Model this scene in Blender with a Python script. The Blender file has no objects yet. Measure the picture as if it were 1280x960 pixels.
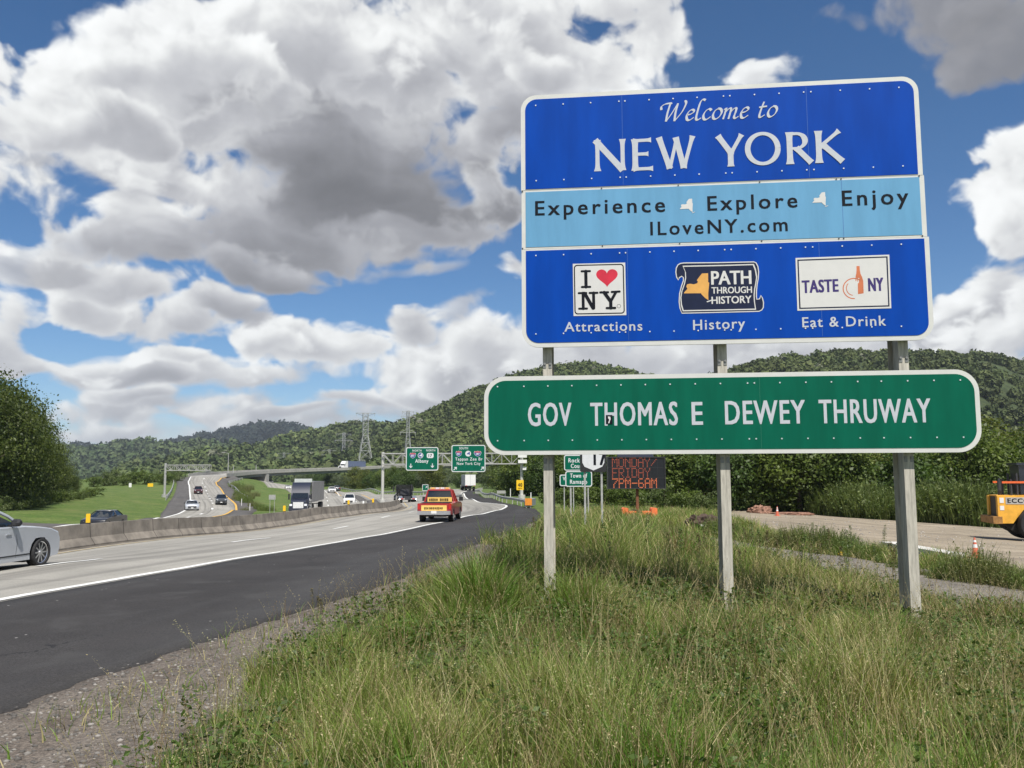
import bpy, bmesh, math, random
import numpy as np
from mathutils import Vector, Matrix

R = math.radians
scene = bpy.context.scene
COL = scene.collection

# ------------------------------------------------------------------ camera
FPX = 1086.0                      # focal length of the photograph in its own pixels (1280 wide)
PITCH, ROLL = R(6.0), R(-0.19)
EYE = Vector((0.0, 0.0, 1.65))
_f = Vector((0, math.cos(PITCH), math.sin(PITCH)))
_r0 = Vector((1, 0, 0)); _u0 = _r0.cross(_f)
CR = math.cos(ROLL) * _r0 + math.sin(ROLL) * _u0
CU = -math.sin(ROLL) * _r0 + math.cos(ROLL) * _u0
cam_d = bpy.data.cameras.new("camera")
cam_d.sensor_width = 36.0
cam_d.lens = 36.0 * FPX / 1280.0
cam_d.clip_start = 0.05
cam_d.clip_end = 20000.0
cam = bpy.data.objects.new("camera", cam_d)
M = Matrix.Identity(4)
for i in range(3):
    M[i][0] = CR[i]; M[i][1] = CU[i]; M[i][2] = -_f[i]; M[i][3] = EYE[i]
cam.matrix_world = M
COL.objects.link(cam)
scene.camera = cam


def ray(px, py):
    return _f + CR * ((px - 640) / FPX) - CU * ((py - 480) / FPX)


def at(px, py, Y):
    """The point at forward distance Y metres seen in this direction from the eye."""
    d = ray(px, py)
    return EYE + d * (Y / d.y)


# ------------------------------------------------------------------ colour management
scene.view_settings.view_transform = 'Standard'
scene.view_settings.look = 'None'
scene.view_settings.gamma = 1.0
scene.view_settings.use_curve_mapping = False
scene.view_settings.exposure = 0.42

# ------------------------------------------------------------------ sun and sky
SUN_EL = R(59)
SUN_TO = Vector((math.sin(R(22)) * math.cos(SUN_EL), -math.cos(R(22)) * math.cos(SUN_EL), math.sin(SUN_EL)))
sun_d = bpy.data.lights.new("sun", 'SUN')
sun_d.energy = 4.9
sun_d.angle = R(0.53)
sun_d.color = (1.0, 0.955, 0.89)
sun = bpy.data.objects.new("sun", sun_d)
sun.rotation_euler = SUN_TO.to_track_quat('Z', 'Y').to_euler()
sun.location = (40, -40, 60)
COL.objects.link(sun)

world = bpy.data.worlds.new("World")
scene.world = world
world.use_nodes = True
wt = world.node_tree
for n in list(wt.nodes):
    wt.nodes.remove(n)


def N(tree, typ, **kw):
    n = tree.nodes.new(typ)
    for k, v in kw.items():
        setattr(n, k, v)
    return n


def math_node(tree, op, a, b=None, c=None, clamp=False):
    n = tree.nodes.new('ShaderNodeMath'); n.operation = op; n.use_clamp = clamp
    for i, v in enumerate((a, b, c)):
        if v is None:
            continue
        if isinstance(v, (int, float)):
            n.inputs[i].default_value = v
        else:
            tree.links.new(v, n.inputs[i])
    return n.outputs[0]


def smooth_node(tree, v, lo, hi, out0=0.0, out1=1.0):
    n = tree.nodes.new('ShaderNodeMapRange'); n.interpolation_type = 'SMOOTHSTEP'
    tree.links.new(v, n.inputs[0])
    for i, x in enumerate((lo, hi, out0, out1)):
        if isinstance(x, (int, float)):
            n.inputs[1 + i].default_value = x
        else:
            tree.links.new(x, n.inputs[1 + i])
    return n.outputs[0]


def mix_node(tree, fac, a, b):
    n = tree.nodes.new('ShaderNodeMix'); n.data_type = 'RGBA'
    for s, v in ((n.inputs[0], fac), (n.inputs[6], a), (n.inputs[7], b)):
        if isinstance(v, (int, float)):
            s.default_value = v
        elif isinstance(v, tuple):
            s.default_value = v if len(v) == 4 else (*v, 1)
        else:
            tree.links.new(v, s)
    return n.outputs[2]


sky = N(wt, 'ShaderNodeTexSky', sky_type='NISHITA', sun_disc=False)
sky.sun_elevation = SUN_EL
sky.sun_rotation = math.atan2(SUN_TO.x, SUN_TO.y)
sky.altitude = 300
sky.air_density = 0.8
sky.dust_density = 0.25
sky.ozone_density = 3.0
SKY_STRENGTH = 0.084

# Clouds: cumulus heaps placed in azimuth / elevation, broken up by noise and shaded by how much cloud lies between
# each point and the sun; computed once with numpy over a sector of the sky and mirrored round the rest of it.
CL_W, CL_H = 2400, 1200
AZ0, AZ1, EL0, EL1 = R(-70), R(70), R(-3), R(67)
CLOUD_GAIN = 0.77          # brightness of sunlit cloud at this exposure


def perlin2(x, y, seed):
    rg = np.random.default_rng(seed)
    n = 256
    ang = rg.random((n, n)).astype(np.float32) * 2 * np.pi
    gx, gy = np.cos(ang), np.sin(ang)
    xi = np.floor(x).astype(np.int32); yi = np.floor(y).astype(np.int32)
    fx = x - xi; fy = y - yi
    u = fx * fx * fx * (fx * (fx * 6 - 15) + 10); v = fy * fy * fy * (fy * (fy * 6 - 15) + 10)

    def corner(i, j):
        a, b = (xi + i) % n, (yi + j) % n
        return gx[b, a] * (fx - i) + gy[b, a] * (fy - j)
    lo = corner(0, 0) * (1 - u) + corner(1, 0) * u
    hi = corner(0, 1) * (1 - u) + corner(1, 1) * u
    return (lo * (1 - v) + hi * v) * 1.5


def fbm2(x, y, octaves, rough, seed):
    out = np.zeros_like(x); amp = 1.0; fr = 1.0
    for o in range(octaves):
        out += amp * perlin2(x * fr + 17.3 * o, y * fr + 5.1 * o, seed + o); amp *= rough; fr *= 2.03
    return out


def cells2(x, y, seed):
    """distance to the nearest of a set of jittered points"""
    rg = np.random.default_rng(seed); n = 256
    jx = rg.random((n, n)).astype(np.float32); jy = rg.random((n, n)).astype(np.float32)
    xi = np.floor(x).astype(np.int32); yi = np.floor(y).astype(np.int32)
    best = np.full(x.shape, 9.0, np.float32)
    for i in (-1, 0, 1):
        for j in (-1, 0, 1):
            a, b = (xi + i) % n, (yi + j) % n
            dx = xi + i + jx[b, a] - x; dy = yi + j + jy[b, a] - y
            best = np.minimum(best, dx * dx + dy * dy)
    return np.sqrt(best)


def sstep(v, lo, hi):
    t = np.clip((v - lo) / (hi - lo), 0, 1)
    return t * t * (3 - 2 * t)


def shifted(a, dx, dy):
    return np.roll(np.roll(a, -int(dx), 1), -int(dy), 0)


def cloud_sky():
    a1 = np.linspace(AZ0, AZ1, CL_W, dtype=np.float32); e1 = np.linspace(EL0, EL1, CL_H, dtype=np.float32)
    A, E = np.meshgrid(a1, e1)
    Es = np.maximum(E + 0.06, 0.0) ** 0.8 * 1.25          # seen edge-on towards the horizon: finer and flatter there
    wx = fbm2(A * 9, Es * 9, 4, 0.5, 3); wy = fbm2(A * 9 + 40, Es * 9, 4, 0.5, 5)
    X = A + 0.018 * wx; Y = Es + 0.018 * wy
    H = 0.85 * fbm2(X * 6.5, Y * 7.5, 8, 0.56, 20)
    bl = np.zeros_like(H); amp = 1.0
    for o, fr in enumerate((13, 27, 55)):
        bl += amp * (0.42 - cells2(X * fr, Y * fr * 1.1, 60 + o)); amp *= 0.55
    H = H + 0.62 * bl
    H -= H.mean()
    wob = 0.055
    PX = A + wob * fbm2(A * 5, E * 6, 3, 0.5, 90); PY = E + wob * 0.6 * fbm2(A * 5 + 9, E * 6, 3, 0.5, 95)
    soft = fbm2(A * 7, Es * 8, 5, 0.5, 120)
    HS = 0.85 * fbm2(X * 6.5, Y * 7.5, 3, 0.5, 20) + 0.10 * H      # the broad shape only: undersides shade smoothly
    rel = np.clip(H - shifted(H, -9, 15), -0.8, 0.8)
    rgb = np.zeros((CL_H, CL_W, 3), np.float32); alpha = np.zeros((CL_H, CL_W), np.float32)
    ppr = CL_W / (AZ1 - AZ0)
    for (px, py, rx, ry, lit, dark, edge, bias, opa) in HEAPS:
        ca, ce = azel(px, py); rx, ry = rx / FPX, ry / FPX
        i0 = int(max(0, (ca - 2.2 * rx - 0.1 - AZ0) * ppr)); i1 = int(min(CL_W, (ca + 2.2 * rx + 0.1 - AZ0) * ppr))
        j0 = int(max(0, (ce - 2.2 * ry - 0.1 - EL0) * ppr)); j1 = int(min(CL_H, (ce + 2.2 * ry + 0.1 - EL0) * ppr))
        if i1 <= i0 or j1 <= j0:
            continue
        sl = (slice(j0, j1), slice(i0, i1))
        qx = (PX[sl] - ca) / rx; qy = (PY[sl] - ce) / ry
        h = H[sl] * 0.62
        qd = np.where(qy < 0, qy * 1.15, qy)               # flatter base
        s = 1.0 - np.sqrt(qx * qx + qd * qd) + h
        m = sstep(s, 0.0, edge * 0.9) * opa
        occ = np.zeros_like(s)
        for k in (0.25, 0.5, 0.85):                        # cloud between here and the sun (up and to the left of the heap)
            ox, oy = -0.45 * k, 0.9 * k
            hh = shifted(HS, ox * min(rx, 0.09) * ppr, oy * min(ry, 0.06) * ppr)[sl] * 0.62
            occ += np.clip(1.0 - np.sqrt((qx + ox) ** 2 + (qy + oy) ** 2) + hh, 0, 1.2) / 3
        t = np.exp(-2.6 * np.maximum(occ + 0.16 * soft[sl] - bias * 0.45, 0.0))
        lum = dark + (lit - dark) * t
        thin = (1 - sstep(s, 0.0, 0.55)) * (lit - lum) * 0.5
        lum = lum + thin
        lum = np.maximum(lum * (1 + (0.10 + 0.30 * t) * rel[sl]), 0.05)
        lum = np.where(lum > 0.8, 0.8 + (1 - np.exp(-(lum - 0.8) / 0.25)) * 0.25, lum)
        b = 1.0 + 0.085 * sstep(0.9 - lum, 0.0, 0.6)
        c = np.stack([lum * 0.985, lum, lum * b], -1) * CLOUD_GAIN
        rgb[sl] = rgb[sl] * (1 - m[..., None]) + c * m[..., None]
        alpha[sl] = alpha[sl] * (1 - m) + m
    rgb /= np.maximum(alpha, 1e-4)[..., None]
    alpha *= 1 - sstep(E, R(58), R(66))
    return np.concatenate([rgb, alpha[..., None]], -1).astype(np.float32)


def azel(px, py):
    d = ray(px, py).normalized()
    return math.atan2(d.x, d.y), math.asin(d.z)


# far low heaps first, the great overhead one last: px, py, rx, ry, lit, dark, edge, bias, opacity
HEAPS = [
    # pale banks low over the hills
    (100, 585, 420, 50, .74, .60, 1.0, .3, .95), (640, 580, 520, 60, .74, .60, 1.0, .3, .95), (1250, 570, 520, 70, .74, .60, 1.0, .3, .95),
    (220, 465, 200, 40, .78, .44, .5, .05, 1), (180, 515, 200, 26, .74, .46, .6, .1, 1), (520, 480, 170, 45, .84, .46, .5, .1, 1), (690, 440, 160, 60, .86, .44, .45, .05, 1), (1000, 440, 260, 60, .8, .44, .5, 0, 1), (1250, 420, 190, 90, .86, .44, .45, .05, 1),
    (60, 550, 170, 34, .66, .45, .8, .1, .85), (300, 548, 240, 30, .66, .45, .8, 0, .85), (520, 530, 170, 40, .64, .42, .8, 0, .8), (900, 520, 500, 60, .68, .45, .8, 0, .9),
    (1300, 520, 300, 80, .70, .45, .8, 0, .9),
    (110, 540, 90, 14, .82, .46, .5, .2, 1), (235, 527, 120, 15, .74, .42, .5, .1, 1), (330, 535, 80, 10, .7, .45, .5, .1, 1), (420, 520, 80, 16, .78, .46, .5, .1, 1),
    (150, 500, 100, 14, .84, .42, .45, .2, 1), (500, 505, 90, 18, .78, .44, .45, .1, 1), (10, 447, 40, 18, .8, .5, .45, .2, 1),
    (545, 475, 110, 28, .86, .44, .4, .1, 1), (620, 440, 90, 45, .86, .42, .4, .1, 1), (720, 430, 110, 50, .8, .42, .4, 0, 1),
    (160, 468, 115, 26, .80, .30, .4, 0, 1), (215, 448, 95, 20, .88, .42, .35, .1, 1),
    (395, 435, 95, 40, .96, .40, .32, .12, 1), (500, 425, 70, 42, .80, .40, .35, .05, 1), (575, 395, 48, 26, .70, .45, .5, .1, .8),
    (345, 430, 48, 30, .98, .42, .3, .3, 1),
    (210, 405, 130, 52, .86, .38, .35, 0, 1), (105, 380, 45, 36, .96, .5, .3, .35, 1), (160, 350, 90, 30, .9, .42, .35, .2, 1), (300, 385, 90, 24, .66, .36, .4, 0, 1),
    (625, 325, 34, 24, .86, .5, .45, .2, 1), (520, 330, 50, 12, .6, .45, .9, 0, .6),
    # right-hand cumulus
    (1235, 420, 130, 40, .93, .50, .35, .1, 1), (1180, 395, 60, 60, .80, .38, .35, 0, 1), (1220, 350, 75, 46, .92, .36, .32, .05, 1), (1255, 255, 58, 54, .97, .5, .28, .25, 1), (1320, 300, 70, 120, .93, .45, .3, .1, 1), (1225, 385, 50, 20, .5, .30, .5, -.3, .9),
    (980, 92, 62, 17, .90, .6, .4, .35, .95), (1420, 420, 160, 130, .9, .42, .3, 0, 1),
    (1190, 8, 150, 52, .38, .25, .55, -.5, .95), (1330, 20, 140, 50, .34, .24, .5, -.5, .95),
    # the great bank overhead: broad backing first
    (420, 130, 420, 130, .92, .36, .45, .2, 1), (220, 150, 200, 75, .94, .42, .45, .3, 1), (560, 190, 130, 60, .66, .30, .45, .0, 1), (230, 235, 200, 85, .78, .36, .45, .05, 1), (430, 260, 190, 75, .62, .30, .45, -.05, 1), (700, 70, 130, 60, .82, .48, .4, .2, 1), (570, 80, 240, 130, .90, .42, .4, .25, 1),
    (30, 190, 55, 14, .62, .45, .8, 0, .7), (55, 330, 70, 24, .72, .42, .5, .1, .9), (115, 300, 34, 26, .84, .5, .4, .3, .95),
    (600, 238, 60, 30, .80, .45, .4, .1, 1), (770, 70, 95, 55, .84, .52, .35, .25, 1), (640, 40, 190, 90, .82, .42, .35, .15, 1),
    (190, 260, 100, 50, .86, .42, .35, .1, 1), (480, 275, 120, 36, .62, .30, .4, 0, 1),
    (300, 290, 205, 58, .56, .24, .45, -.2, 1), (340, 335, 100, 26, .50, .25, .4, -.25, 1), (215, 215, 65, 20, .8, .45, .4, .2, .9),
    (510, 95, 190, 100, .84, .36, .35, .15, 1), (230, 45, 75, 38, .62, .45, .6, .1, .85), (350, 70, 170, 70, .84, .44, .35, .25, 1), (60, 120, 130, 54, .95, .46, .3, .4, 1), (170, 110, 130, 50, .97, .48, .35, .4, 1),
    (120, 165, 140, 32, .76, .42, .4, .1, 1),
    (440, 215, 250, 70, .46, .20, .6, -.35, 1), (600, 170, 130, 46, .58, .25, .5, -.1, 1), (660, 95, 90, 36, .8, .42, .5, .1, .9),
    (400, 225, 130, 34, .32, .18, .7, -.4, .85),
    # out of the picture: the rest of the sky
    (-500, 150, 300, 120, .85, .35, .35, .1, 1), (-300, 420, 250, 70, .85, .4, .35, .1, 1), (1900, 100, 320, 110, .85, .35, .35, .1, 1), (200, -500, 500, 140, .7, .35, .35, .1, 1), (1100, -700, 400, 120, .8, .35, .35, .1, 1),
]
cimg = bpy.data.images.new("cloud_sky", CL_W, CL_H, alpha=True, float_buffer=True)
cimg.colorspace_settings.name = 'Non-Color'
cimg.alpha_mode = 'CHANNEL_PACKED'
cimg.pixels.foreach_set(cloud_sky().ravel())
cimg.update(); cimg.pack()
colr = N(wt, 'ShaderNodeHueSaturation'); colr.inputs['Saturation'].default_value = 1.22; colr.inputs['Value'].default_value = SKY_STRENGTH
wt.links.new(sky.outputs[0], colr.inputs['Color'])
tc = N(wt, 'ShaderNodeTexCoord')
sep = N(wt, 'ShaderNodeSeparateXYZ'); wt.links.new(tc.outputs['Generated'], sep.inputs[0])
az = math_node(wt, 'ARCTAN2', sep.outputs[0], sep.outputs[1])
el = math_node(wt, 'ARCSINE', sep.outputs[2])
uv = N(wt, 'ShaderNodeCombineXYZ')
wt.links.new(math_node(wt, 'MULTIPLY_ADD', az, 1 / (AZ1 - AZ0), -AZ0 / (AZ1 - AZ0)), uv.inputs[0])
wt.links.new(math_node(wt, 'MULTIPLY_ADD', el, 1 / (EL1 - EL0), -EL0 / (EL1 - EL0), clamp=True), uv.inputs[1])
ct = N(wt, 'ShaderNodeTexImage', image=cimg, extension='MIRROR', interpolation='Cubic')
wt.links.new(uv.outputs[0], ct.inputs[0])
cur = mix_node(wt, ct.outputs['Alpha'], colr.outputs[0], ct.outputs['Color'])
bg = N(wt, 'ShaderNodeBackground'); bg.inputs['Strength'].default_value = 1.0
wo = N(wt, 'ShaderNodeOutputWorld')
wt.links.new(cur, bg.inputs['Color']); wt.links.new(bg.outputs[0], wo.inputs['Surface'])
world.cycles.sampling_method = 'MANUAL'
world.cycles.sample_map_resolution = 1024


def noise(tree, vec, scale, detail, rough):
    n = tree.nodes.new('ShaderNodeTexNoise')
    n.inputs['Scale'].default_value = scale; n.inputs['Detail'].default_value = detail
    n.inputs['Roughness'].default_value = rough
    tree.links.new(vec, n.inputs['Vector'])
    return n


# ------------------------------------------------------------------ mesh helpers
class MB:
    """collects shapes and links them as ONE mesh object"""

    def __init__(s):
        s.v = []; s.f = []; s.m = []

    def add(s, verts, faces, m=0):
        o = len(s.v)
        s.v += [tuple(v) for v in verts]
        s.f += [tuple(i + o for i in f) for f in faces]
        s.m += [m] * len(faces)
        return s

    def box(s, c, size, m=0, rot=None, taper=1.0):
        sx, sy, sz = (x / 2 for x in size)
        vs = []
        for z in (-1, 1):
            k = taper if z > 0 else 1.0
            for x, y in ((-1, -1), (1, -1), (1, 1), (-1, 1)):
                p = Vector((x * sx * k, y * sy * k, z * sz))
                if rot is not None:
                    p = rot @ p
                vs.append(p + Vector(c))
        return s.add(vs, [(3, 2, 1, 0), (4, 5, 6, 7), (0, 1, 5, 4), (1, 2, 6, 5), (2, 3, 7, 6), (3, 0, 4, 7)], m)

    def tube(s, pts, r, n=8, m=0):
        pts = [Vector(p) for p in pts]
        rs = r if isinstance(r, (list, tuple)) else [r] * len(pts)
        vs = []
        ref = None
        for i, p in enumerate(pts):
            d = (pts[min(i + 1, len(pts) - 1)] - pts[max(i - 1, 0)]).normalized()
            if ref is None:
                ref = Vector((0, 0, 1)) if abs(d.z) < 0.9 else Vector((1, 0, 0))
            a = d.cross(ref).normalized(); b = d.cross(a).normalized()
            ref = a.cross(d) if a.length > 0 else ref
            for k in range(n):
                t = 2 * math.pi * (k + 0.5) / n
                vs.append(p + (a * math.cos(t) + b * math.sin(t)) * rs[i])
        fs = []
        for i in range(len(pts) - 1):
            for k in range(n):
                fs.append((i * n + k, i * n + (k + 1) % n, (i + 1) * n + (k + 1) % n, (i + 1) * n + k))
        fs.append(tuple(range(n - 1, -1, -1))); fs.append(tuple((len(pts) - 1) * n + k for k in range(n)))
        return s.add(vs, fs, m)

    def loft(s, rings, m=0, caps=True):
        n = len(rings[0]); vs = [p for r in rings for p in r]; fs = []
        for i in range(len(rings) - 1):
            for k in range(n):
                fs.append((i * n + k, i * n + (k + 1) % n, (i + 1) * n + (k + 1) % n, (i + 1) * n + k))
        if caps:
            fs.append(tuple(range(n - 1, -1, -1))); fs.append(tuple((len(rings) - 1) * n + k for k in range(n)))
        return s.add(vs, fs, m)

    def prism(s, poly, y0, y1, m=0):
        """polygon in local x,z pushed from y0 to y1"""
        return s.loft([[(x, y0, z) for x, z in poly], [(x, y1, z) for x, z in poly]], m)

    def cyl(s, c, axis, r, h, n=20, m=0, r2=None):
        a = Vector(axis).normalized() * (h / 2); c = Vector(c)
        return s.tube([c - a, c + a], [r, r if r2 is None else r2], n, m)

    def flat(s, tri_verts, faces, y, m=0):
        """flat lettering: 2-D verts laid in the local x,z plane at depth y"""
        return s.add([(x, y, z) for x, z in tri_verts], faces, m)

    def build(s, name, mats, parent=None, smooth=False, angle=35):
        me = bpy.data.meshes.new(name)
        me.from_pydata([tuple(v) for v in s.v], [], s.f)
        mats = mats if isinstance(mats, (list, tuple)) else [mats]
        for x in mats:
            me.materials.append(x)
        me.polygons.foreach_set('material_index', s.m)
        bm = bmesh.new(); bm.from_mesh(me)
        bmesh.ops.recalc_face_normals(bm, faces=bm.faces[:])
        bm.to_mesh(me); bm.free()
        if smooth:
            me.polygons.foreach_set('use_smooth', [True] * len(me.polygons))
            me.set_sharp_from_angle(angle=R(angle))
        me.update()
        o = bpy.data.objects.new(name, me)
        COL.objects.link(o)
        if parent is not None:
            o.parent = parent
        return o


def tag(o, label=None, cat=None, group=None, kind=None):
    if label: o['label'] = label
    if cat: o['category'] = cat
    if group: o['group'] = group
    if kind: o['kind'] = kind
    return o


def thing(name, label, cat, loc=(0, 0, 0), rotz=0.0, group=None):
    o = bpy.data.objects.new(name, None)
    o.empty_display_size = 0.3
    o.location = loc; o.rotation_euler = (0, 0, rotz)
    COL.objects.link(o)
    return tag(o, label, cat, group)


def dup(root, loc, rotz=0.0, label=None, scale=None, parent=None):
    c = root.copy(); COL.objects.link(c)
    if parent is None:
        c.location = loc; c.rotation_euler = (0, 0, rotz)
        if label: c['label'] = label
        if scale is not None: c.scale = (scale, scale, scale) if isinstance(scale, (int, float)) else scale
    else:
        c.parent = parent
    for ch in list(root.children):
        dup(ch, None, parent=c)
    return c


def np_mesh(name, verts, faces_flat, per_face, mats, parent=None, colors=None, smooth=False, mat_index=None):
    """mesh from numpy arrays: faces_flat holds vertex indices, per_face verts per face (int)"""
    me = bpy.data.meshes.new(name)
    nv = len(verts); nf = len(faces_flat) // per_face
    me.vertices.add(nv); me.vertices.foreach_set('co', np.asarray(verts, np.float32).ravel())
    me.loops.add(nf * per_face); me.loops.foreach_set('vertex_index', np.asarray(faces_flat, np.int32).ravel())
    me.polygons.add(nf)
    me.polygons.foreach_set('loop_start', np.arange(0, nf * per_face, per_face, dtype=np.int32))
    if smooth:
        me.polygons.foreach_set('use_smooth', np.ones(nf, bool))
    for x in (mats if isinstance(mats, (list, tuple)) else [mats]):
        me.materials.append(x)
    if mat_index is not None:
        me.polygons.foreach_set('material_index', np.asarray(mat_index, np.int32))
    if colors is not None:
        at_ = me.color_attributes.new('tint', 'FLOAT_COLOR', 'POINT')
        c4 = np.ones((nv, 4), np.float32); c4[:, :3] = colors
        at_.data.foreach_set('color', c4.ravel())
    me.update(calc_edges=True)
    o = bpy.data.objects.new(name, me)
    COL.objects.link(o)
    if parent is not None:
        o.parent = parent
    return o


# ------------------------------------------------------------------ materials
MATS = {}


def mat(name, base, rough=0.6, metal=0.0, var=0.12, scale=6.0, bump=0.0, bscale=60.0, spec=0.5, emit=None, coat=0.0, streak=None):
    """Principled material, colour broken up by noise; base is a linear colour"""
    if name in MATS:
        return MATS[name]
    m = bpy.data.materials.new(name); m.use_nodes = True
    t = m.node_tree; p = t.nodes['Principled BSDF']
    co = t.nodes.new('ShaderNodeTexCoord')
    n = noise(t, co.outputs['Object'], scale, 6, 0.6)
    if streak:
        mp = t.nodes.new('ShaderNodeMapping'); mp.inputs['Scale'].default_value = streak
        t.links.new(co.outputs['Object'], mp.inputs[0]); t.links.new(mp.outputs[0], n.inputs['Vector'])
    k = smooth_node(t, n.outputs[0], 0.25, 0.75, 1 - var, 1 + var)
    mul = t.nodes.new('ShaderNodeVectorMath'); mul.operation = 'SCALE'
    mul.inputs[0].default_value = base; t.links.new(k, mul.inputs[3])
    t.links.new(mul.outputs[0], p.inputs['Base Color'])
    p.inputs['Roughness'].default_value = rough; p.inputs['Metallic'].default_value = metal
    p.inputs['Specular IOR Level'].default_value = spec
    p.inputs['Coat Weight'].default_value = coat; p.inputs['Coat Roughness'].default_value = 0.05
    if bump:
        b = t.nodes.new('ShaderNodeBump'); b.inputs['Strength'].default_value = bump; b.inputs['Distance'].default_value = 0.02
        n2 = noise(t, co.outputs['Object'], bscale, 4, 0.6)
        t.links.new(n2.outputs[0], b.inputs['Height']); t.links.new(b.outputs[0], p.inputs['Normal'])
    if emit:
        p.inputs['Emission Color'].default_value = (*emit[0], 1); p.inputs['Emission Strength'].default_value = emit[1]
    MATS[name] = m
    return m


def leaf_mat(name, base, trans=0.35, rough=0.55):
    """foliage: colour from the tint attribute, some light passing through the blades"""
    m = bpy.data.materials.new(name); m.use_nodes = True
    t = m.node_tree; p = t.nodes['Principled BSDF']
    a = t.nodes.new('ShaderNodeAttribute'); a.attribute_name = 'tint'
    mul = t.nodes.new('ShaderNodeVectorMath'); mul.operation = 'MULTIPLY'; mul.inputs[1].default_value = base
    t.links.new(a.outputs['Color'], mul.inputs[0])
    t.links.new(mul.outputs[0], p.inputs['Base Color'])
    p.inputs['Roughness'].default_value = rough; p.inputs['Specular IOR Level'].default_value = 0.3
    tr = t.nodes.new('ShaderNodeBsdfTranslucent')
    m2 = t.nodes.new('ShaderNodeVectorMath'); m2.operation = 'MULTIPLY'; m2.inputs[1].default_value = (1.15, 1.25, 0.6)
    t.links.new(mul.outputs[0], m2.inputs[0]); t.links.new(m2.outputs[0], tr.inputs['Color'])
    ms = t.nodes.new('ShaderNodeMixShader'); ms.inputs[0].default_value = trans
    t.links.new(p.outputs[0], ms.inputs[1]); t.links.new(tr.outputs[0], ms.inputs[2])
    t.links.new(ms.outputs[0], t.nodes['Material Output'].inputs['Surface'])
    MATS[name] = m
    return m


galv = mat('galvanised_steel', (0.42, 0.42, 0.40), 0.55, 0.35, 0.18, 8)
dark_steel = mat('dark_steel', (0.06, 0.06, 0.065), 0.5, 0.3)
black_rubber = mat('black_rubber', (0.018, 0.018, 0.019), 0.85, 0, 0.2, 20)
black_plastic = mat('black_plastic', (0.02, 0.02, 0.022), 0.5)
glass_dark = mat('car_glass', (0.012, 0.016, 0.02), 0.06, 0, 0.0, spec=0.8)
chrome = mat('bright_alloy', (0.62, 0.62, 0.63), 0.28, 0.9, 0.05)
lamp_white = mat('headlamp_lens', (0.75, 0.77, 0.8), 0.12)
lamp_red = mat('tail_lamp_lens', (0.45, 0.015, 0.015), 0.15)
white_paint = mat('white_paint', (0.72, 0.72, 0.70), 0.4, 0, 0.06)
green_sign = mat('green_sign_sheeting', (0.001, 0.105, 0.062), 0.5, 0, 0.13, 2, spec=0.12, streak=(3, 3, 0.5))
sign_white = mat('white_sign_sheeting', (0.62, 0.63, 0.64), 0.45, 0, 0.05, 10)
orange_plastic = mat('orange_plastic', (0.75, 0.14, 0.035), 0.45, 0, 0.1)

# ------------------------------------------------------------------ terrain: heights through surveyed points
CTRL = []


def C_(*pts):
    for p in pts:
        if len(p) == 3:
            CTRL.append(tuple(at(*p)))
        else:
            CTRL.append((p[0], p[1], EYE.z + p[2]))      # x, y, height relative to the eye, marker


EDGE = [(-5.5, -30, -1.9, 0), (-4.9, -8, -1.9, 0), (0, 893, 6.95), (140, 843, 8.4), (233, 810, 9.7), (333, 780, 11.4), (427, 750, 13.6), (517, 718, 17.5), (567, 692, 22.5), (627, 668, 32), (661, 655, 43), (675, 644, 60), (668, 636, 74)]
WHITE = [(-11.8, -30, -2.05, 0), (-10.0, -6, -2.0, 0), (0, 752.7, 13.9), (121, 731.8, 16.5), (240, 711.2, 20.4), (361, 690, 26.5), (427, 678.4, 31.6), (480, 669, 37.4), (519, 660.8, 43.6), (564, 651.7, 53.5), (605, 643, 66), (627, 637.7, 76), (635, 633.3, 86), (631, 631, 92), (613, 629, 99), (596, 626, 107), (582, 620, 146), (578, 616, 192), (590, 613, 232), (604, 610.5, 285)]
BARR = [(-19.5, -30, -2.35, 0), (-17.8, 5, -2.4, 0), (70, 688, 29.9), (200, 672, 36.9), (340, 659, 49.6), (398, 649, 57.8), (445, 643, 66.7), (484, 639, 76.6), (499, 634, 90)]
NBL = [(499, 634, 90), (492, 628.5, 112), (470, 624, 140), (445, 618.7, 187), (414, 615.7, 225), (385, 612.3, 287), (350, 608.5, 390)]
NBR = [(575, 625, 122), (527, 619, 159), (492, 618, 185), (453, 614.7, 235), (414, 612, 282), (385, 609.3, 355), (355, 606.5, 460)]
SBR = [(-20.8, -30, -2.6, 0), (-20.0, 20, -3.2, 0), (-19.5, 60, -4.0, 0), (-20.2, 100, -4.5, 0), (457, 633, 130), (453, 629, 151), (429, 622, 209), (414, 618, 255), (388, 613.8, 320), (352, 610.5, 380), (315, 608, 440)]
SBL = [(-32, -30, -2.8, 0), (-30, 20, -3.5, 0), (-29.5, 60, -4.4, 0), (346, 643, 117), (370, 635, 150), (380, 625, 205), (366, 619.5, 250), (338, 615, 310), (300, 610, 400)]
RAL = [(-36, -30, -3.0, 0), (-34, 20, -3.7, 0), (-35, 60, -4.4, 0), (180, 654, 87), (205, 647.5, 102), (234, 637.5, 129), (238, 626, 159), (237, 612, 209), (236, 601, 267), (246, 597, 300), (276, 593, 322)]
RAR = [(-30.4, -30, -2.95, 0), (-29.6, 20, -3.65, 0), (-29.0, 60, -4.55, 0), (267, 646, 107), (292, 637.5, 130), (295, 632.5, 148), (287, 624, 177), (280, 617.5, 204), (270, 602.5, 253), (277, 597.3, 288), (290, 594.3, 305)]
GLL = [(-41, -30, -3.0, 0), (-39, 20, -3.7, 0), (-40, 60, -4.4, 0), (178, 648, 91), (202, 641, 117), (209, 631, 140), (216, 621, 170), (221, 606, 225), (222, 599, 275), (240, 595, 310), (270, 592, 330)]
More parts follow.
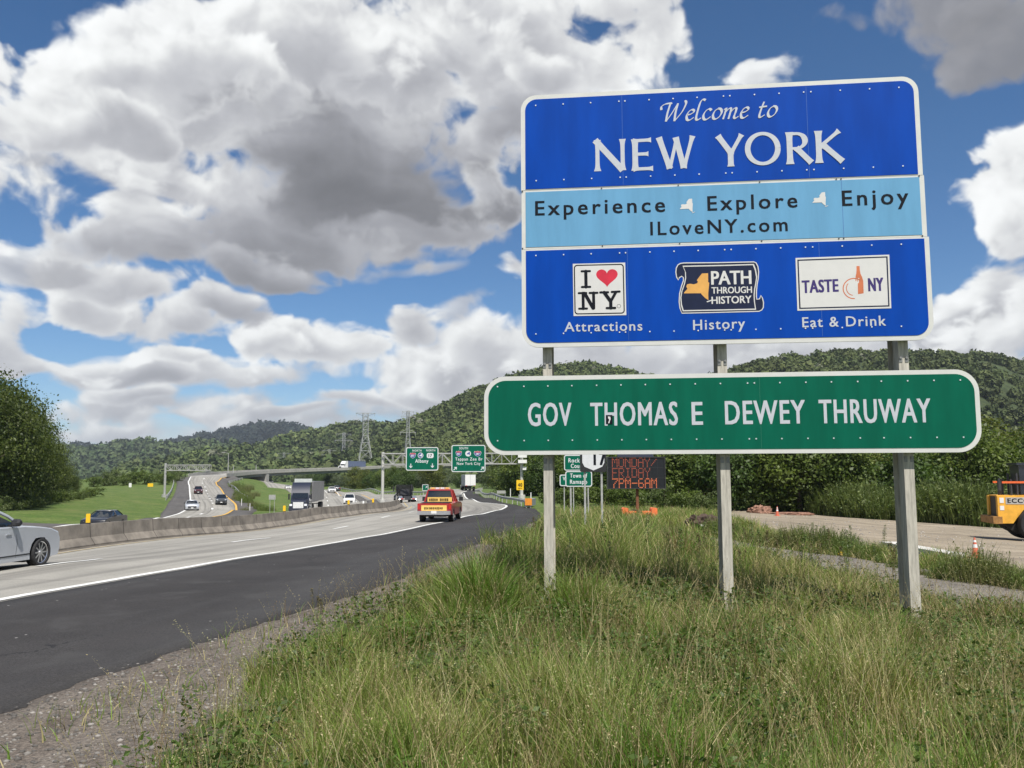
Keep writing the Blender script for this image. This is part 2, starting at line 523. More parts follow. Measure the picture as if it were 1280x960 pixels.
for L in (EDGE, WHITE, BARR, NBL[1:], NBR, SBR, SBL, RAL, RAR, GLL):
    C_(*L)
C_((0, 0, -1.65, 0), (3, -8, -1.6, 0), (0, 5, -1.62, 0), (6, 5, -1.7, 0), (-3, 5, -1.78, 0), (12, 0, -1.8, 0), (20, -10, -2.0, 0), (0.45, 11, -1.58, 0), (2.8, 10.8, -1.74, 0), (5.0, 10.4, -1.95, 0),
   (50, 705.5, 20.6), (-200, 745, 15.5), (1280, 747, 17.5), (930, 699, 28), (1080, 713, 22.5), (1280, 722, 21.5), (870, 688, 31), (1260, 675, 45), (1000, 645, 70), (940, 634, 87), (1220, 657, 62), (1400, 670, 58), (798, 650, 48), (700, 664, 38), (760, 688, 23), (860, 656, 41),
   (720, 634, 75), (800, 628, 95), (700, 626, 110), (1000, 628, 110), (1250, 640, 90), (40, 14, -2.7, 0), (45, 30, -3.2, 0),
   (20, 660, 75), (100, 655, 78), (0, 640, 88), (60, 628, 120), (110, 615, 160), (150, 612, 190), (190, 609, 225), (-20, 650, 70), (-300, 640, 90), (120, 606, 260),
   (320, 642, 138), (330, 622, 200), (310, 607, 262), (300, 606, 290), (560, 617, 150), (620, 622, 130), (640, 618, 160), (540, 610, 230), (470, 611, 265), (640, 606, 300), (660, 620, 120),
   (0, -60, -2.2, 0), (-60, -40, -3.0, 0), (60, -40, -2.5, 0), (-120, 20, -3.2, 0), (120, 20, -3.6, 0), (140, 120, -3.4, 0), (-160, 160, -2.5, 0), (-200, 320, -3, 0), (200, 320, -4, 0), (0, 420, -4.5, 0),
   (-320, 60, -3, 0), (320, 60, -4, 0), (-250, 520, -4, 0), (250, 520, -5, 0), (0, 640, -5, 0), (-450, 800, -6, 0), (450, 800, -6, 0), (0, 900, -6, 0), (-120, -120, -3, 0), (120, -120, -3, 0), (-100, 420, -4.5, 0), (-140, 400, -3.5, 0))
_P = np.array(CTRL, np.float64)
_S = 100.0


def _tps_k(r2):
    return 0.5 * r2 * np.log(r2 + 1e-12)


def _tps_fit():
    xy = _P[:, :2] / _S; n = len(xy)
    d2 = ((xy[:, None] - xy[None]) ** 2).sum(-1)
    K = _tps_k(d2) + np.eye(n) * 2e-4
    Q = np.c_[np.ones(n), xy]
    A = np.block([[K, Q], [Q.T, np.zeros((3, 3))]])
    return np.linalg.solve(A, np.r_[_P[:, 2], np.zeros(3)])


_TW = _tps_fit()


def zfun(x, y):
    x = np.asarray(x, np.float64); y = np.asarray(y, np.float64); sh = x.shape
    q = np.c_[x.ravel(), y.ravel()] / _S; out = np.empty(len(q))
    for i in range(0, len(q), 20000):
        b = q[i:i + 20000]
        d2 = ((b[:, None] - _P[None, :, :2] / _S) ** 2).sum(-1)
        out[i:i + 20000] = _tps_k(d2) @ _TW[:-3] + _TW[-3] + b @ _TW[-2:]
    return out.reshape(sh)


def z1(x, y):
    return float(zfun(np.array([x]), np.array([y]))[0])


def ground(px, py, y0=3.0, y1=420.0):
    """where the sight line through this direction first meets the terrain"""
    ys = np.geomspace(y0, y1, 400)
    d = ray(px, py); P = np.array([[EYE.x + d.x * y / d.y, y, EYE.z + d.z * y / d.y] for y in ys])
    below = P[:, 2] <= zfun(P[:, 0], P[:, 1])
    k = int(np.argmax(below)) if below.any() else len(ys) - 1
    lo, hi = ys[max(k - 1, 0)], ys[k]
    for _ in range(18):
        mid = (lo + hi) / 2; p = at(px, py, mid)
        if p.z <= z1(p.x, p.y): hi = mid
        else: lo = mid
    p = at(px, py, hi)
    return Vector((p.x, p.y, z1(p.x, p.y)))


def on(px, Y):
    """terrain point at forward distance Y in the direction of this picture column"""
    p = at(px, 594, Y)
    return Vector((p.x, p.y, z1(p.x, p.y)))


def world_line(L):
    out = []
    for p in L:
        q = at(*p) if len(p) == 3 else Vector((p[0], p[1], 0))
        out.append((q.x, q.y))
    return np.array(out)


def smooth_line(L, n):
    """resampled Catmull-Rom through the points, n samples evenly by length"""
    P = np.asarray(L, float); P = np.vstack([2 * P[0] - P[1], P, 2 * P[-1] - P[-2]])
    out = []
    for i in range(1, len(P) - 2):
        t = np.linspace(0, 1, 24, endpoint=False)[:, None]
        a, b, c, d = P[i - 1], P[i], P[i + 1], P[i + 2]
        out.append(0.5 * (2 * b + (c - a) * t + (2 * a - 5 * b + 4 * c - d) * t ** 2 + (3 * b - 3 * c + d - a) * t ** 3))
    out = np.vstack(out + [P[-2][None]])
    s = np.r_[0, np.cumsum(np.linalg.norm(np.diff(out, axis=0), axis=1))]
    u = np.linspace(0, s[-1], n)
    return np.stack([np.interp(u, s, out[:, k]) for k in range(out.shape[1])], 1)


def offset_line(L, d):
    """parallel line d metres to the right of the direction of travel"""
    g = np.gradient(L, axis=0); g /= np.linalg.norm(g, axis=1)[:, None] + 1e-9
    return L + np.stack([g[:, 1], -g[:, 0]], 1) * d


def strip(name, left, right, across, mats, lift, skirt=0.35, zf=None, color_uv=True):
    """a paved sheet between two equally sampled lines, following the ground"""
    n = len(left); t = np.linspace(0, 1, across + 1)
    P = left[:, None] * (1 - t)[None, :, None] + right[:, None] * t[None, :, None]
    Z = (zf or zfun)(P[..., 0], P[..., 1]) + lift
    V = np.concatenate([P, Z[..., None]], -1)
    if skirt:
        a = V[:, :1].copy(); a[..., 2] -= skirt; b = V[:, -1:].copy(); b[..., 2] -= skirt
        V = np.concatenate([a, V, b], 1)
    w = V.shape[1]
    idx = np.arange(n * w).reshape(n, w)
    F = np.stack([idx[:-1, :-1], idx[:-1, 1:], idx[1:, 1:], idx[1:, :-1]], -1).reshape(-1, 4)
    o = np_mesh(name, V.reshape(-1, 3), F.ravel(), 4, mats, smooth=True)
    # metric coordinates along the sheet for its material
    uvl = o.data.uv_layers.new(name='along')
    sl = np.r_[0, np.cumsum(np.linalg.norm(np.diff((left + right) / 2, axis=0), axis=1))]
    wd = np.linalg.norm(right - left, axis=1)
    tt = np.r_[0, t, 1] if skirt else t
    U = np.stack(np.broadcast_arrays(wd[:, None] * tt[None] , sl[:, None]), -1).reshape(-1, 2)
    uvl.data.foreach_set('uv', U[F.ravel()].astype(np.float32).ravel())
    fn = o.data.polygons[len(o.data.polygons) // 2].normal
    if fn.z < 0:
        o.data.flip_normals()
    return o


def in_poly(x, y, poly):
    inside = np.zeros(x.shape, bool); n = len(poly)
    for i in range(n):
        x0, y0 = poly[i]; x1, y1 = poly[(i + 1) % n]
        c = ((y0 > y) != (y1 > y)) & (x < (x1 - x0) * (y - y0) / (y1 - y0 + 1e-12) + x0)
        inside ^= c
    return inside


def surface_mat(name, cols, rough, grain=(40, 0.25), streaks=None, cracks=None, specks=None, bump=0.3, bump_scale=90, web=None, blotch=None):
    """ground material: cols = two linear colours mixed by broad noise; streaks run along the sheet"""
    m = bpy.data.materials.new(name); m.use_nodes = True
    t = m.node_tree; p = t.nodes['Principled BSDF']
    co = t.nodes.new('ShaderNodeTexCoord'); g_ = t.nodes.new('ShaderNodeNewGeometry')
    pos = g_.outputs['Position']
    broad = noise(t, pos, 0.35, 5, 0.6).outputs[0]
    c = mix_node(t, smooth_node(t, broad, 0.3, 0.7), cols[0], cols[1])
    if streaks:
        mp = t.nodes.new('ShaderNodeMapping'); mp.inputs['Scale'].default_value = (streaks[0], streaks[1], 1)
        t.links.new(co.outputs['UV'], mp.inputs[0])
        s_ = noise(t, mp.outputs[0], 1.0, 5, 0.62).outputs[0]
        c = mix_node(t, smooth_node(t, s_, 0.42, 0.72, 0, streaks[3]), c, streaks[2])
    fine = noise(t, pos, grain[0], 4, 0.7).outputs[0]
    k = smooth_node(t, fine, 0.25, 0.75, 1 - grain[1], 1 + grain[1])
    sc = t.nodes.new('ShaderNodeVectorMath'); sc.operation = 'SCALE'; t.links.new(c, sc.inputs[0]); t.links.new(k, sc.inputs[3])
    c = sc.outputs[0]
    if blotch:
        b_ = noise(t, pos, blotch[0], 6, 0.65).outputs[0]
        c = mix_node(t, smooth_node(t, b_, 0.52, 0.70, 0, 0.8), c, blotch[1])
    if web:
        ve = t.nodes.new('ShaderNodeTexVoronoi'); ve.feature = 'DISTANCE_TO_EDGE'; ve.inputs['Scale'].default_value = web[0]
        wn = noise(t, pos, 1.2, 4, 0.6); wa = t.nodes.new('ShaderNodeVectorMath'); wa.operation = 'ADD'
        t.links.new(pos, wa.inputs[0]); t.links.new(wn.outputs['Color'], wa.inputs[1]); t.links.new(wa.outputs[0], ve.inputs['Vector'])
        gate = smooth_node(t, noise(t, pos, 0.12, 2, 0.5).outputs[0], 0.45, 0.55)
        c = mix_node(t, math_node(t, 'MULTIPLY', math_node(t, 'LESS_THAN', ve.outputs['Distance'], web[1] * web[0]), gate), c, web[2])
    if specks:
        v = t.nodes.new('ShaderNodeTexVoronoi'); v.inputs['Scale'].default_value = specks[0]; t.links.new(pos, v.inputs['Vector'])
        rnd = t.nodes.new('ShaderNodeSeparateColor'); t.links.new(v.outputs['Color'], rnd.inputs[0])
        on_ = math_node(t, 'MULTIPLY', math_node(t, 'LESS_THAN', v.outputs['Distance'], specks[3]), math_node(t, 'GREATER_THAN', rnd.outputs[0], specks[1]))
        c = mix_node(t, on_, c, specks[2])
    if cracks:
        # transverse joints every few metres
        sx = t.nodes.new('ShaderNodeSeparateXYZ'); t.links.new(co.outputs['UV'], sx.inputs[0])
        w = noise(t, pos, 1.5, 2, 0.5).outputs[0]
        yy = math_node(t, 'ADD', sx.outputs[1], math_node(t, 'MULTIPLY', w, 0.06))
        fr = math_node(t, 'FRACT', math_node(t, 'DIVIDE', yy, cracks[0]))
        c = mix_node(t, math_node(t, 'MULTIPLY', math_node(t, 'LESS_THAN', fr, cracks[1] / cracks[0]), 0.6), c, cracks[2])
    t.links.new(c, p.inputs['Base Color'])
    p.inputs['Roughness'].default_value = rough; p.inputs['Specular IOR Level'].default_value = 0.3
    b = t.nodes.new('ShaderNodeBump'); b.inputs['Strength'].default_value = bump; b.inputs['Distance'].default_value = 0.03
    t.links.new(noise(t, pos, bump_scale, 3, 0.7).outputs[0], b.inputs['Height']); t.links.new(b.outputs[0], p.inputs['Normal'])
    MATS[name] = m
    return m


asphalt = surface_mat('asphalt', ((0.027, 0.0250, 0.0240, 1), (0.040, 0.037, 0.0355, 1)), 0.85, (45, 0.55), (0.5, 0.03, (0.055, 0.054, 0.053, 1), 0.65), specks=(9, 0.98, (0.35, 0.34, 0.32, 1), 0.16), web=(0.33, 0.010, (0.012, 0.012, 0.013, 1)), blotch=(0.9, (0.052, 0.050, 0.048, 1)))
old_asphalt = surface_mat('old_asphalt', ((0.075, 0.070, 0.066, 1), (0.10, 0.094, 0.088, 1)), 0.9, (30, 0.25), (0.5, 0.04, (0.13, 0.125, 0.12, 1), 0.5))
concrete_road = surface_mat('concrete_pavement', ((0.255, 0.245, 0.215, 1), (0.32, 0.305, 0.27, 1)), 0.8, (30, 0.18), (1.1, 0.015, (0.135, 0.128, 0.115, 1), 0.9), cracks=(6.0, 0.05, (0.12, 0.11, 0.10, 1)))
gravel_m = surface_mat('gravel', ((0.095, 0.078, 0.064, 1), (0.165, 0.138, 0.112, 1)), 0.95, (34, 0.6), (0.6, 0.25, (0.21, 0.185, 0.155, 1), 0.6), specks=(26, 0.93, (0.36, 0.34, 0.31, 1), 0.22), bump=1.0, bump_scale=38, blotch=(1.6, (0.085, 0.066, 0.052, 1)))
lot_m = surface_mat('bare_dirt', ((0.25, 0.21, 0.15, 1), (0.34, 0.285, 0.21, 1)), 0.95, (6, 0.16), (1.6, 0.04, (0.115, 0.092, 0.068, 1), 0.9), specks=(3, 0.94, (0.4, 0.37, 0.32, 1), 0.16), bump=0.8, bump_scale=9, blotch=(0.5, (0.155, 0.13, 0.10, 1)))
track_m = surface_mat('stony_track', ((0.15, 0.135, 0.115, 1), (0.21, 0.19, 0.16, 1)), 0.95, (16, 0.35), None, specks=(9, 0.93, (0.40, 0.38, 0.35, 1), 0.2), bump=0.8, bump_scale=25)
turf_m = surface_mat('turf', ((0.060, 0.105, 0.017, 1), (0.105, 0.140, 0.034, 1)), 0.95, (3.0, 0.35), None, bump=1.0, bump_scale=9, blotch=(0.16, (0.125, 0.140, 0.042, 1)))
line_white = mat('white_road_paint', (0.66, 0.66, 0.63), 0.7, 0, 0.22, 5)
line_yellow = mat('yellow_road_paint', (0.58, 0.34, 0.06), 0.7, 0, 0.2, 5)

# ------------------------------------------------------------------ roads
GUARD_R = [(662, 633.0, 80), (645, 629.0, 93), (626, 626.5, 105), (607, 620.5, 135), (594, 615.8, 190), (603, 611.8, 240)]
n_ = 160
edge = smooth_line(np.vstack([world_line(EDGE), world_line([(652, 631.5, 86), (626, 627.5, 103), (604, 621.5, 135), (591, 616.5, 190), (601, 612, 240)])]), n_)
white = smooth_line(world_line(WHITE[:-1] + [(596, 612, 250)]), n_)
kw = int(np.argmin(np.abs(white[:, 1] - 86))); ke = int(np.argmin(np.abs(edge[:, 1] - 82)))


def resample(L, n):
    s = np.r_[0, np.cumsum(np.linalg.norm(np.diff(L, axis=0), axis=1))]
    return np.stack([np.interp(np.linspace(0, s[-1], n), s, L[:, k]) for k in (0, 1)], 1)



def rough_edge(L):
    s_ = np.arange(len(L)).astype(np.float32)
    d = fbm2(s_ * 0.33, s_ * 0 + 3, 5, 0.65, 19) * 0.13
    return L + np.stack([d, 0 * d], 1)


sh_l = np.vstack([resample(white[:kw + 1], 520), resample(white[kw:], 80)[1:]])
sh_r = np.vstack([rough_edge(resample(edge[:ke + 1], 520)), resample(edge[ke:], 80)[1:]])
POLYS = []


def road(name, left, right, across, m, lift, skirt=0.4):
    POLYS.append(np.vstack([left, right[::-1]]))
    return tag(strip(name, left, right, across, m, lift, skirt), kind='structure')


road('road_shoulder', sh_l, sh_r, 10, asphalt, 0.012)
barr = smooth_line(world_line(BARR), 120)
main_l = smooth_line(np.vstack([world_line(BARR), world_line([(492, 628.5, 112)])]), 140)
main_r = resample(white[:int(np.argmin(np.hypot(*(white - world_line([(596, 626, 107)])[0]).T))) + 1], 140)
road('highway', offset_line(main_l, 0.25), main_r, 14, concrete_road, 0.010)
nbl = smooth_line(world_line(NBL[1:]), 90); nbr = smooth_line(np.vstack([main_r[-1:], world_line(NBR)]), 90)
road('highway_left_branch', nbl, nbr, 8, concrete_road, 0.006)
kr = len(white) - int(np.argmin(np.hypot(*(white - main_r[-1]).T)))
rb_r = resample(white[-kr:], 80)
road('exit_ramp', offset_line(rb_r, -7.5), rb_r, 6, concrete_road, 0.002)
sbl = smooth_line(world_line(SBL), 140); sbr = smooth_line(world_line(SBR), 140)
road('southbound_road', sbl, sbr, 8, concrete_road, 0.008)
ral = smooth_line(world_line(RAL), 150); rar = smooth_line(world_line(RAR), 150); gll = smooth_line(world_line(GLL), 150)
road('ramp_shoulder', gll, ral, 5, old_asphalt, 0.004)
road('curved_ramp', ral, rar, 8, concrete_road, 0.012)
road('ramp_inner_shoulder', rar, offset_line(rar, 3.2), 3, old_asphalt, 0.004)
med_l = offset_line(sbr, 0.05)[30:]; med_a = smooth_line(world_line([(484, 639, 76.6), (499, 634, 90), (492, 628.5, 112), (470, 624, 140), (445, 618.7, 187), (414, 615.7, 225)]), 80)
med_b = smooth_line(world_line([(440, 641, 78), (468, 634.5, 92), (460, 632, 128), (453, 628.5, 152), (430, 621.5, 205), (409, 617, 245)]), 80)
road('median', med_b, med_a, 4, old_asphalt, 0.003)


def painted(name, line, width, m, lift=0.02, dash=None, start=0.0):
    """painted marking: solid, or dashes of dash[0] m every dash[1] m, as one sheet of the road"""
    s = np.r_[0, np.cumsum(np.linalg.norm(np.diff(line, axis=0), axis=1))]
    cuts = [(0, s[-1])] if dash is None else [(a, min(a + dash[0], s[-1])) for a in np.arange(start, s[-1], dash[1])]
    V = []; F = []
    for a, b in cuts:
        k = max(2, int((b - a) / 0.8) + 1); u = np.linspace(a, b, k)
        c = np.stack([np.interp(u, s, line[:, i]) for i in (0, 1)], 1)
        l, r = offset_line(c, -width / 2), offset_line(c, width / 2)
        z0, z1_ = zfun(l[:, 0], l[:, 1]) + lift, zfun(r[:, 0], r[:, 1]) + lift
        o = len(V)
        for i in range(k):
            V += [(l[i, 0], l[i, 1], z0[i]), (r[i, 0], r[i, 1], z1_[i])]
        F += [(o + 2 * i, o + 2 * i + 1, o + 2 * i + 3, o + 2 * i + 2) for i in range(k - 1)]
    me = bpy.data.meshes.new(name); me.from_pydata(V, [], F); me.materials.append(m)
    o = bpy.data.objects.new(name, me); COL.objects.link(o)
    return tag(o, kind='structure')


painted('road_edge_line', offset_line(white, -0.16), 0.20, line_white, 0.022)
lane = smooth_line(world_line([(-13.2, -30, 0, 0), (-12.2, 0, 0, 0), (67, 708.5, 20.7), (137, 699, 23.6), (300, 675, 33), (347, 670.7, 36), (430, 659, 46.5), (505, 646, 66), (540, 637, 90), (548, 628, 112)]), 220)
painted('lane_marking', lane, 0.15, line_white, 0.022, (3.05, 12.2), 1.35)
painted('median_edge_line', offset_line(main_l[:-2], 1.25), 0.13, mat('faded_yellow_paint', (0.42, 0.33, 0.17), 0.8, 0, 0.3, 3), 0.022)
road('barrier_foot_strip', offset_line(main_l[:-4], 0.28), offset_line(main_l[:-4], 0.85), 2, mat('gritty_strip', (0.13, 0.11, 0.085), 0.95, 0, 0.4, 2.0), 0.016, 0.05)
painted('left_branch_line', offset_line(nbl, 0.9), 0.18, line_yellow, 0.022)
painted('southbound_line', offset_line(sbr, -0.6), 0.2, line_white, 0.022)
painted('southbound_lane_marking', (sbl + sbr) / 2, 0.2, line_white, 0.022, (3.05, 12.2))
painted('ramp_line', ral, 0.30, line_white, 0.03)
painted('ramp_yellow_line', rar, 0.32, line_yellow, 0.03)
painted('ramp_lane_marking', (ral + rar) / 2, 0.3, line_white, 0.03, (3.05, 12.2))

# ------------------------------------------------------------------ gravel verge, track and dirt lot
GRAVEL_IN = [(-4.6, -12, 0, 0), (-1.5, -3, 0, 0), (150, 990, 4.5), (185, 940, 5.3), (305, 860, 7.1), (386, 812, 8.8), (452, 780, 10.7), (562, 730, 15.4), (602, 709, 18.5), (640, 684, 25), (662, 664, 36), (677, 652, 50)]
ver_l = smooth_line(world_line(EDGE[:11]), 110)
ver_r = smooth_line(world_line(GRAVEL_IN), 110)
ver_r2 = offset_line(ver_r, 1.6)
road('gravel_verge', offset_line(ver_l, -0.12), ver_r2, 10, gravel_m, 0.004, 0.2)


def ground_line(L):
    return np.array([(lambda q: (q.x, q.y))(ground(*p) if len(p) == 2 else Vector((p[0], p[1], 0))) for p in L])


trk_a = smooth_line(ground_line([(845, 676), (880, 684), (960, 698), (1060, 717), (1160, 742), (1280, 772), (12.6, 9.5, 0), (14, 2, 0)]), 70)
trk_b = smooth_line(ground_line([(880, 672), (925, 676), (1000, 690), (1075, 699), (1180, 716), (1280, 737), (17.5, 11.5, 0), (19, 3, 0)]), 70)
road('stony_track', trk_b, trk_a, 6, track_m, 0.012, 0.1)
lot_a = smooth_line(ground_line([(905, 650), (960, 664), (1060, 684), (1160, 697), (1280, 722), (20, 13, 0), (30, 4, 0)]), 80)
lot_b = smooth_line(ground_line([(915, 637), (960, 640), (1060, 645), (1160, 653), (1290, 660), (52, 52, 0), (70, 30, 0)]), 80)
road('dirt_lot', lot_b, lot_a, 14, lot_m, 0.008, 0.1)

# ------------------------------------------------------------------ the ground as one sheet
def _axis(lo, hi, n, c, fine):
    t = np.linspace(-1, 1, n)
    a = np.arcsinh((lo - c) / fine); b = np.arcsinh((hi - c) / fine)
    return c + fine * np.sinh(a + (b - a) * (t + 1) / 2)


gx_ = _axis(-900, 900, 330, -2.0, 12.0); gy_ = _axis(-160, 1000, 330, 10.0, 14.0)
GX, GY = np.meshgrid(gx_, gy_)
GZ = zfun(GX, GY)
low = np.zeros(GX.shape, bool)
for poly in POLYS:
    low |= in_poly(GX, GY, poly)
GZ = GZ - np.where(low, 0.30, 0.0)
idx = np.arange(GX.size).reshape(GX.shape)
F_ = np.stack([idx[:-1, :-1], idx[:-1, 1:], idx[1:, 1:], idx[1:, :-1]], -1).reshape(-1, 4)
tag(np_mesh('ground', np.stack([GX, GY, GZ], -1).reshape(-1, 3), F_.ravel(), 4, turf_m, smooth=True), kind='structure')

# a last plain out to the horizon, below everything
mb = MB(); mb.box((0, 0, -14), (16000, 16000, 2))
tag(mb.build('far_plain', turf_m), kind='structure')

# ------------------------------------------------------------------ hills under forest
forest_floor = surface_mat('forest_floor', ((0.030, 0.046, 0.015, 1), (0.05, 0.065, 0.024, 1)), 0.95, (0.2, 0.4), None, bump=1.0, bump_scale=0.4)
HILLS = {
    'far_ridge': dict(D=3200, foot=2400, pts=[(-300, 575), (60, 572), (150, 569), (180, 566), (225, 556), (260, 549), (300, 541), (330, 536.5), (350, 537.5), (385, 543), (420, 552), (480, 562), (560, 570), (700, 575)]),
    'left_hill': dict(D=2300, foot=1300, pts=[(-400, 580), (0, 578), (60, 577), (110, 572), (150, 567), (200, 563), (240, 561), (290, 565), (340, 571), (420, 578), (520, 582)]),
    'middle_hill': dict(D=1500, foot=700, pts=[(150, 592), (240, 585), (286, 575), (320, 565), (351, 556), (389, 548), (414, 543), (435, 539), (460, 538), (481, 542), (505, 540), (530, 530), (560, 515), (590, 505), (650, 500), (720, 510), (820, 530)]),
    'centre_hill': dict(D=1000, foot=520, pts=[(420, 590), (470, 566), (500, 545), (520, 530), (545, 517), (580, 503), (600, 496), (640, 482), (660, 477), (700, 467), (740, 463), (790, 473), (850, 485), (930, 500), (1050, 520)]),
    'right_hill': dict(D=780, foot=330, pts=[(700, 560), (780, 510), (850, 488), (910, 474), (935, 466), (965, 458), (1000, 455), (1050, 450), (1080, 448), (1150, 449), (1200, 449.5), (1240, 453.5), (1280, 461), (1400, 488), (1600, 520), (1900, 540), (2400, 560)]),
}
_hr = np.random.default_rng(5)
HILL_SURF = {}
for nm, h in HILLS.items():
    p = np.array(h['pts'], float); pxs = np.linspace(p[0, 0], p[-1, 0], 220)
    pys = np.interp(pxs, p[:, 0], p[:, 1])
    pys = np.convolve(np.pad(pys, 4, mode='edge'), np.ones(9) / 9, mode='valid')
    tt = np.linspace(0, 1.35, 54)
    crest = np.array([tuple(at(a, b, h['D'])) for a, b in zip(pxs, pys)])
    V = np.zeros((len(tt), len(pxs), 3))
    for i, t in enumerate(tt):
        Y = h['foot'] + (h['D'] - h['foot']) * t
        k = t * t * (3 - 2 * t) if t < 1 else 1 - 0.9 * (t - 1) ** 1.3
        z = -9 + (crest[:, 2] + 9) * k
        bump = fbm2(crest[:, 0].astype(np.float32) / h['D'] * 9, np.full(len(pxs), t * 3.0, np.float32), 4, 0.5, 7)
        z = z + bump * (h['D'] * 0.014) * min(1, 4 * t) * max(0.0, min(1, (1.0 - t) * 3 if t < 1 else 0))
        V[i] = np.stack([crest[:, 0] * Y / h['D'], np.full(len(pxs), Y), z], -1)
    HILL_SURF[nm] = V
    ii = np.arange(V.shape[0] * V.shape[1]).reshape(V.shape[:2])
    F_ = np.stack([ii[:-1, :-1], ii[:-1, 1:], ii[1:, 1:], ii[1:, :-1]], -1).reshape(-1, 4)
    tag(np_mesh('hills', V.reshape(-1, 3), F_.ravel(), 4, forest_floor, smooth=True), kind='structure')

# treetops on the hills: one wood of rounded, lumpy crowns
canopy = leaf_mat('forest_canopy', (1.0, 1.0, 1.0), 0.1, 0.8)


def ico(sub):
    bm = bmesh.new(); bmesh.ops.create_icosphere(bm, subdivisions=sub, radius=1.0)
    v = np.array([tuple(x.co) for x in bm.verts]); f = np.array([[y.index for y in x.verts] for x in bm.faces]); bm.free()
    return v, f


IV, IF = ico(2)


def wood(name, surf, count, size, tints, seed, tmin=0.05, tmax=1.03):
    rg = np.random.default_rng(seed)
    rows, cols = surf.shape[:2]
    a = rg.random(count) * (tmax - tmin) + tmin; a = a / 1.35 * (rows - 1); b = rg.random(count) * (cols - 1)
    i = np.minimum(a.astype(int), rows - 2); j = np.minimum(b.astype(int), cols - 2); fa = (a - i)[:, None]; fb = (b - j)[:, None]
    P = surf[i, j] * (1 - fa) * (1 - fb) + surf[i + 1, j] * fa * (1 - fb) + surf[i, j + 1] * (1 - fa) * fb + surf[i + 1, j + 1] * fa * fb
    # keep what can be seen from the road side
    pxp = 640 + P[:, 0] / P[:, 1] * FPX
    keep = (pxp > -80) & (pxp < 1420); P = P[keep]; m = len(P)
    r = size * (0.50 + 1.0 * rg.random(m) ** 1.8)
    tone = fbm2((P[:, 0] / 90).astype(np.float32), (P[:, 1] / 90 + 3).astype(np.float32), 3, 0.5, seed)
    q = 84
    d = rg.normal(size=(m, q, 3)); d[..., 2] = np.abs(d[..., 2]) * 0.9 - 0.15; d /= np.linalg.norm(d, axis=2, keepdims=True)
    lump = 1 + 0.25 * np.sin(d[..., 0:1] * 5 + rg.random((m, 1, 1)) * 6) * np.sin(d[..., 1:2] * 5 + rg.random((m, 1, 1)) * 6)
    Pt = P[:, None] + d * r[:, None, None] * lump * (0.72 + 0.33 * rg.random((m, q, 1))) * np.array([1, 1, 1.15]) + np.array([0, 0, 0.35 * size])
    nr = d * 0.8 + rg.normal(size=d.shape) * 0.45; nr /= np.linalg.norm(nr, axis=2, keepdims=True)
    ax = rg.normal(size=d.shape); ax -= (ax * nr).sum(2, keepdims=True) * nr; ax /= np.linalg.norm(ax, axis=2, keepdims=True); bx = np.cross(nr, ax)
    sz = r[:, None, None] * (0.22 + 0.22 * rg.random((m, q, 1)))
    V = np.stack([Pt - ax * sz, Pt - bx * sz * 0.7, Pt + ax * sz, Pt + bx * sz * 0.7], 2)
    base = np.array(tints[0]) * (1 - rg.random((m, 1))) ; mixk = rg.random((m, 1))
    col = np.array(tints[0]) * (1 - mixk) + np.array(tints[1]) * mixk
    col = col * (1 + 0.35 * tone[:, None]) * (0.82 + 0.36 * rg.random((m, 1)))
    pale = rg.random(m) < 0.012
    col[pale] = np.array((0.16, 0.17, 0.11))
    C = np.repeat((col[:, None] * (0.84 + 0.32 * rg.random((m, q, 1))))[:, :, None], 4, 2)
    o = np_mesh(name, V.reshape(-1, 3), np.arange(m * q * 4), 4, canopy, colors=C.reshape(-1, 3))
    return tag(o, kind='stuff')


wood('far_wood', HILL_SURF['far_ridge'], 3000, 17, ((0.010, 0.017, 0.012), (0.015, 0.023, 0.015)), 1, 0.2)  # dark tints: cloud shadow over this ridge is put into the leaf colour
wood('left_hill_wood', HILL_SURF['left_hill'], 2800, 13, ((0.055, 0.088, 0.030), (0.085, 0.112, 0.042)), 2, 0.1)
wood('middle_hill_wood', HILL_SURF['middle_hill'], 5200, 7.0, ((0.055, 0.085, 0.024), (0.105, 0.128, 0.042)), 3)
wood('centre_hill_wood', HILL_SURF['centre_hill'], 7500, 4.6, ((0.055, 0.082, 0.022), (0.100, 0.122, 0.038)), 4, 0.03)
wood('right_hill_wood', HILL_SURF['right_hill'], 10000, 3.3, ((0.058, 0.082, 0.024), (0.100, 0.120, 0.038)), 5, 0.03)

# ------------------------------------------------------------------ concrete median barrier
barrier_m = mat('weathered_concrete', (0.195, 0.172, 0.142), 0.9, 0, 0.38, 1.3, 0.4, 40)
bl = resample(barr, 110)
prof = [(-0.30, -0.1), (-0.30, 0.08), (-0.12, 0.33), (-0.075, 0.80), (0.075, 0.80), (0.12, 0.33), (0.30, 0.08), (0.30, -0.1)]
gr_ = np.gradient(bl, axis=0); gr_ /= np.linalg.norm(gr_, axis=1)[:, None]
bz = zfun(bl[:, 0], bl[:, 1])
o0 = Vector((bl[40, 0], bl[40, 1], bz[40]))
t_ = thing('concrete_barrier', 'long weathered grey concrete barrier along the left edge of the highway', 'barrier', o0)
mb = MB(); rings = []
for i in range(len(bl)):
    rt = (gr_[i, 1], -gr_[i, 0])
    rings.append([Vector((bl[i, 0] + rt[0] * a, bl[i, 1] + rt[1] * a, bz[i] + b)) - o0 for a, b in prof])
mb.loft(rings)
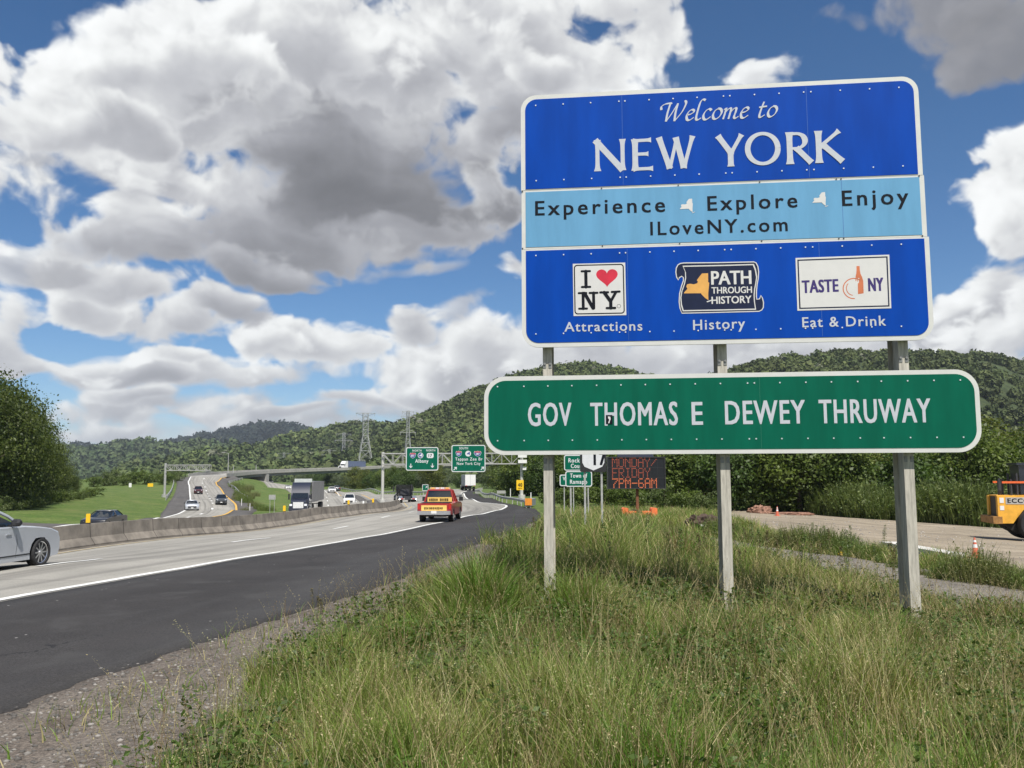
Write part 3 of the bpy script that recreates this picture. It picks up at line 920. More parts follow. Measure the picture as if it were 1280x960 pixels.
for i in range(2, len(bl) - 2, 2):
    a_ = math.atan2(gr_[i, 1], gr_[i, 0]); c_ = Vector((bl[i, 0], bl[i, 1], bz[i])) - o0
    pts_ = [(a + (0.004 if a > 0 else -0.004), b) for a, b in prof]
    rt = Vector((gr_[i, 1], -gr_[i, 0], 0)); fw = Vector((gr_[i, 0], gr_[i, 1], 0)) * 0.012
    mb.loft([[c_ + rt * a + Vector((0, 0, b + (0.004 if b > 0.5 else 0))) + fw * k for a, b in pts_] for k in (-1, 1)], 1)
mb.build('wall', [barrier_m, mat('dark_joint', (0.035, 0.03, 0.026), 0.95)], t_)
BZ = {}


def barrier_top(px):
    k = int(np.argmin(np.abs(640 + FPX * bl[:, 0] / np.maximum(bl[:, 1], 1) - px) + (bl[:, 1] < 5) * 1e4))
    return Vector((bl[k, 0], bl[k, 1], bz[k] + 0.80)), math.atan2(gr_[k, 0], gr_[k, 1])


yellow_m = mat('yellow_reflector', (0.85, 0.52, 0.02), 0.4, 0, 0.05)
for px, lab in ((124, 'small yellow reflector post on the barrier in front of the parked black car'), (357, 'small yellow reflector post on the barrier left of the black semi truck'),
                (436, 'small yellow reflector post on the barrier in front of the white car'), (467, 'small yellow reflector post on the barrier beside the gantry column')):
    p, a = barrier_top(px)
    t_ = thing('barrier_marker', lab, 'reflector', p, -a, 'yellow reflectors along the barrier')
    mb = MB(); mb.box((0, 0, 0.02), (0.14, 0.12, 0.04)); mb.build('base', black_plastic, t_)
    mb = MB(); mb.prism([(-0.075, 0.04), (0.075, 0.04), (0.075, 0.33), (0.05, 0.36), (-0.05, 0.36), (-0.075, 0.33)], -0.02, 0.02); mb.build('blade', yellow_m, t_)


# ------------------------------------------------------------------ guardrails
def guardrail(line, label, spacing=3.8, zlift=0.0, height=0.72, zf=None, flip=1):
    s = np.r_[0, np.cumsum(np.linalg.norm(np.diff(line, axis=0), axis=1))]
    n = max(2, int(s[-1] / 1.2)); L = resample(line, n)
    z = (zf or zfun)(L[:, 0], L[:, 1]) + zlift
    g_ = np.gradient(L, axis=0); g_ /= np.linalg.norm(g_, axis=1)[:, None]
    o = Vector((L[0, 0], L[0, 1], z[0]))
    t = thing('guardrail', label, 'guardrail', o)
    pr = [(0.05, 0.41), (0.05, 0.45), (0.12, 0.50), (0.05, 0.56), (0.12, 0.63), (0.05, 0.69), (0.05, 0.72), (0.03, 0.72), (0.03, 0.41)]
    mb = MB(); rings = []
    for i in range(n):
        rt = (g_[i, 1] * flip, -g_[i, 0] * flip)
        rings.append([Vector((L[i, 0] + rt[0] * a, L[i, 1] + rt[1] * a, z[i] + b * height / 0.72)) - o for a, b in pr])
    mb.loft(rings); mb.build('rail', galv, t)
    k = max(2, int(s[-1] / spacing)); Q = resample(line, k); qz = (zf or zfun)(Q[:, 0], Q[:, 1]) + zlift
    pm = None
    for i in range(min(k, 95)):
        if pm is None:
            b = MB(); b.box((0, 0, 0.25), (0.10, 0.15, 0.95)); po = b.build('post', galv, t); pm = po
        else:
            po = pm.copy(); COL.objects.link(po); po.parent = t
        po.location = Vector((Q[i, 0], Q[i, 1], qz[i])) - o
    return t


guardrail(smooth_line(world_line(GUARD_R), 80), 'steel guardrail curving along the right shoulder below the yellow speed plate', flip=-1)
guardrail(smooth_line(world_line([(578, 621.5, 118), (527, 617.7, 166), (492, 617, 192), (453, 613.7, 243), (414, 611.2, 292), (385, 608.6, 365)]), 80), 'steel guardrail in front of the trees beyond the black tractor unit', flip=-1)
guardrail(offset_line(gll, -0.8)[76:], 'steel guardrail on the outer edge of the curved ramp', flip=1)
guardrail(offset_line(rar, 3.6)[92:], 'steel guardrail on the inner edge of the curved ramp', flip=-1)

# ------------------------------------------------------------------ overpass
conc_bridge = mat('bridge_concrete', (0.33, 0.32, 0.29), 0.85, 0, 0.15, 0.4)
girder_m = mat('bridge_girder', (0.16, 0.17, 0.165), 0.7, 0.2, 0.12, 0.4)
DECK = [(282, 595.0, 296), (300, 593.5, 316), (320, 591.6, 335), (350, 589.8, 358), (400, 588, 390), (450, 586, 420), (510, 583.5, 460), (600, 580.5, 520), (700, 577, 600), (850, 572, 720)]
dk = smooth_line(np.array([tuple(at(*p)) for p in DECK]), 90)
dg = np.gradient(dk[:, :2], axis=0); dg /= np.linalg.norm(dg, axis=1)[:, None]
o0 = Vector(dk[30])
bridge = thing('overpass_bridge', 'long curving concrete highway overpass carrying a truck across the valley', 'bridge', o0)


def along(pr, i0=0, i1=90):
    rings = []
    for i in range(i0, i1):
        rt = (dg[i, 1], -dg[i, 0])
        rings.append([Vector((dk[i, 0] + rt[0] * a, dk[i, 1] + rt[1] * a, dk[i, 2] + b)) - o0 for a, b in pr])
    return rings


mb = MB(); mb.loft(along([(0.4, -0.02), (0.4, -0.35), (-12.4, -0.35), (-12.4, -0.02)])); mb.build('deck', conc_bridge, bridge)
mb = MB()
for a in (-0.6, -3.6, -6.6, -9.6):
    mb.loft(along([(a + 0.2, -0.36), (a + 0.2, -1.45), (a - 0.2, -1.45), (a - 0.2, -0.36)]))
mb.build('girder', girder_m, bridge)
for a in (0.38, -12.1):
    mb = MB(); mb.loft(along([(a, 0.86), (a, -0.018), (a - 0.3, -0.018), (a - 0.22, 0.86)])); mb.build('parapet', conc_bridge, bridge)
for i in (33, 58, 75):
    p = Vector(dk[i]); rt = Vector((dg[i, 1], -dg[i, 0], 0)); c = p - rt * 6.0; zb = z1(c.x, c.y) - 0.5
    mb = MB(); h = p.z - 1.46 - zb
    mb.box(Vector((c.x, c.y, zb + h / 2)) - o0, (9.5, 1.3, h), rot=Matrix.Rotation(math.atan2(rt.y, rt.x), 3, 'Z'))
    mb.build('pier', conc_bridge, bridge)
p = Vector(dk[9]); rt = Vector((dg[9, 1], -dg[9, 0], 0)); c = p - rt * 6.0; zb = z1(c.x, c.y) - 3
mb = MB(); h = p.z - 0.36 - zb
mb.box(Vector((c.x, c.y, zb + h / 2)) - o0, (12.6, 3.0, h), rot=Matrix.Rotation(math.atan2(rt.y, rt.x), 3, 'Z')); mb.build('abutment', conc_bridge, bridge)

# ------------------------------------------------------------------ the two big signs and their posts
SYAW = 0.1093
SD = Vector((math.cos(SYAW), -math.sin(SYAW), 0)); SN = Vector((math.sin(SYAW), math.cos(SYAW), 0))
SP0 = Vector((0, 11.0, EYE.z))


def S(px, py):
    """picture direction -> (u, v) metres in the plane of the signs, v measured from eye height"""
    d = ray(px, py); t = SN.dot(SP0 - EYE) / SN.dot(d)
    q = EYE + d * t - SP0
    return q.dot(SD), q.z


def rrect(x0, z0, x1, z1_, r, corners=(1, 1, 1, 1), n=8):
    """rounded rectangle, corners in the order bottom-left, bottom-right, top-right, top-left"""
    out = []
    for (cx, cz, a0), on_ in zip(((x0, z0, 180), (x1, z0, 270), (x1, z1_, 0), (x0, z1_, 90)), corners):
        if not on_:
            out.append((cx, cz)); continue
        ax = cx + (r if cx == x0 else -r); az_ = cz + (r if cz == z0 else -r)
        for k in range(n + 1):
            a = R(a0 + 90 * k / n); out.append((ax + r * math.cos(a), az_ + r * math.sin(a)))
    return out


FONT_CACHE = {}


def text_mesh(s, bold=0.0, space=1.0):
    """outlines of a word in the built-in face: 2-D verts scaled to cap height 1 on the baseline, faces, width"""
    key = (s, bold, space)
    if key in FONT_CACHE:
        return FONT_CACHE[key]

    def raw(t):
        cu = bpy.data.curves.new('lettering', 'FONT'); cu.body = t; cu.offset = bold; cu.space_character = space; cu.resolution_u = 3
        o = bpy.data.objects.new('lettering', cu); COL.objects.link(o)
        me = bpy.data.meshes.new_from_object(o.evaluated_get(bpy.context.evaluated_depsgraph_get()))
        v = [(p.co.x, p.co.y) for p in me.vertices]; f = [tuple(q.vertices) for q in me.polygons]
        bpy.data.objects.remove(o); bpy.data.curves.remove(cu); bpy.data.meshes.remove(me)
        return v, f
    cap = [p[1] for p in raw('H')[0]]; b0, hc = min(cap), max(cap) - min(cap)
    v, f = raw(s)
    xs = [p[0] for p in v]; x0 = min(xs); w = (max(xs) - x0) / hc
    v = [((x - x0) / hc, (y - b0) / hc) for x, y in v]
    FONT_CACHE[key] = (v, f, w)
    return FONT_CACHE[key]


def put_text(mb, s, x0, z0, x1, z1_, cap, y, m=0, bold=0.0, space=1.0):
    """set a word from (x0,z0) to (x1,z1_) on its baseline with this cap height"""
    v, f, w = text_mesh(s, 0.0, space)
    b_ = bold * cap; x0 += b_; x1 -= b_
    k = (x1 - x0) / w; sl = (z1_ - z0) / (x1 - x0)
    for i, (dx, dz) in enumerate(((0, 0), (-1, -0.5), (1, 0.5), (-1, 0.5), (1, -0.5)) if bold else ((0, 0),)):
        mb.flat([(x0 + a * k + dx * b_, z0 + sl * a * k + b * cap + dz * b_) for a, b in v], f, y - 0.00015 * i, m)


def ribbon(mb, pts, w, y, m=0, caps=False, flare=None):
    """flat stroke; w is one width or one per point"""
    P = [Vector((a, b)) for a, b in pts]
    ws = w if isinstance(w, (list, tuple)) else [w] * len(P)
    vs = []; fs = []
    for i, p in enumerate(P):
        d = (P[min(i + 1, len(P) - 1)] - P[max(i - 1, 0)]).normalized(); nrm = Vector((-d.y, d.x))
        vs += [tuple(p + nrm * ws[i] / 2), tuple(p - nrm * ws[i] / 2)]
    fs = [(2 * i, 2 * i + 1, 2 * i + 3, 2 * i + 2) for i in range(len(P) - 1)]
    mb.flat(vs, fs, y, m)
    if caps:
        for k, (i, s_) in enumerate(((0, -1), (len(P) - 1, 1))):
            d = (P[i] - P[i - s_]).normalized(); a0 = math.atan2(d.y, d.x)
            c = [tuple(P[i] + Vector((math.cos(a0 + t), math.sin(a0 + t))) * ws[i] / 2) for t in np.linspace(-math.pi / 2, math.pi / 2, 7)]
            mb.flat(c, [tuple(range(7))], y, m)


def curve_pts(pts, n=24):
    return [tuple(p) for p in smooth_line(np.array(pts, float), n)]


def arc_pts(cx, cz, rx, rz, a0, a1, n=20):
    return [(cx + rx * math.cos(R(a)), cz + rz * math.sin(R(a))) for a in np.linspace(a0, a1, n)]


def flare(mb, p, q, w, fl, y, m=0, n=12):
    """straight stroke whose two ends flare out"""
    t = np.linspace(0, 1, n)
    ribbon(mb, [(p[0] + (q[0] - p[0]) * a, p[1] + (q[1] - p[1]) * a) for a in t], [w + fl * abs(2 * a - 1) ** 5 for a in t], y, m)


royal = mat('blue_sign_sheeting', (0.0005, 0.052, 0.345), 0.5, 0, 0.13, 1.2, spec=0.12, streak=(3, 3, 0.5))
pale_blue = mat('pale_blue_sheeting', (0.13, 0.325, 0.52), 0.5, 0, 0.08, 1.5, spec=0.2, streak=(3, 3, 0.5))
rim_m = mat('sign_rim', (0.60, 0.60, 0.57), 0.5, 0, 0.05, 4)
silver_letter = mat('reflective_lettering', (0.50, 0.52, 0.56), 0.4, 0, 0.05, 20)
ink = mat('black_lettering', (0.006, 0.008, 0.013), 0.6, spec=0.15)
navy = mat('navy_ink', (0.014, 0.020, 0.05), 0.6, spec=0.15)
purple = mat('purple_ink', (0.035, 0.018, 0.14), 0.5)
red_ink = mat('red_ink', (0.58, 0.018, 0.045), 0.45)
gold_ink = mat('gold_ink', (0.68, 0.35, 0.08), 0.5)
copper_ink = mat('copper_ink', (0.56, 0.16, 0.065), 0.5)
off_white = mat('off_white_sheeting', (0.62, 0.61, 0.59), 0.5, 0, 0.03)
seam_m = mat('panel_seam', (0.05, 0.13, 0.38), 0.5)
bolt_m = mat('bolt_head', (0.68, 0.70, 0.72), 0.4, 0.2, 0.05)
bolt_dark = mat('dark_bolt_head', (0.06, 0.06, 0.06), 0.5, 0.3, 0.05)

sb_u, sb_v = 2.63, 1.6197                 # origin of the welcome sign: bottom middle
wel = thing('welcome_sign', 'large blue welcome road sign with a pale blue middle band and three picture panels', 'road sign', SP0 + SD * sb_u + Vector((0, 0, sb_v)), -SYAW)
W0, W1, WT = 0.128 - sb_u, 5.133 - sb_u, 4.9698 - sb_v


def L(px, py):
    u, v = S(px, py)
    return u - sb_u, v - sb_v


vU = L(652, 238.2)[1]; vL = L(653, 311.5)[1]       # the two dividing strips
RIM = 0.058
# rim plates
mb = MB()
mb.prism(rrect(W0, vU - 0.0, W1, WT, 0.20, (0, 0, 1, 1)), 0.0, 0.03)
mb.prism(rrect(W0 + 0.005, vL, W1 + 0.012, vU - 0.004, 0.05, (0, 0, 0, 0)), 0.002, 0.032)
mb.prism(rrect(W0 + 0.002, 0.0, W1 + 0.03, vL - 0.004, 0.22, (1, 1, 0, 0)), -0.002, 0.028)
mb.build('rim', rim_m, wel)


def dots(mb, pts, y, r=0.0095, m=1):
    for x, z in pts:
        mb.cyl((x, y, z), (0, 1, 0), r, 0.008, 8, m)


def bolts_row(py, pxs):
    """a row of bolt heads along a picture row that follows the sign's edge"""
    return [L(px, py + (px - 670) * -0.0485) for px in pxs]


cols_px = [670, 704.5, 739, 774.5, 782, 812.4, 842.6, 872.8, 906, 914, 945, 976, 1007, 1016, 1053, 1090, 1127]


def seams(mb, z0, z1_, pxs, y, m=2):
    for px in pxs:
        x = L(px, 200)[0]; mb.box((x, y, (z0 + z1_) / 2), (0.004, 0.0015, z1_ - z0), m)


up = MB(); x0, x1 = W0 + RIM, W1 - RIM; zb = vU + 0.012
up.prism(rrect(x0, zb, x1, WT - RIM, 0.15, (0, 0, 1, 1)), -0.004, -0.0005)
zt = WT - RIM
dots(up, [(L(px, 180)[0], zt - 0.085) for px in cols_px] + [(L(px, 180)[0], zb + 0.11) for px in cols_px], -0.006)
seams(up, zb + 0.01, zt - 0.01, (778.5, 1011), -0.0045)
upper = up.build('upper_panel', [royal, bolt_m, seam_m], wel)
mid = MB()
mid.prism(rrect(W0 + RIM, vL + 0.022, W1 - RIM + 0.012, vU - 0.026, 0.05, (0, 0, 0, 0)), -0.002, 0.0015)
seams(mid, vL + 0.03, vU - 0.03, (1050.5,), -0.0025)
for px in (653, 752, 848, 950, 1046, 1052, 1150):
    dots(mid, [(L(px, 240)[0], vU - 0.010), (L(px, 240)[0], vL + 0.008)], -0.004, 0.009, 1)
middle = mid.build('middle_panel', [pale_blue, bolt_dark, seam_m], wel)
lo = MB(); zb2 = RIM; zt2 = vL - 0.026
lo.prism(rrect(W0 + RIM, zb2, W1 + 0.03 - RIM, zt2, 0.16, (1, 1, 0, 0)), -0.0065, -0.003)
dots(lo, [(L(px, 320)[0], zt2 - 0.065) for px in cols_px] + [(L(px, 420)[0], zb2 + 0.115) for px in cols_px], -0.0085)
seams(lo, zb2 + 0.01, zt2 - 0.01, (782, 1019), -0.007)
lower = lo.build('lower_panel', [royal, bolt_m, seam_m], wel)

# --- Welcome to: broad-nib italic strokes
PEN = Vector((math.cos(R(42)), math.sin(R(42))))


def nib(mb, pts, y, ox, oz, sc, n=26, pen=0.135, thin=0.045):
    P = [Vector(p) for p in curve_pts(pts, n)] if len(pts) > 2 else [Vector(pts[0]).lerp(Vector(pts[1]), k / 9) for k in range(10)]
    vs = []
    for i, p in enumerate(P):
        d = (P[min(i + 1, len(P) - 1)] - P[max(i - 1, 0)]).normalized(); nr = Vector((-d.y, d.x))
        w = max(thin, pen * abs(PEN.dot(nr))); off = nr * w / 2
        for q in (p + off, p - off):
            q = Vector((q.x + 0.20 * q.y, q.y)); vs.append((ox + q.x * sc, oz + q.y * sc))
    mb.flat(vs, [(2 * i, 2 * i + 1, 2 * i + 3, 2 * i + 2) for i in range(len(P) - 1)], y)


GLY = {
    'W': (1.25, [[(-0.10, 0.62), (-0.12, 0.80), (0.05, 0.92), (0.30, 0.95), (0.34, 0.90)], [(0.30, 0.95), (0.24, 0.45), (0.24, 0.0)], [(0.24, 0.0), (0.46, 0.42), (0.68, 0.93)], [(0.68, 0.93), (0.64, 0.45), (0.66, 0.0)], [(0.66, 0.0), (0.95, 0.45), (1.08, 0.85), (1.05, 1.02), (0.98, 1.02)]]),
    'e': (0.52, [[(0.06, 0.30), (0.24, 0.34), (0.38, 0.46), (0.30, 0.57), (0.14, 0.50), (0.05, 0.28), (0.10, 0.06), (0.24, 0.03), (0.42, 0.16)]]),
    'l': (0.36, [[(0.36, 1.03), (0.22, 1.08), (0.12, 0.92), (0.06, 0.45), (0.05, 0.10), (0.14, 0.02), (0.30, 0.12)]]),
    'c': (0.50, [[(0.40, 0.48), (0.30, 0.57), (0.14, 0.48), (0.05, 0.26), (0.11, 0.05), (0.25, 0.03), (0.42, 0.16)]]),
    'o': (0.56, [[(0.26, 0.57), (0.12, 0.46), (0.05, 0.24), (0.12, 0.05), (0.26, 0.04), (0.40, 0.17), (0.46, 0.38), (0.38, 0.54), (0.24, 0.57)]]),
    'm': (0.90, [[(0.02, 0.48), (0.12, 0.56), (0.10, 0.30), (0.06, 0.0)], [(0.09, 0.30), (0.24, 0.52), (0.36, 0.54), (0.36, 0.35), (0.32, 0.0)], [(0.35, 0.30), (0.50, 0.52), (0.62, 0.54), (0.62, 0.35), (0.58, 0.10), (0.66, 0.02), (0.80, 0.12)]]),
    't': (0.46, [[(0.20, 0.82), (0.12, 0.45), (0.08, 0.12), (0.15, 0.02), (0.34, 0.14)], [(0.0, 0.54), (0.18, 0.56), (0.38, 0.58)]]),
    ' ': (0.42, []),
}
wl = MB(); a0 = L(824, 152.6); a1 = L(967.5, 146.8); cap_w = L(824, 128)[1] - a0[1]
total = sum(GLY[c][0] for c in 'Welcome to'); sc = (a1[0] - a0[0]) / (total - 0.05); x = 0.10; yy = -0.0062
for ch in 'Welcome to':
    for st in GLY[ch][1]:
        nib(wl, st, yy, a0[0] + x * sc, a0[1] + (a1[1] - a0[1]) * x / total, sc * 1.06); yy -= 0.00025
    x += GLY[ch][0]
wl.build('welcome_lettering', silver_letter, upper)

# --- the state's name in flared capitals
ny = None; yl = [-0.0062]


def fy():
    yl[0] -= 0.0002
    return yl[0]


def letter(px0, px1, pyb, pyt, strokes):
    global ny
    ny = MB()
    a = L(px0, pyb); b = L(px1, pyb - (px1 - px0) * 0.035); h = L(px0, pyt)[1] - a[1]; w = b[0] - a[0]
    for kind, *s_ in strokes:
        if kind == 's':
            (p, q, wd, fl) = s_
            flare(ny, (a[0] + p[0] * w, a[1] + p[1] * h), (a[0] + q[0] * w, a[1] + q[1] * h), wd * h, fl * h, fy())
        else:
            pts, wd = s_
            ribbon(ny, [(a[0] + p[0] * w, a[1] + p[1] * h) for p in pts], [k * h for k in wd] if isinstance(wd, list) else wd * h, fy())
    ny.build('capital_letter', silver_letter, upper)


o_w = [0.165 - 0.06 * abs(math.sin(R(t))) ** 3 for t in np.linspace(0, 360, 41)]
letter(745, 780, 214.3, 175.4, [('s', (0.06, 0), (0.06, 1.0), 0.125, 0.10), ('s', (-0.02, 1.0), (0.96, 0.0), 0.19, 0.02), ('s', (0.96, -0.0), (0.96, 1.0), 0.125, 0.09)])
letter(792, 815, 213.6, 174.4, [('s', (0.10, 0), (0.10, 1.0), 0.17, 0.08), ('s', (0.0, 0.95), (0.98, 0.96), 0.10, 0.07), ('s', (0.1, 0.52), (0.82, 0.52), 0.10, 0.07), ('s', (0.0, 0.05), (1.06, 0.05), 0.10, 0.08)])
letter(822, 869, 212.3, 172.0, [('s', (0.05, 1.0), (0.33, 0.02), 0.165, 0.03), ('s', (0.33, 0.02), (0.52, 0.92), 0.10, 0.02), ('s', (0.50, 0.98), (0.70, 0.02), 0.165, 0.03), ('s', (0.70, 0.02), (0.95, 1.0), 0.11, 0.07)])
letter(897, 929, 209.0, 169.6, [('s', (0.04, 0.99), (0.54, 0.42), 0.17, 0.04), ('s', (0.54, 0.42), (0.97, 1.0), 0.115, 0.07), ('s', (0.52, 0.0), (0.52, 0.48), 0.17, 0.05)])
letter(932, 976, 206.9, 167.0, [('r', arc_pts(0.5, 0.5, 0.43, 0.47, 0, 360, 41), o_w)])
letter(985, 1015, 205.6, 165.6, [('s', (0.09, 0), (0.09, 1.0), 0.17, 0.08), ('r', [(0.05, 0.945), (0.3, 0.945)] + arc_pts(0.38, 0.715, 0.36, 0.23, 90, -90, 18) + [(0.1, 0.485)], [0.09] * 4 + [0.10, 0.11, 0.13, 0.15, 0.165, 0.17, 0.17, 0.165, 0.15, 0.13, 0.11, 0.1, 0.09, 0.09, 0.085, 0.08, 0.08]), ('s', (0.36, 0.50), (0.98, 0.02), 0.17, 0.03)])
letter(1021, 1055, 204.2, 164.0, [('s', (0.09, 0), (0.09, 1.0), 0.17, 0.08), ('s', (0.13, 0.5), (0.86, 0.98), 0.105, 0.08), ('s', (0.26, 0.55), (0.95, 0.02), 0.17, 0.03)])

# --- the pale blue band
def word(panel, s, x0, yb0, x1, yb1, yt0, y, m, bold=0.0, space=1.0):
    a = L(x0, yb0); b = L(x1, yb1); mb = MB()
    put_text(mb, s, a[0], a[1], b[0], b[1], L(x0, yt0)[1] - a[1], y, 0, bold, space); mb.build('lettering', m, panel)


word(middle, 'Experience', 669, 269.3, 831.5, 264.6, 251.7, -0.0045, ink, 0.022, 1.28)
word(middle, 'Explore', 884.4, 263.3, 996.9, 259.0, 245.6, -0.0045, ink, 0.022, 1.28)
word(middle, 'Enjoy', 1052.7, 257.4, 1135.8, 254.4, 238.6, -0.0045, ink, 0.022, 1.28)
word(middle, 'ILoveNY.com', 813, 294.0, 984.7, 288.6, 277.6, -0.0045, ink, 0.022, 1.25)
STATE = [(160, 490), (205, 440), (190, 410), (200, 380), (240, 372), (290, 380), (335, 365), (345, 345), (330, 325), (345, 305), (370, 270), (400, 235), (480, 232), (482, 350), (495, 360), (482, 500), (484, 590), (440, 560), (395, 515), (385, 498), (160, 500)]
ISLE = [(458, 608), (530, 583), (548, 586), (540, 594), (470, 619)]


def outline(pts, cx, cy, k):
    return [((a - 330) * k + cx, -(b - 420) * k + cy) for a, b in pts]


for px, py in ((858, 257.5), (1024, 249.5)):
    cx, cz = L(px, py); mb = MB()
    mb.flat(outline(STATE, cx, cz, 0.00049), [tuple(range(len(STATE)))], -0.0045); mb.flat(outline(ISLE, cx, cz, 0.00049), [tuple(range(len(ISLE)))], -0.0045)
    mb.build('state_outline', off_white, middle)

# --- the lower panel: captions and three pictures
word(lower, 'Attractions', 705.6, 414.6, 803, 413.2, 403, -0.0095, silver_letter, 0.02, 1.15)
word(lower, 'History', 866.4, 412.6, 931.3, 410.2, 400.3, -0.0095, silver_letter, 0.02, 1.15)
word(lower, 'Eat & Drink', 1002.8, 409.2, 1107.4, 407.0, 397, -0.0095, silver_letter, 0.02, 1.15)


def panel_map(tl, tr, bl, w, h):
    """unit panel coordinates (x right, y down, in zoom pixels) to the sign plane"""
    A, B, C_l = (Vector(L(*p)) for p in (tl, tr, bl))
    return lambda x, y: tuple(A + (B - A) * (x / w) + (C_l - A) * (y / h))


# heart picture, in coordinates of a 0..640 square
pm = panel_map((716, 330), (781.5, 328.4), (717, 395.2), 640, 640)
q = lambda pts: [pm(*p) for p in pts]
e1 = MB(); Y0 = -0.0095
sq = [pm(0, 640), pm(640, 640), pm(640, 0), pm(0, 0)]
e1.prism(sq, Y0, -0.0067, 0)


def rr(x0, y0, x1, y1, r, n=5):
    return [(a, b) for a, b in rrect(x0, y0, x1, y1, r, n=n)]


def ring(mb, outer, inner, y, m):
    n = len(outer); mb.flat(outer + inner, [(i, (i + 1) % n, n + (i + 1) % n, n + i) for i in range(n)], y, m)


ring(e1, q(rr(12, 14, 622, 622, 40)), q(rr(26, 28, 608, 608, 28)), Y0 - 0.0005, 1)
hp = []
for t in np.linspace(0, 2 * math.pi, 48, endpoint=False):
    hx = 16 * math.sin(t) ** 3; hy = 13 * math.cos(t) - 5 * math.cos(2 * t) - 2 * math.cos(3 * t) - math.cos(4 * t)
    hp.append(pm(415 + hx * 8.2, 168 - hy * 7.6))
e1.flat(hp, [tuple(range(48))], Y0 - 0.0005, 2)
kx = (Vector(pm(1, 0)) - Vector(pm(0, 0))).length
dy = [Y0 - 0.0005]


def slab(pts, w):
    dy[0] -= 0.0002
    ribbon(e1, [pm(*p) for p in pts], w * kx, dy[0], 1, caps=True)


for pts, w in (([(108, 95), (208, 95)], 28), ([(108, 288), (208, 288)], 28), ([(158, 95), (158, 288)], 40),
               ([(68, 362), (160, 362)], 26), ([(70, 552), (165, 552)], 26), ([(120, 362), (120, 552)], 36), ([(140, 366), (240, 548)], 42), ([(200, 362), (296, 362)], 26), ([(248, 362), (248, 548)], 36),
               ([(330, 358), (425, 358)], 26), ([(470, 355), (565, 352)], 26), ([(378, 360), (455, 470)], 42), ([(520, 358), (455, 470)], 34), ([(455, 465), (455, 550)], 40), ([(405, 550), (508, 550)], 26)):
    slab(pts, w)
ring(e1, [pm(*p) for p in arc_pts(552, 530, 24, 24, 0, 348, 24)], [pm(*p) for p in arc_pts(552, 530, 20, 20, 0, 348, 24)], Y0 - 0.0005, 1)
e1.build('heart_emblem', [off_white, ink, red_ink], lower)

# scroll picture, zoom pixel coordinates of a 120x80 window at 10.667x
zs = lambda x, y: L(840 + x / 10.6667, 320 + y / 10.6667)
e2 = MB(); Y0 = -0.0095
SCR = [(110, 95), (160, 88), (600, 84), (1090, 74), (1125, 90), (1150, 140), (1160, 210), (1155, 300), (1140, 380), (1132, 460), (1130, 540), (1135, 575), (1160, 570), (1183, 522), (1210, 560), (1225, 620), (1222, 690), (1200, 725), (1160, 745), (700, 757), (130, 770), (100, 700), (88, 610), (95, 500), (120, 400), (145, 330), (145, 290), (130, 278), (100, 295), (82, 328), (55, 285), (44, 220), (50, 160), (75, 115)]
zq = lambda pts: [zs(*p) for p in pts]
e2.flat(zq(SCR), [tuple(range(len(SCR)))], Y0 + 0.0008, 0)
c_ = np.array(SCR, float).mean(0)
gS = np.gradient(np.vstack([SCR[-1:], SCR, SCR[:1]]).astype(float), axis=0)[1:-1]; gS /= np.linalg.norm(gS, axis=1)[:, None]
inn = [(p[0] - g_[1] * 13, p[1] + g_[0] * 13) for p, g_ in zip(SCR, gS)]
e2.flat(zq(inn), [tuple(range(len(inn)))], Y0 + 0.0003, 1)
INNER = [(140, 132), (700, 120), (1090, 108), (1118, 180), (1135, 280), (1122, 370), (1108, 440), (1100, 530), (1105, 620), (1120, 718), (700, 728), (142, 740), (118, 660), (110, 560), (125, 470), (160, 370), (175, 290), (172, 210)]
ring(e2, zq(INNER), zq([(p[0] + (600 - p[0]) * 0.028, p[1] + (425 - p[1]) * 0.05) for p in INNER]), Y0 - 0.0002, 0)
e2.flat(zq(STATE), [tuple(range(len(STATE)))], Y0 - 0.0002, 2); e2.flat(zq(ISLE), [tuple(range(len(ISLE)))], Y0 - 0.0002, 0)


def zword(mb, s, x0, y0, x1, y1, yt, m, bold=0.03, space=1.0):
    a, b = zs(x0, y0), zs(x1, y1); put_text(mb, s, a[0], a[1], b[0], b[1], zs(x0, yt)[1] - a[1], Y0 - 0.0004, m, bold, space)


zword(e2, 'PATH', 522, 382, 1060, 372, 208, 0, 0.035)
zword(e2, 'THROUGH', 527, 503, 1066, 492, 420, 0, 0.03)
zword(e2, 'HISTORY', 527, 640, 1060, 625, 547, 0, 0.03)
e2.build('scroll_emblem', [off_white, navy, gold_ink], lower)

# bottle picture, zoom pixel coordinates of a 140x105 window at 9.143x
zs = lambda x, y: L(985 + x / 9.1429, 310 + y / 9.1429)
e3 = MB()
fr = [(106, 718), (1178, 690), (1155, 78), (84, 116)]
e3.prism([zs(*p) for p in fr], Y0, -0.0067, 0)


def inset(k):
    cx, cy = 631, 400
    return [(x + (1 if x < cx else -1) * k, y + (1 if y < cy else -1) * k * 0.95) for x, y in fr]


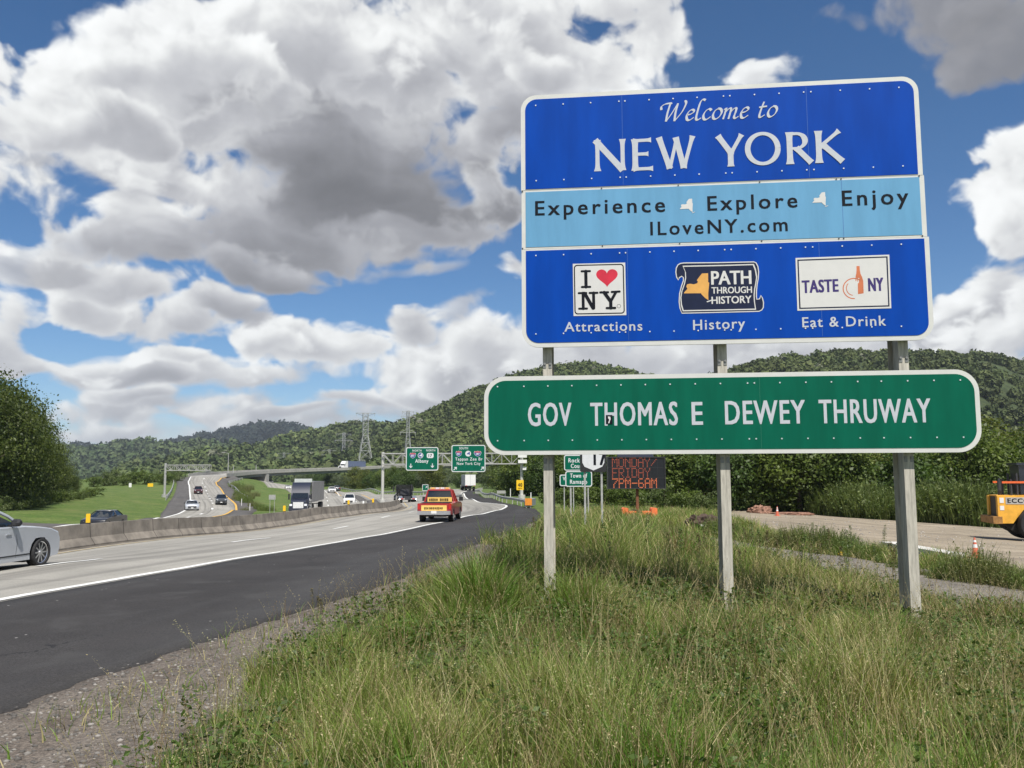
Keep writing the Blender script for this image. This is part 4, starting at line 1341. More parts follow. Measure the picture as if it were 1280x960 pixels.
ring(e3, zq(inset(20)), zq(inset(36)), Y0 - 0.0003, 1)
zword(e3, 'TASTE', 158, 516, 578, 498, 377, 2, 0.045, 1.08)
zword(e3, 'NY', 915, 495, 1092, 488, 350, 2, 0.045, 1.1)
ribbon(e3, zq(arc_pts(750, 465, 122, 115, 85, 305, 36)), 0.013, Y0 - 0.0003, 3)
ribbon(e3, zq(arc_pts(745, 462, 80, 80, 95, 222, 24)[::1]), 0.010, Y0 - 0.0005, 3)
BOT = [(780, 208), (816, 208), (818, 250), (826, 295), (845, 335), (858, 380), (862, 520), (797, 530), (795, 410), (808, 395), (812, 345), (800, 345), (798, 385), (790, 385), (789, 345), (780, 345), (778, 382), (768, 378), (770, 325), (778, 290), (780, 250)]
e3.flat(zq(BOT), [tuple(range(len(BOT)))], Y0 - 0.0003, 3)
e3.build('bottle_emblem', [off_white, navy, purple, copper_ink], lower)

# ---- green sign with the thruway's name
gu0, gu1, gv0, gv1 = -0.3583, 5.6429, 0.2559, 1.2535
g_u, g_v = 2.64, gv0
gsn = thing('thruway_sign', 'long green road sign with rounded corners hanging below the large blue sign', 'road sign', SP0 + SD * g_u + Vector((0, 0, g_v)), -SYAW)


def L(px, py):
    u, v = S(px, py)
    return u - g_u, v - g_v


G0, G1, GT = gu0 - g_u, gu1 - g_u, gv1 - gv0
mb = MB(); mb.prism(rrect(G0, 0, G1, GT, 0.27, n=10), 0.0, 0.03); mb.build('rim', rim_m, gsn)
mb = MB(); mb.prism(rrect(G0 + 0.055, 0.055, G1 - 0.055, GT - 0.055, 0.22, n=10), -0.004, -0.0005)
gp = [622, 655, 685, 715, 746, 776.5, 807, 838, 869.5, 901, 935, 943.5, 975.5, 1008, 1040, 1073, 1102.5, 1135.5, 1168.5, 1201.5]
dots(mb, [(L(px, 500)[0], GT - 0.055 - 0.075) for px in gp] + [(L(px, 500)[0], 0.055 + 0.125) for px in gp], -0.006)
seams(mb, 0.06, GT - 0.06, (940,), -0.0045)
gpan = mb.build('panel', [green_sign, bolt_m, mat('green_seam', (0.02, 0.16, 0.10), 0.5)], gsn)
for s_, x0, yb0, x1, yb1, yt in (('GOV', 660, 532.3, 714.5, 531.8, 504.3), ('THOMAS', 738, 532.0, 847.5, 531.0, 503.9), ('E', 864.8, 530.9, 878.8, 530.7, 502.9), ('DEWEY', 906.5, 530.2, 1006.9, 529.0, 501.7), ('THRUWAY', 1024, 528.9, 1164, 527.6, 500.1)):
    word(gpan, s_, x0, yb0, x1, yb1, yt, -0.006, silver_letter, 0.022, 1.12)
sk = MB(); a = L(757.5, 530.2); b = L(765.5, 518.8)
sk.prism([(a[0], a[1]), (b[0], a[1]), (b[0], b[1]), (a[0], b[1])], -0.0085, -0.0072, 0)
cx, cz = (a[0] + b[0]) / 2, (a[1] + b[1]) / 2
sk.flat([(cx + x * 0.01, cz + z * 0.01) for x, z in ((-1.5, 4), (1.5, 3.5), (1.8, 0.5), (0.8, -2), (0.2, -4.5), (-1.5, -4.5), (-0.6, -2.2), (0.2, -0.2), (-1.4, 1.8))], [tuple(range(9))], -0.0088, 1)
sk.build('sticker', [ink, off_white], gsn)

# ---- three steel I-beam posts
post_m = mat('weathered_post_steel', (0.44, 0.415, 0.355), 0.75, 0.0, 0.3, 5, spec=0.2, streak=(6, 6, 0.7))
for nm, px, lab in (('a', 683.5, 'left one of the three steel posts under the two large signs'), ('b', 904, 'middle one of the three steel posts under the two large signs'), ('c', 1133, 'right one of the three steel posts under the two large signs')):
    u = S(px, 445)[0]
    base = SP0 + SD * u + SN * 0.105; zb = z1(base.x, base.y) - 0.3
    top = EYE.z + 4.5
    t_ = thing('sign_post', lab, 'post', Vector((base.x, base.y, zb)), -SYAW, 'steel posts under the large signs')
    h = top - zb
    mb = MB()
    mb.box((0, 0.006, h / 2), (0.118, 0.012, h)); mb.box((0, 0.202, h / 2), (0.010, 0.380, h)); mb.box((0, 0.398, h / 2), (0.118, 0.012, h))
    mb.build('beam', post_m, t_)
    for vv in (1.30 + 0.12, 0.20):
        for dx in (-0.036, 0.036):
            mb = MB()
            mb.cyl((dx, -0.010, EYE.z + vv - zb), (0, 1, 0), 0.016, 0.014, 6)
            mb.box((dx, -0.0025, EYE.z + vv - zb - 0.02), (0.04, 0.007, 0.07))
            mb.build('clamp', mat('clamp_steel', (0.25, 0.25, 0.24), 0.5, 0.5), t_)
# Z-bars behind the panels carry them on the posts
for par, vs, w in ((wel, (0.22, 1.15, 2.0, 2.95), 4.7), (gsn, (0.18, 0.80), 5.7)):
    for v in vs:
        mb = MB(); mb.box((0, 0.066, v), (w, 0.07, 0.07)); mb.build('back_rail', galv, par)

# ------------------------------------------------------------------ trees and bushes
rng = np.random.default_rng(77)
leaves_m = leaf_mat('tree_leaves', (1.0, 1.0, 1.0), 0.36, 0.5)
bark_m = mat('bark', (0.085, 0.068, 0.05), 0.9, 0, 0.3, 4, 0.6, 25)


def quad_cloud(P, Nrm, size, rg, aspect=0.6):
    """one small leaf-shaped quad per point, facing roughly along Nrm"""
    n = len(P)
    a = rg.normal(size=(n, 3)); a -= (a * Nrm).sum(1, keepdims=True) * Nrm; a /= np.linalg.norm(a, axis=1, keepdims=True) + 1e-9
    b = np.cross(Nrm, a)
    s = size * (0.6 + 0.8 * rg.random((n, 1)))
    return np.stack([P - a * s * 0.5, P - b * s * aspect * 0.5 + a * s * 0.05, P + a * s * 0.5, P + b * s * aspect * 0.5 + a * s * 0.05], 1)


def tree_proto(name, label, cat, seed, H, W, clumps, per, leaf, tint, lowest=0.18, limbs=7, kind='tree', tint2=None):
    rg = np.random.default_rng(seed)
    t = thing(name, label, cat)
    # clump centres: through an uneven egg, denser at the outside
    C = []
    while len(C) < clumps:
        d = rg.normal(size=3); d /= np.linalg.norm(d)
        r = rg.random() ** 0.4
        z = (d[2] * r * 0.5 + 0.5)
        wob = 1 + 0.30 * math.sin(3 * math.atan2(d[1], d[0]) + seed) * (0.5 + z)
        C.append((d[0] * r * W / 2 * wob, d[1] * r * W / 2 * wob, H * (lowest + (1 - lowest) * z)))
    C = np.array(C)
    cr = (0.10 * H + 0.08 * W) * (0.6 + 0.7 * rg.random(clumps)) * 0.75
    P = C[:, None] + rg.normal(size=(clumps, per, 3)).clip(-1.7, 1.7) * cr[:, None, None] * np.array([0.62, 0.62, 0.45])
    P = P.reshape(-1, 3)
    P[:, 2] = np.maximum(P[:, 2], 0.05 * H + 0.1 * rg.random(len(P)))
    mid = np.array([0, 0, H * 0.5])
    out = P - mid; out /= np.linalg.norm(out, axis=1, keepdims=True) + 1e-9
    nr = out * 0.5 + rg.normal(size=P.shape) * 0.55 + np.array([0, 0, 0.45]); nr /= np.linalg.norm(nr, axis=1, keepdims=True) + 1e-9
    Q = quad_cloud(P, nr, leaf, rg)
    tint = np.array(tint); tint2 = np.array(tint2 if tint2 is not None else tint * np.array([1.5, 1.3, 1.2]))
    k = np.repeat(rg.random(clumps), per)[:, None] * 0.7 + rg.random((len(P), 1)) * 0.3
    c = (tint * (1 - k) + tint2 * k) * (0.75 + 0.5 * rg.random((len(P), 1)))
    np_mesh('crown', Q.reshape(-1, 3), np.arange(len(P) * 4), 4, leaves_m, t, colors=np.repeat(c[:, None], 4, 1).reshape(-1, 3))
    mb = MB(); r0 = H * 0.018 + 0.04
    mb.tube([(0, 0, -0.3), (0.02 * H * math.sin(seed), 0.0, H * 0.35), (0.02 * H, 0.015 * H, H * 0.62), (0.0, 0.0, H * 0.86)], [r0 * 1.2, r0 * 0.85, r0 * 0.5, r0 * 0.15], 7)
    for i in range(limbs):
        c0 = C[int(rg.integers(clumps))]; zb = min(c0[2] * 0.75, H * 0.6) * (0.6 + 0.4 * rg.random())
        mb.tube([(0, 0, zb), tuple(c0 * np.array([0.5, 0.5, 0]) + np.array([0, 0, zb + (c0[2] - zb) * 0.35])), tuple(c0)], [r0 * 0.45, r0 * 0.3, r0 * 0.08], 5)
    mb.build('trunk', bark_m, t)
    return t


def reed_proto(name, label, cat, seed, H, W, n, tint, tint2, width=0.03, lean=0.45):
    """a bush of many upright stems and blades"""
    rg = np.random.default_rng(seed)
    t = thing(name, label, cat)
    r = np.sqrt(rg.random(n)) * W / 2; a = rg.random(n) * 2 * np.pi
    root = np.stack([r * np.cos(a), r * np.sin(a), np.zeros(n)], 1)
    h = H * (0.35 + 0.65 * rg.random(n)) * (1.05 - 0.45 * (r / (W / 2)) ** 2)
    la = a + rg.normal(size=n) * 0.9; ln = lean * h * (0.2 + 0.8 * rg.random(n))
    V, c = blades(root, h, la, ln, width * (0.6 + 0.8 * rg.random(n)), rg)
    k = rg.random((n, 1)); col = (np.array(tint) * (1 - k) + np.array(tint2) * k) * (0.75 + 0.5 * rg.random((n, 1)))
    o = np_mesh('foliage', V.reshape(-1, 3), c, 4, leaves_m, t, colors=np.repeat(col[:, None], 8, 1).reshape(-1, 3))
    # side leaves along the stems
    m = n * 2; i = rg.integers(0, n, m); f = 0.35 + 0.6 * rg.random(m)
    P = root[i] + np.stack([np.cos(la[i]) * ln[i] * f ** 2, np.sin(la[i]) * ln[i] * f ** 2, h[i] * f], 1) + rg.normal(size=(m, 3)) * 0.05
    nr = rg.normal(size=(m, 3)) + np.array([0, 0, 0.8]); nr /= np.linalg.norm(nr, axis=1, keepdims=True)
    Q = quad_cloud(P, nr, width * 4.2, rg, 0.35)
    np_mesh('leaf_sprays', Q.reshape(-1, 3), np.arange(m * 4), 4, leaves_m, t, colors=np.repeat((col[i] * 1.05)[:, None], 4, 1).reshape(-1, 3))
    return t


def blades(root, h, la, ln, w, rg):
    """bent tapering blades: 8 verts, 3 quads each"""
    n = len(root); f = np.array([0, 0.4, 0.75, 1.0]); wd = np.array([1, 0.85, 0.55, 0.12])
    d = np.stack([np.cos(la), np.sin(la), np.zeros(n)], 1)
    ya = rg.random(n) * 2 * np.pi; side = np.stack([np.cos(ya), np.sin(ya), np.zeros(n)], 1)
    V = np.empty((n, 8, 3))
    for k in range(4):
        c = root + d * (ln * f[k] ** 2)[:, None]
        c[:, 2] += h * (f[k] - 0.12 * f[k] ** 3 * np.minimum(ln / np.maximum(h, 1e-3), 1.5))
        V[:, 2 * k] = c - side * (w * wd[k] / 2)[:, None]; V[:, 2 * k + 1] = c + side * (w * wd[k] / 2)[:, None]
    b = np.arange(n)[:, None, None] * 8
    F = b + np.array([[0, 1, 3, 2], [2, 3, 5, 4], [4, 5, 7, 6]])[None]
    return V, F.ravel()


OLIVE = (0.056, 0.092, 0.017); OLIVE2 = (0.145, 0.185, 0.038)
belt = [tree_proto('broadleaf_tree', 'x', 'tree', 10 + i, 7.6, w, 110, 64, 0.30, OLIVE, 0.04, tint2=OLIVE2) for i, w in enumerate((6.5, 7.5, 6.0))]
belt.append(tree_proto('broadleaf_tree', 'x', 'tree', 16, 8.4, 6.0, 110, 64, 0.29, (0.075, 0.095, 0.015), 0.04, tint2=(0.15, 0.165, 0.03)))
belt.append(tree_proto('broadleaf_tree', 'x', 'tree', 17, 6.8, 7.0, 110, 64, 0.29, (0.040, 0.074, 0.016), 0.04, tint2=(0.090, 0.135, 0.030)))
belt.append(tree_proto('broadleaf_tree', 'x', 'tree', 15, 7.0, 6.2, 110, 64, 0.29, (0.06, 0.085, 0.035), 0.04, tint2=(0.16, 0.19, 0.11)))
tall = [tree_proto('broadleaf_tree', 'x', 'tree', 20 + i, 15.0, w, 190, 84, 0.34, (0.030, 0.052, 0.010), 0.05, tint2=(0.105, 0.130, 0.025)) for i, w in enumerate((9.5, 11.5))]
USED = set()


def plant(protos, i, loc, s, rot, label, group):
    p = protos[i % len(protos)]
    if p.name in USED:
        o = dup(p, loc, rot, label, s)
    else:
        USED.add(p.name); o = p; o.location = loc; o.rotation_euler = (0, 0, rot); o['label'] = label
        o.scale = (s, s, s) if isinstance(s, (int, float)) else s
    o['group'] = group
    return o


rnd = random.Random(4)
# the belt of trees behind the dirt lot and the message board
k = 0
for row, (ya, yb) in enumerate(((74, 84), (88, 104), (112, 130))):
    px = 644 - 4 * row
    while px < 1420:
        Y = rnd.uniform(ya, yb) + (14 if px < 760 else 0) + (30 - row * 6 if px < 728 else 0) + (28 if px < 668 else 0)
        p = on(px, Y)
        s = rnd.uniform(0.82, 1.2) + 0.12 * row
        plant(belt, rnd.choice((0, 1, 2, 3, 4, 0, 1, 2, 3, 4, 5)), p - Vector((0, 0, 0.2)), s, rnd.random() * 6.3, 'leafy green tree in the dense belt behind the dirt lot and message board', 'trees in the belt behind the dirt lot')
        px += rnd.uniform(30, 48) * (78 / Y) * 1.15; k += 1
# trees along the far side of the highway, under and beyond the overpass
for px, Y in ((655, 150), (640, 165), (626, 180), (612, 300), (640, 210), (556, 245), (541, 238), (528, 252), (515, 262), (503, 240), (490, 258), (478, 272), (467, 290), (455, 300), (443, 318), (431, 335), (497, 300), (522, 310), (548, 300), (575, 290), (610, 280), (420, 400), (408, 420), (396, 430), (384, 440), (372, 450), (460, 380), (480, 370)):
    plant(belt, rnd.randrange(6), on(px, Y) - Vector((0, 0, 0.3)), rnd.uniform(0.8, 1.1), rnd.random() * 6.3, 'green tree on the far side of the highway near the overpass', 'trees across the highway near the overpass')
# the tall wood on the left
for i, (px, Y, top) in enumerate(((-95, 92, 455), (-50, 90, 452), (-14, 96, 462), (4, 100, 478), (20, 108, 496), (34, 114, 514), (47, 124, 532), (60, 132, 549), (72, 142, 566), (84, 150, 582), (96, 158, 596), (-30, 118, 458), (6, 126, 490), (26, 134, 512), (52, 150, 545), (78, 165, 580), (-75, 120, 445), (-130, 96, 450))):
    p = on(px, Y); h = at(px, top, Y).z - p.z + 0.6
    plant(tall, i, p - Vector((0, 0, 0.4)), (h / 15.0 * 0.80, h / 15.0 * 0.80, h / 15.0), rnd.random() * 6.3, 'tall dark leafy tree at the edge of the wood on the left', 'tall trees in the wood on the left')
bushes = [tree_proto('bush', 'x', 'bush', 40 + i, 2.6, 3.4, 44, 46, 0.20, (0.060, 0.095, 0.018), 0.02, 3, tint2=c2) for i, c2 in enumerate(((0.130, 0.170, 0.034), (0.16, 0.19, 0.075)))]
for px in range(-60, 122, 9):
    Y = 88 + max(0, px) * 0.48 + rnd.uniform(-2, 2); p = on(px, Y)
    plant(bushes, rnd.randrange(2), p - Vector((0, 0, 0.2)), rnd.uniform(0.55, 0.85), rnd.random() * 6, 'low green bush along the foot of the tall wood on the left', 'bushes at the foot of the wood')
for px, Y in ((118, 235), (131, 240), (146, 245), (158, 238), (170, 246), (181, 240), (196, 252), (205, 236), (212, 246), (218, 262)):
    plant(bushes, rnd.randrange(2), on(px, Y) - Vector((0, 0, 0.2)), rnd.uniform(1.2, 1.9), rnd.random() * 6, 'round green bush at the far end of the mown field near the far gantry', 'bushes at the far end of the field')
# bushes and reeds along the back of the dirt lot
reeds = [reed_proto('reed_bush', 'x', 'bush', 60 + i, 2.9, 3.6, 900, (0.075, 0.115, 0.025), (0.165, 0.195, 0.065), 0.055) for i in range(2)]
for px, Y, s in ((1010, 78, 1.0), (1040, 74, 1.1), (1062, 72, 1.2), (1085, 70, 1.15), (1108, 68, 1.0), (1150, 66, 1.0), (1170, 65, 1.25), (1190, 64, 1.3), (1210, 63, 1.35), (1228, 62, 1.2), (1252, 63, 1.3), (1275, 64, 1.25), (1305, 66, 1.2), (1130, 70, 1.1), (985, 82, 0.9)):
    plant(reeds, rnd.randrange(2), on(px, Y) - Vector((0, 0, 0.1)), s, rnd.random() * 6, 'feathery pale green reed bush along the back edge of the dirt lot', 'reed bushes behind the dirt lot')
for px, Y, s in ((905, 86, 0.9), (930, 88, 0.8), (955, 88, 0.7), (1000, 84, 0.8), (880, 70, 0.7), (860, 72, 0.8), (830, 74, 0.9), (790, 72, 0.85), (760, 74, 0.8), (735, 72, 0.9), (710, 74, 0.8), (690, 76, 0.7)):
    plant(bushes, rnd.randrange(2), on(px, Y) - Vector((0, 0, 0.1)), s, rnd.random() * 6, 'rounded green bush in front of the tree belt', 'bushes in front of the tree belt')

# ------------------------------------------------------------------ weeds that stand out
weeds = [reed_proto('weed_clump', 'x', 'weed', 80 + i, 0.95, 1.3, 330, a, b, 0.017, 0.35) for i, (a, b) in enumerate((((0.085, 0.13, 0.028), (0.16, 0.20, 0.055)), ((0.115, 0.135, 0.045), (0.20, 0.20, 0.085))))]
for px, py, s in ((905, 668, 1.0), (915, 672, 0.9), (895, 664, 0.9), (935, 678, 0.7), (955, 682, 0.8), (975, 684, 0.9), (990, 684, 1.15), (1003, 686, 1.25), (1018, 687, 1.2), (1032, 688, 1.15), (1046, 689, 1.1), (1058, 692, 1.0), (1075, 696, 0.8), (1092, 699, 0.8), (1106, 704, 0.5), (1120, 710, 0.4), (1150, 719, 0.35), (1172, 724, 0.4), (1190, 722, 0.75), (1208, 726, 1.0), (1222, 728, 1.15), (1236, 730, 0.9), (1254, 732, 0.7), (1272, 735, 0.7), (1290, 738, 0.8),
                  (700, 668, 1.1), (720, 670, 1.0), (742, 668, 1.0), (765, 666, 0.9), (690, 676, 1.1), (712, 682, 1.2), (650, 676, 0.7), (735, 684, 1.1), (760, 682, 1.0), (785, 676, 0.9), (815, 678, 0.9), (840, 672, 0.8)):
    plant(weeds, rnd.randrange(2), ground(px, py) - Vector((0, 0, 0.04)), s, rnd.random() * 6, 'leafy grey green weed clump between the verge and the dirt lot', 'weed clumps beside the track and lot')


for px, Y, s in ((298, 175, 1.8), (303, 168, 2.0), (309, 160, 1.9), (300, 200, 2.2), (306, 190, 1.8), (312, 182, 2.0), (318, 150, 1.5), (325, 146, 1.5), (330, 142, 1.4), (338, 132, 1.3), (306, 215, 2.4), (312, 230, 2.2), (320, 205, 1.8), (299, 225, 2.4), (342, 138, 1.2), (294, 240, 2.4), (308, 140, 1.3), (333, 128, 1.1)):
    plant(weeds, rnd.randrange(2), on(px, Y) - Vector((0, 0, 0.05)), s, rnd.random() * 6, 'tall green weed clump in the grass between the curved ramp and the southbound road', 'weed clumps beside the curved ramp')


def mugwort(seed, H, n_leaf, tint):
    """a tall single-stemmed weed with short side leaves up its stem"""
    rg = np.random.default_rng(seed); t = thing('tall_weed', 'x', 'weed')
    mb = MB(); mb.tube([(0, 0, -0.05), (0.02, 0.01, H * 0.5), (0.05, 0.0, H)], [0.006, 0.005, 0.002], 5); mb.build('stem', mat('weed_stem', (0.11, 0.10, 0.045), 0.8), t)
    f = 0.12 + 0.88 * rg.random(n_leaf) ** 0.8; a = rg.random(n_leaf) * 6.3; r = 0.06 * (1.15 - f) + 0.015
    P = np.stack([r * np.cos(a) + 0.05 * f, r * np.sin(a), H * f], 1)
    nr = np.stack([np.cos(a) * 0.4, np.sin(a) * 0.4, np.ones(n_leaf)], 1) + rg.normal(size=(n_leaf, 3)) * 0.4; nr /= np.linalg.norm(nr, axis=1, keepdims=True)
    Q = quad_cloud(P, nr, 0.06, rg, 0.30)
    c = np.array(tint) * (0.7 + 0.6 * rg.random((n_leaf, 1)))
    np_mesh('leaf_sprays', Q.reshape(-1, 3), np.arange(n_leaf * 4), 4, leaves_m, t, colors=np.repeat(c[:, None], 4, 1).reshape(-1, 3))
    return t


tallw = [mugwort(90 + i, 0.95, 150, c) for i, c in enumerate(((0.085, 0.13, 0.03), (0.10, 0.135, 0.045), (0.12, 0.10, 0.045)))]
for i in range(120):
    px = rnd.uniform(640, 1150); py = rnd.uniform(672, 735) + (px - 640) * 0.03
    if i > 115: px, py = rnd.uniform(380, 420), rnd.uniform(775, 800)
    p = ground(px, py)
    if in_poly(np.array([p.x]), np.array([p.y]), np.vstack([trk_b, trk_a[::-1]]))[0]: continue
    plant(tallw, rnd.randrange(3), p, rnd.uniform(0.55, 1.15) * (1 if p.x > 0.3 else 0.55), rnd.random() * 6, 'tall single stemmed weed standing above the verge grass', 'tall weeds in the verge')

# ------------------------------------------------------------------ grass of the verge
VER = np.vstack([ver_r, on(676, 66).to_2d().to_tuple() if False else np.array([[on(700, 70).x, on(700, 70).y]]), np.array([[on(880, 62).x, on(880, 62).y]]), np.array([[on(905, 46).x, on(905, 46).y]])])
VER = np.vstack([VER, offset_line(trk_a, 0.9), np.array([[13, 0], [8, 2.0], [0, 2.0], [-2.0, 1.0]])])
MIDS = np.vstack([trk_b[:-12], lot_a[:-14][::-1]])       # the weedy strip between track and lot


POSTS = np.array([(px_ + dx, py_) for px_, py_ in ((0.48, 10.9), (0.46, 10.2), (2.72, 10.6), (2.60, 9.8), (2.5, 9.2), (4.92, 10.3), (4.75, 9.6), (4.6, 9.0)) for dx in (0.0, 0.0)])


def near(line, x, y):
    out = np.full(len(x), 1e9)
    for a in line[::2]:
        out = np.minimum(out, (x - a[0]) ** 2 + (y - a[1]) ** 2)
    return np.sqrt(out)


def grass(name, poly, n, y0, y1, h0, h1, w, seed, straw=0.12, pw=1.0):
    rg = np.random.default_rng(seed); P = []
    got = 0
    while got < n:
        m = n
        y = y0 + (y1 - y0) * rg.random(m) ** pw; x = (rg.random(m) * 2 - 1) * (0.72 * y + 2.5)
        ok = in_poly(x, y, poly) & (np.abs(x) < 0.66 * y + 1.2)
        P.append(np.stack([x[ok], y[ok]], 1)); got += ok.sum()
    P = np.vstack(P)[:n]
    x, y = P[:, 0].astype(np.float32), P[:, 1].astype(np.float32)
    z = zfun(x, y)
    tuft = fbm2(x * 0.9, y * 0.9, 4, 0.55, 31); patch = fbm2(x * 0.45 + 30, y * 0.45, 4, 0.6, 37); dry = fbm2(x * 1.3 + 9, y * 1.3 + 5, 3, 0.6, 43)
    keep = rg.random(n) < np.clip(0.75 + 0.9 * tuft, 0.25, 1)
    x, y, z, tuft, patch, dry = (a[keep] for a in (x, y, z, tuft, patch, dry)); n = len(x)
    # sparser where the verge runs out into gravel
    h = (h0 + (h1 - h0) * rg.random(n) ** 1.6) * np.clip(0.85 + 1.15 * tuft, 0.3, 2.0)
    # lower where the verge runs out into gravel and beside the track
    h = h * np.clip(0.28 + near(ver_r, x, y) / 1.7, 0.28, 1) * np.clip(0.35 + near(trk_a, x, y) / 5, 0.35, 1)
    h = h * np.clip(0.30 + near(POSTS, x, y) / 1.5, 0.30, 1)
    root = np.stack([x, y, z - 0.02], 1)
    la = rg.random(n) * 2 * np.pi; ln = h * (0.15 + 0.75 * rg.random(n) ** 1.3)
    V, F = blades(root, h, la, ln, w * (0.6 + 0.8 * rg.random(n)), rg)
    G1 = np.array((0.100, 0.195, 0.022)); G2 = np.array((0.205, 0.255, 0.060)); ST = np.array((0.46, 0.39, 0.20)); BR = np.array((0.185, 0.125, 0.065))
    k = np.clip(0.5 + 1.6 * patch, 0, 1)[:, None]
    col = G1 * (1 - k) + G2 * k
    u = rg.random(n); col[u < straw * (0.5 + 0.7 * np.clip((x + 1.0) / 4.0, 0, 1.4)) + 0.46 * np.clip(dry + 0.16 * np.clip(x - 0.3, -2, 2), 0, 1)] = ST
    u2 = rg.random(n); col[u2 < 0.05 + 0.5 * np.clip(-patch - 0.1, 0, 1)] = BR
    col = col * (0.7 + 0.6 * rg.random((n, 1)))
    o = np_mesh(name, V.reshape(-1, 3), F, 4, leaves_m, colors=np.repeat(col[:, None], 8, 1).reshape(-1, 3))
    return tag(o, kind='stuff')


grass('grass', VER, 210000, 3.2, 9.0, 0.10, 0.40, 0.0055, 1, 0.16)
grass('grass', VER, 180000, 8.5, 20.0, 0.13, 0.46, 0.010, 2, 0.14, 1.15)
grass('grass', VER, 110000, 19.0, 72.0, 0.15, 0.5, 0.024, 3, 0.10, 1.3)
# lush taller tufts in front of the left post and behind the posts
def blob(cx, cy, rx, ry, n=24):
    return np.array([(cx + rx * math.cos(a), cy + ry * math.sin(a)) for a in np.linspace(0, 2 * math.pi, n, endpoint=False)])


for cx, cy, rx, ry, cnt, hh in ((0.15, 9.7, 0.85, 0.7, 6500, 0.50), (0.6, 13.8, 2.2, 1.6, 11000, 0.75), (3.6, 15.0, 2.2, 1.5, 9000, 0.7), (-1.75, 7.4, 0.45, 0.5, 2200, 0.40), (1.7, 8.6, 0.7, 0.5, 3500, 0.45), (1.6, 19.0, 2.0, 2.2, 9000, 0.80), (4.2, 20.0, 2.0, 2.4, 8000, 0.72), (2.4, 27.0, 3.4, 3.5, 8000, 0.85)):
    grass('tall_grass', blob(cx, cy, rx, ry), cnt, cy - ry, cy + ry, 0.25, hh, 0.009 if cy < 16 else 0.016, int(cnt + 10 * cy), 0.03)
grass('grass', MIDS, 30000, 12.0, 60.0, 0.1, 0.42, 0.02, 4, 0.16, 1.0)
GAP = np.array([(lambda q: (q.x, q.y))(ground(*p)) for p in ((835, 680), (872, 688), (935, 680), (985, 690), (960, 666), (910, 652), (905, 640), (800, 636), (700, 640))])
grass('grass', GAP, 26000, 22.0, 100.0, 0.15, 0.45, 0.026, 9, 0.12, 1.0)
fr_l = resample(np.vstack([ver_r]), 60); FRINGE = np.vstack([offset_line(fr_l, -1.3), fr_l[::-1]])
grass('sparse_grass', FRINGE, 2600, 3.2, 40.0, 0.06, 0.28, 0.008, 5, 0.35)


def seed_heads(n, seed, y0, y1, poly, tint, hh, head):
    """thin dry stems carrying seed heads"""
    rg = np.random.default_rng(seed); y = y0 + (y1 - y0) * rg.random(n * 4) ** 1.2; x = (rg.random(n * 4) * 2 - 1) * (0.66 * y + 1)
    ok = in_poly(x, y, poly); x, y = x[ok][:n].astype(np.float32), y[ok][:n].astype(np.float32); n = len(x)
    h = hh * (0.6 + 0.7 * rg.random(n)); la = rg.random(n) * 6.3; ln = h * (0.1 + 0.4 * rg.random(n))
    root = np.stack([x, y, zfun(x, y)], 1)
    V, F = blades(root, h, la, ln, np.full(n, 0.0035) * np.maximum(1, y / 7), rg)
    col = np.array(tint) * (0.7 + 0.6 * rg.random((n, 1))); C = np.repeat(col[:, None], 8, 1).reshape(-1, 3)
    m = 13; i = np.repeat(np.arange(n), m); f = np.tile(np.linspace(1.0 - head, 1.02, m), n)
    P = root[i] + np.stack([np.cos(la[i]) * ln[i] * f ** 2, np.sin(la[i]) * ln[i] * f ** 2, h[i] * (f - 0.12 * f ** 3 * ln[i] / h[i])], 1) + rg.normal(size=(len(i), 3)) * 0.005
    nr = rg.normal(size=P.shape); nr /= np.linalg.norm(nr, axis=1, keepdims=True)
    Q = quad_cloud(P, nr, np.repeat(0.010 * np.maximum(1, y / 8), m)[:, None], rg, 0.42)
    F2 = np.arange(len(P) * 4) + len(V) * 8
    o = np_mesh('seeding_grass', np.vstack([V.reshape(-1, 3), Q.reshape(-1, 3)]), np.concatenate([F, F2]), 4, leaves_m, colors=np.vstack([C, np.repeat((col[i] * 1.1)[:, None], 4, 1).reshape(-1, 3)]))
    return tag(o, kind='stuff')


seed_heads(3800, 6, 3.6, 22, VER, (0.36, 0.30, 0.16), 0.62, 0.22)
seed_heads(1500, 7, 4.0, 16, VER, (0.20, 0.135, 0.07), 0.6, 0.35)
seed_heads(400, 8, 4.0, 7, VER, (0.40, 0.38, 0.20), 0.6, 0.13)


# broad-leaved ground weeds among the grass
def ground_leaves(n, seed, y0, y1, size, tint):
    rg = np.random.default_rng(seed); y = y0 + (y1 - y0) * rg.random(n * 5) ** 1.1; x = (rg.random(n * 5) * 2 - 1) * (0.66 * y + 1)
    pn = fbm2((x * 0.8).astype(np.float32), (y * 0.8).astype(np.float32), 3, 0.5, seed)
    ok = in_poly(x, y, VER) & (pn > 0.08); x, y = x[ok][:n], y[ok][:n]; n = len(x)
    P = np.stack([x, y, zfun(x, y) + 0.04 + 0.34 * rg.random(n)], 1)
    nr = rg.normal(size=(n, 3)) * 0.6 + np.array([0, 0, 1]); nr /= np.linalg.norm(nr, axis=1, keepdims=True)
    Q = quad_cloud(P, nr, size, rg, 0.5); c = np.array(tint) * (0.65 + 0.7 * rg.random((n, 1)))
    return tag(np_mesh('leafy_weeds', Q.reshape(-1, 3), np.arange(n * 4), 4, leaves_m, colors=np.repeat(c[:, None], 4, 1).reshape(-1, 3)), kind='stuff')


ground_leaves(26000, 51, 3.5, 10, 0.045, (0.075, 0.12, 0.025))
ground_leaves(24000, 52, 9, 26, 0.075, (0.070, 0.105, 0.025))

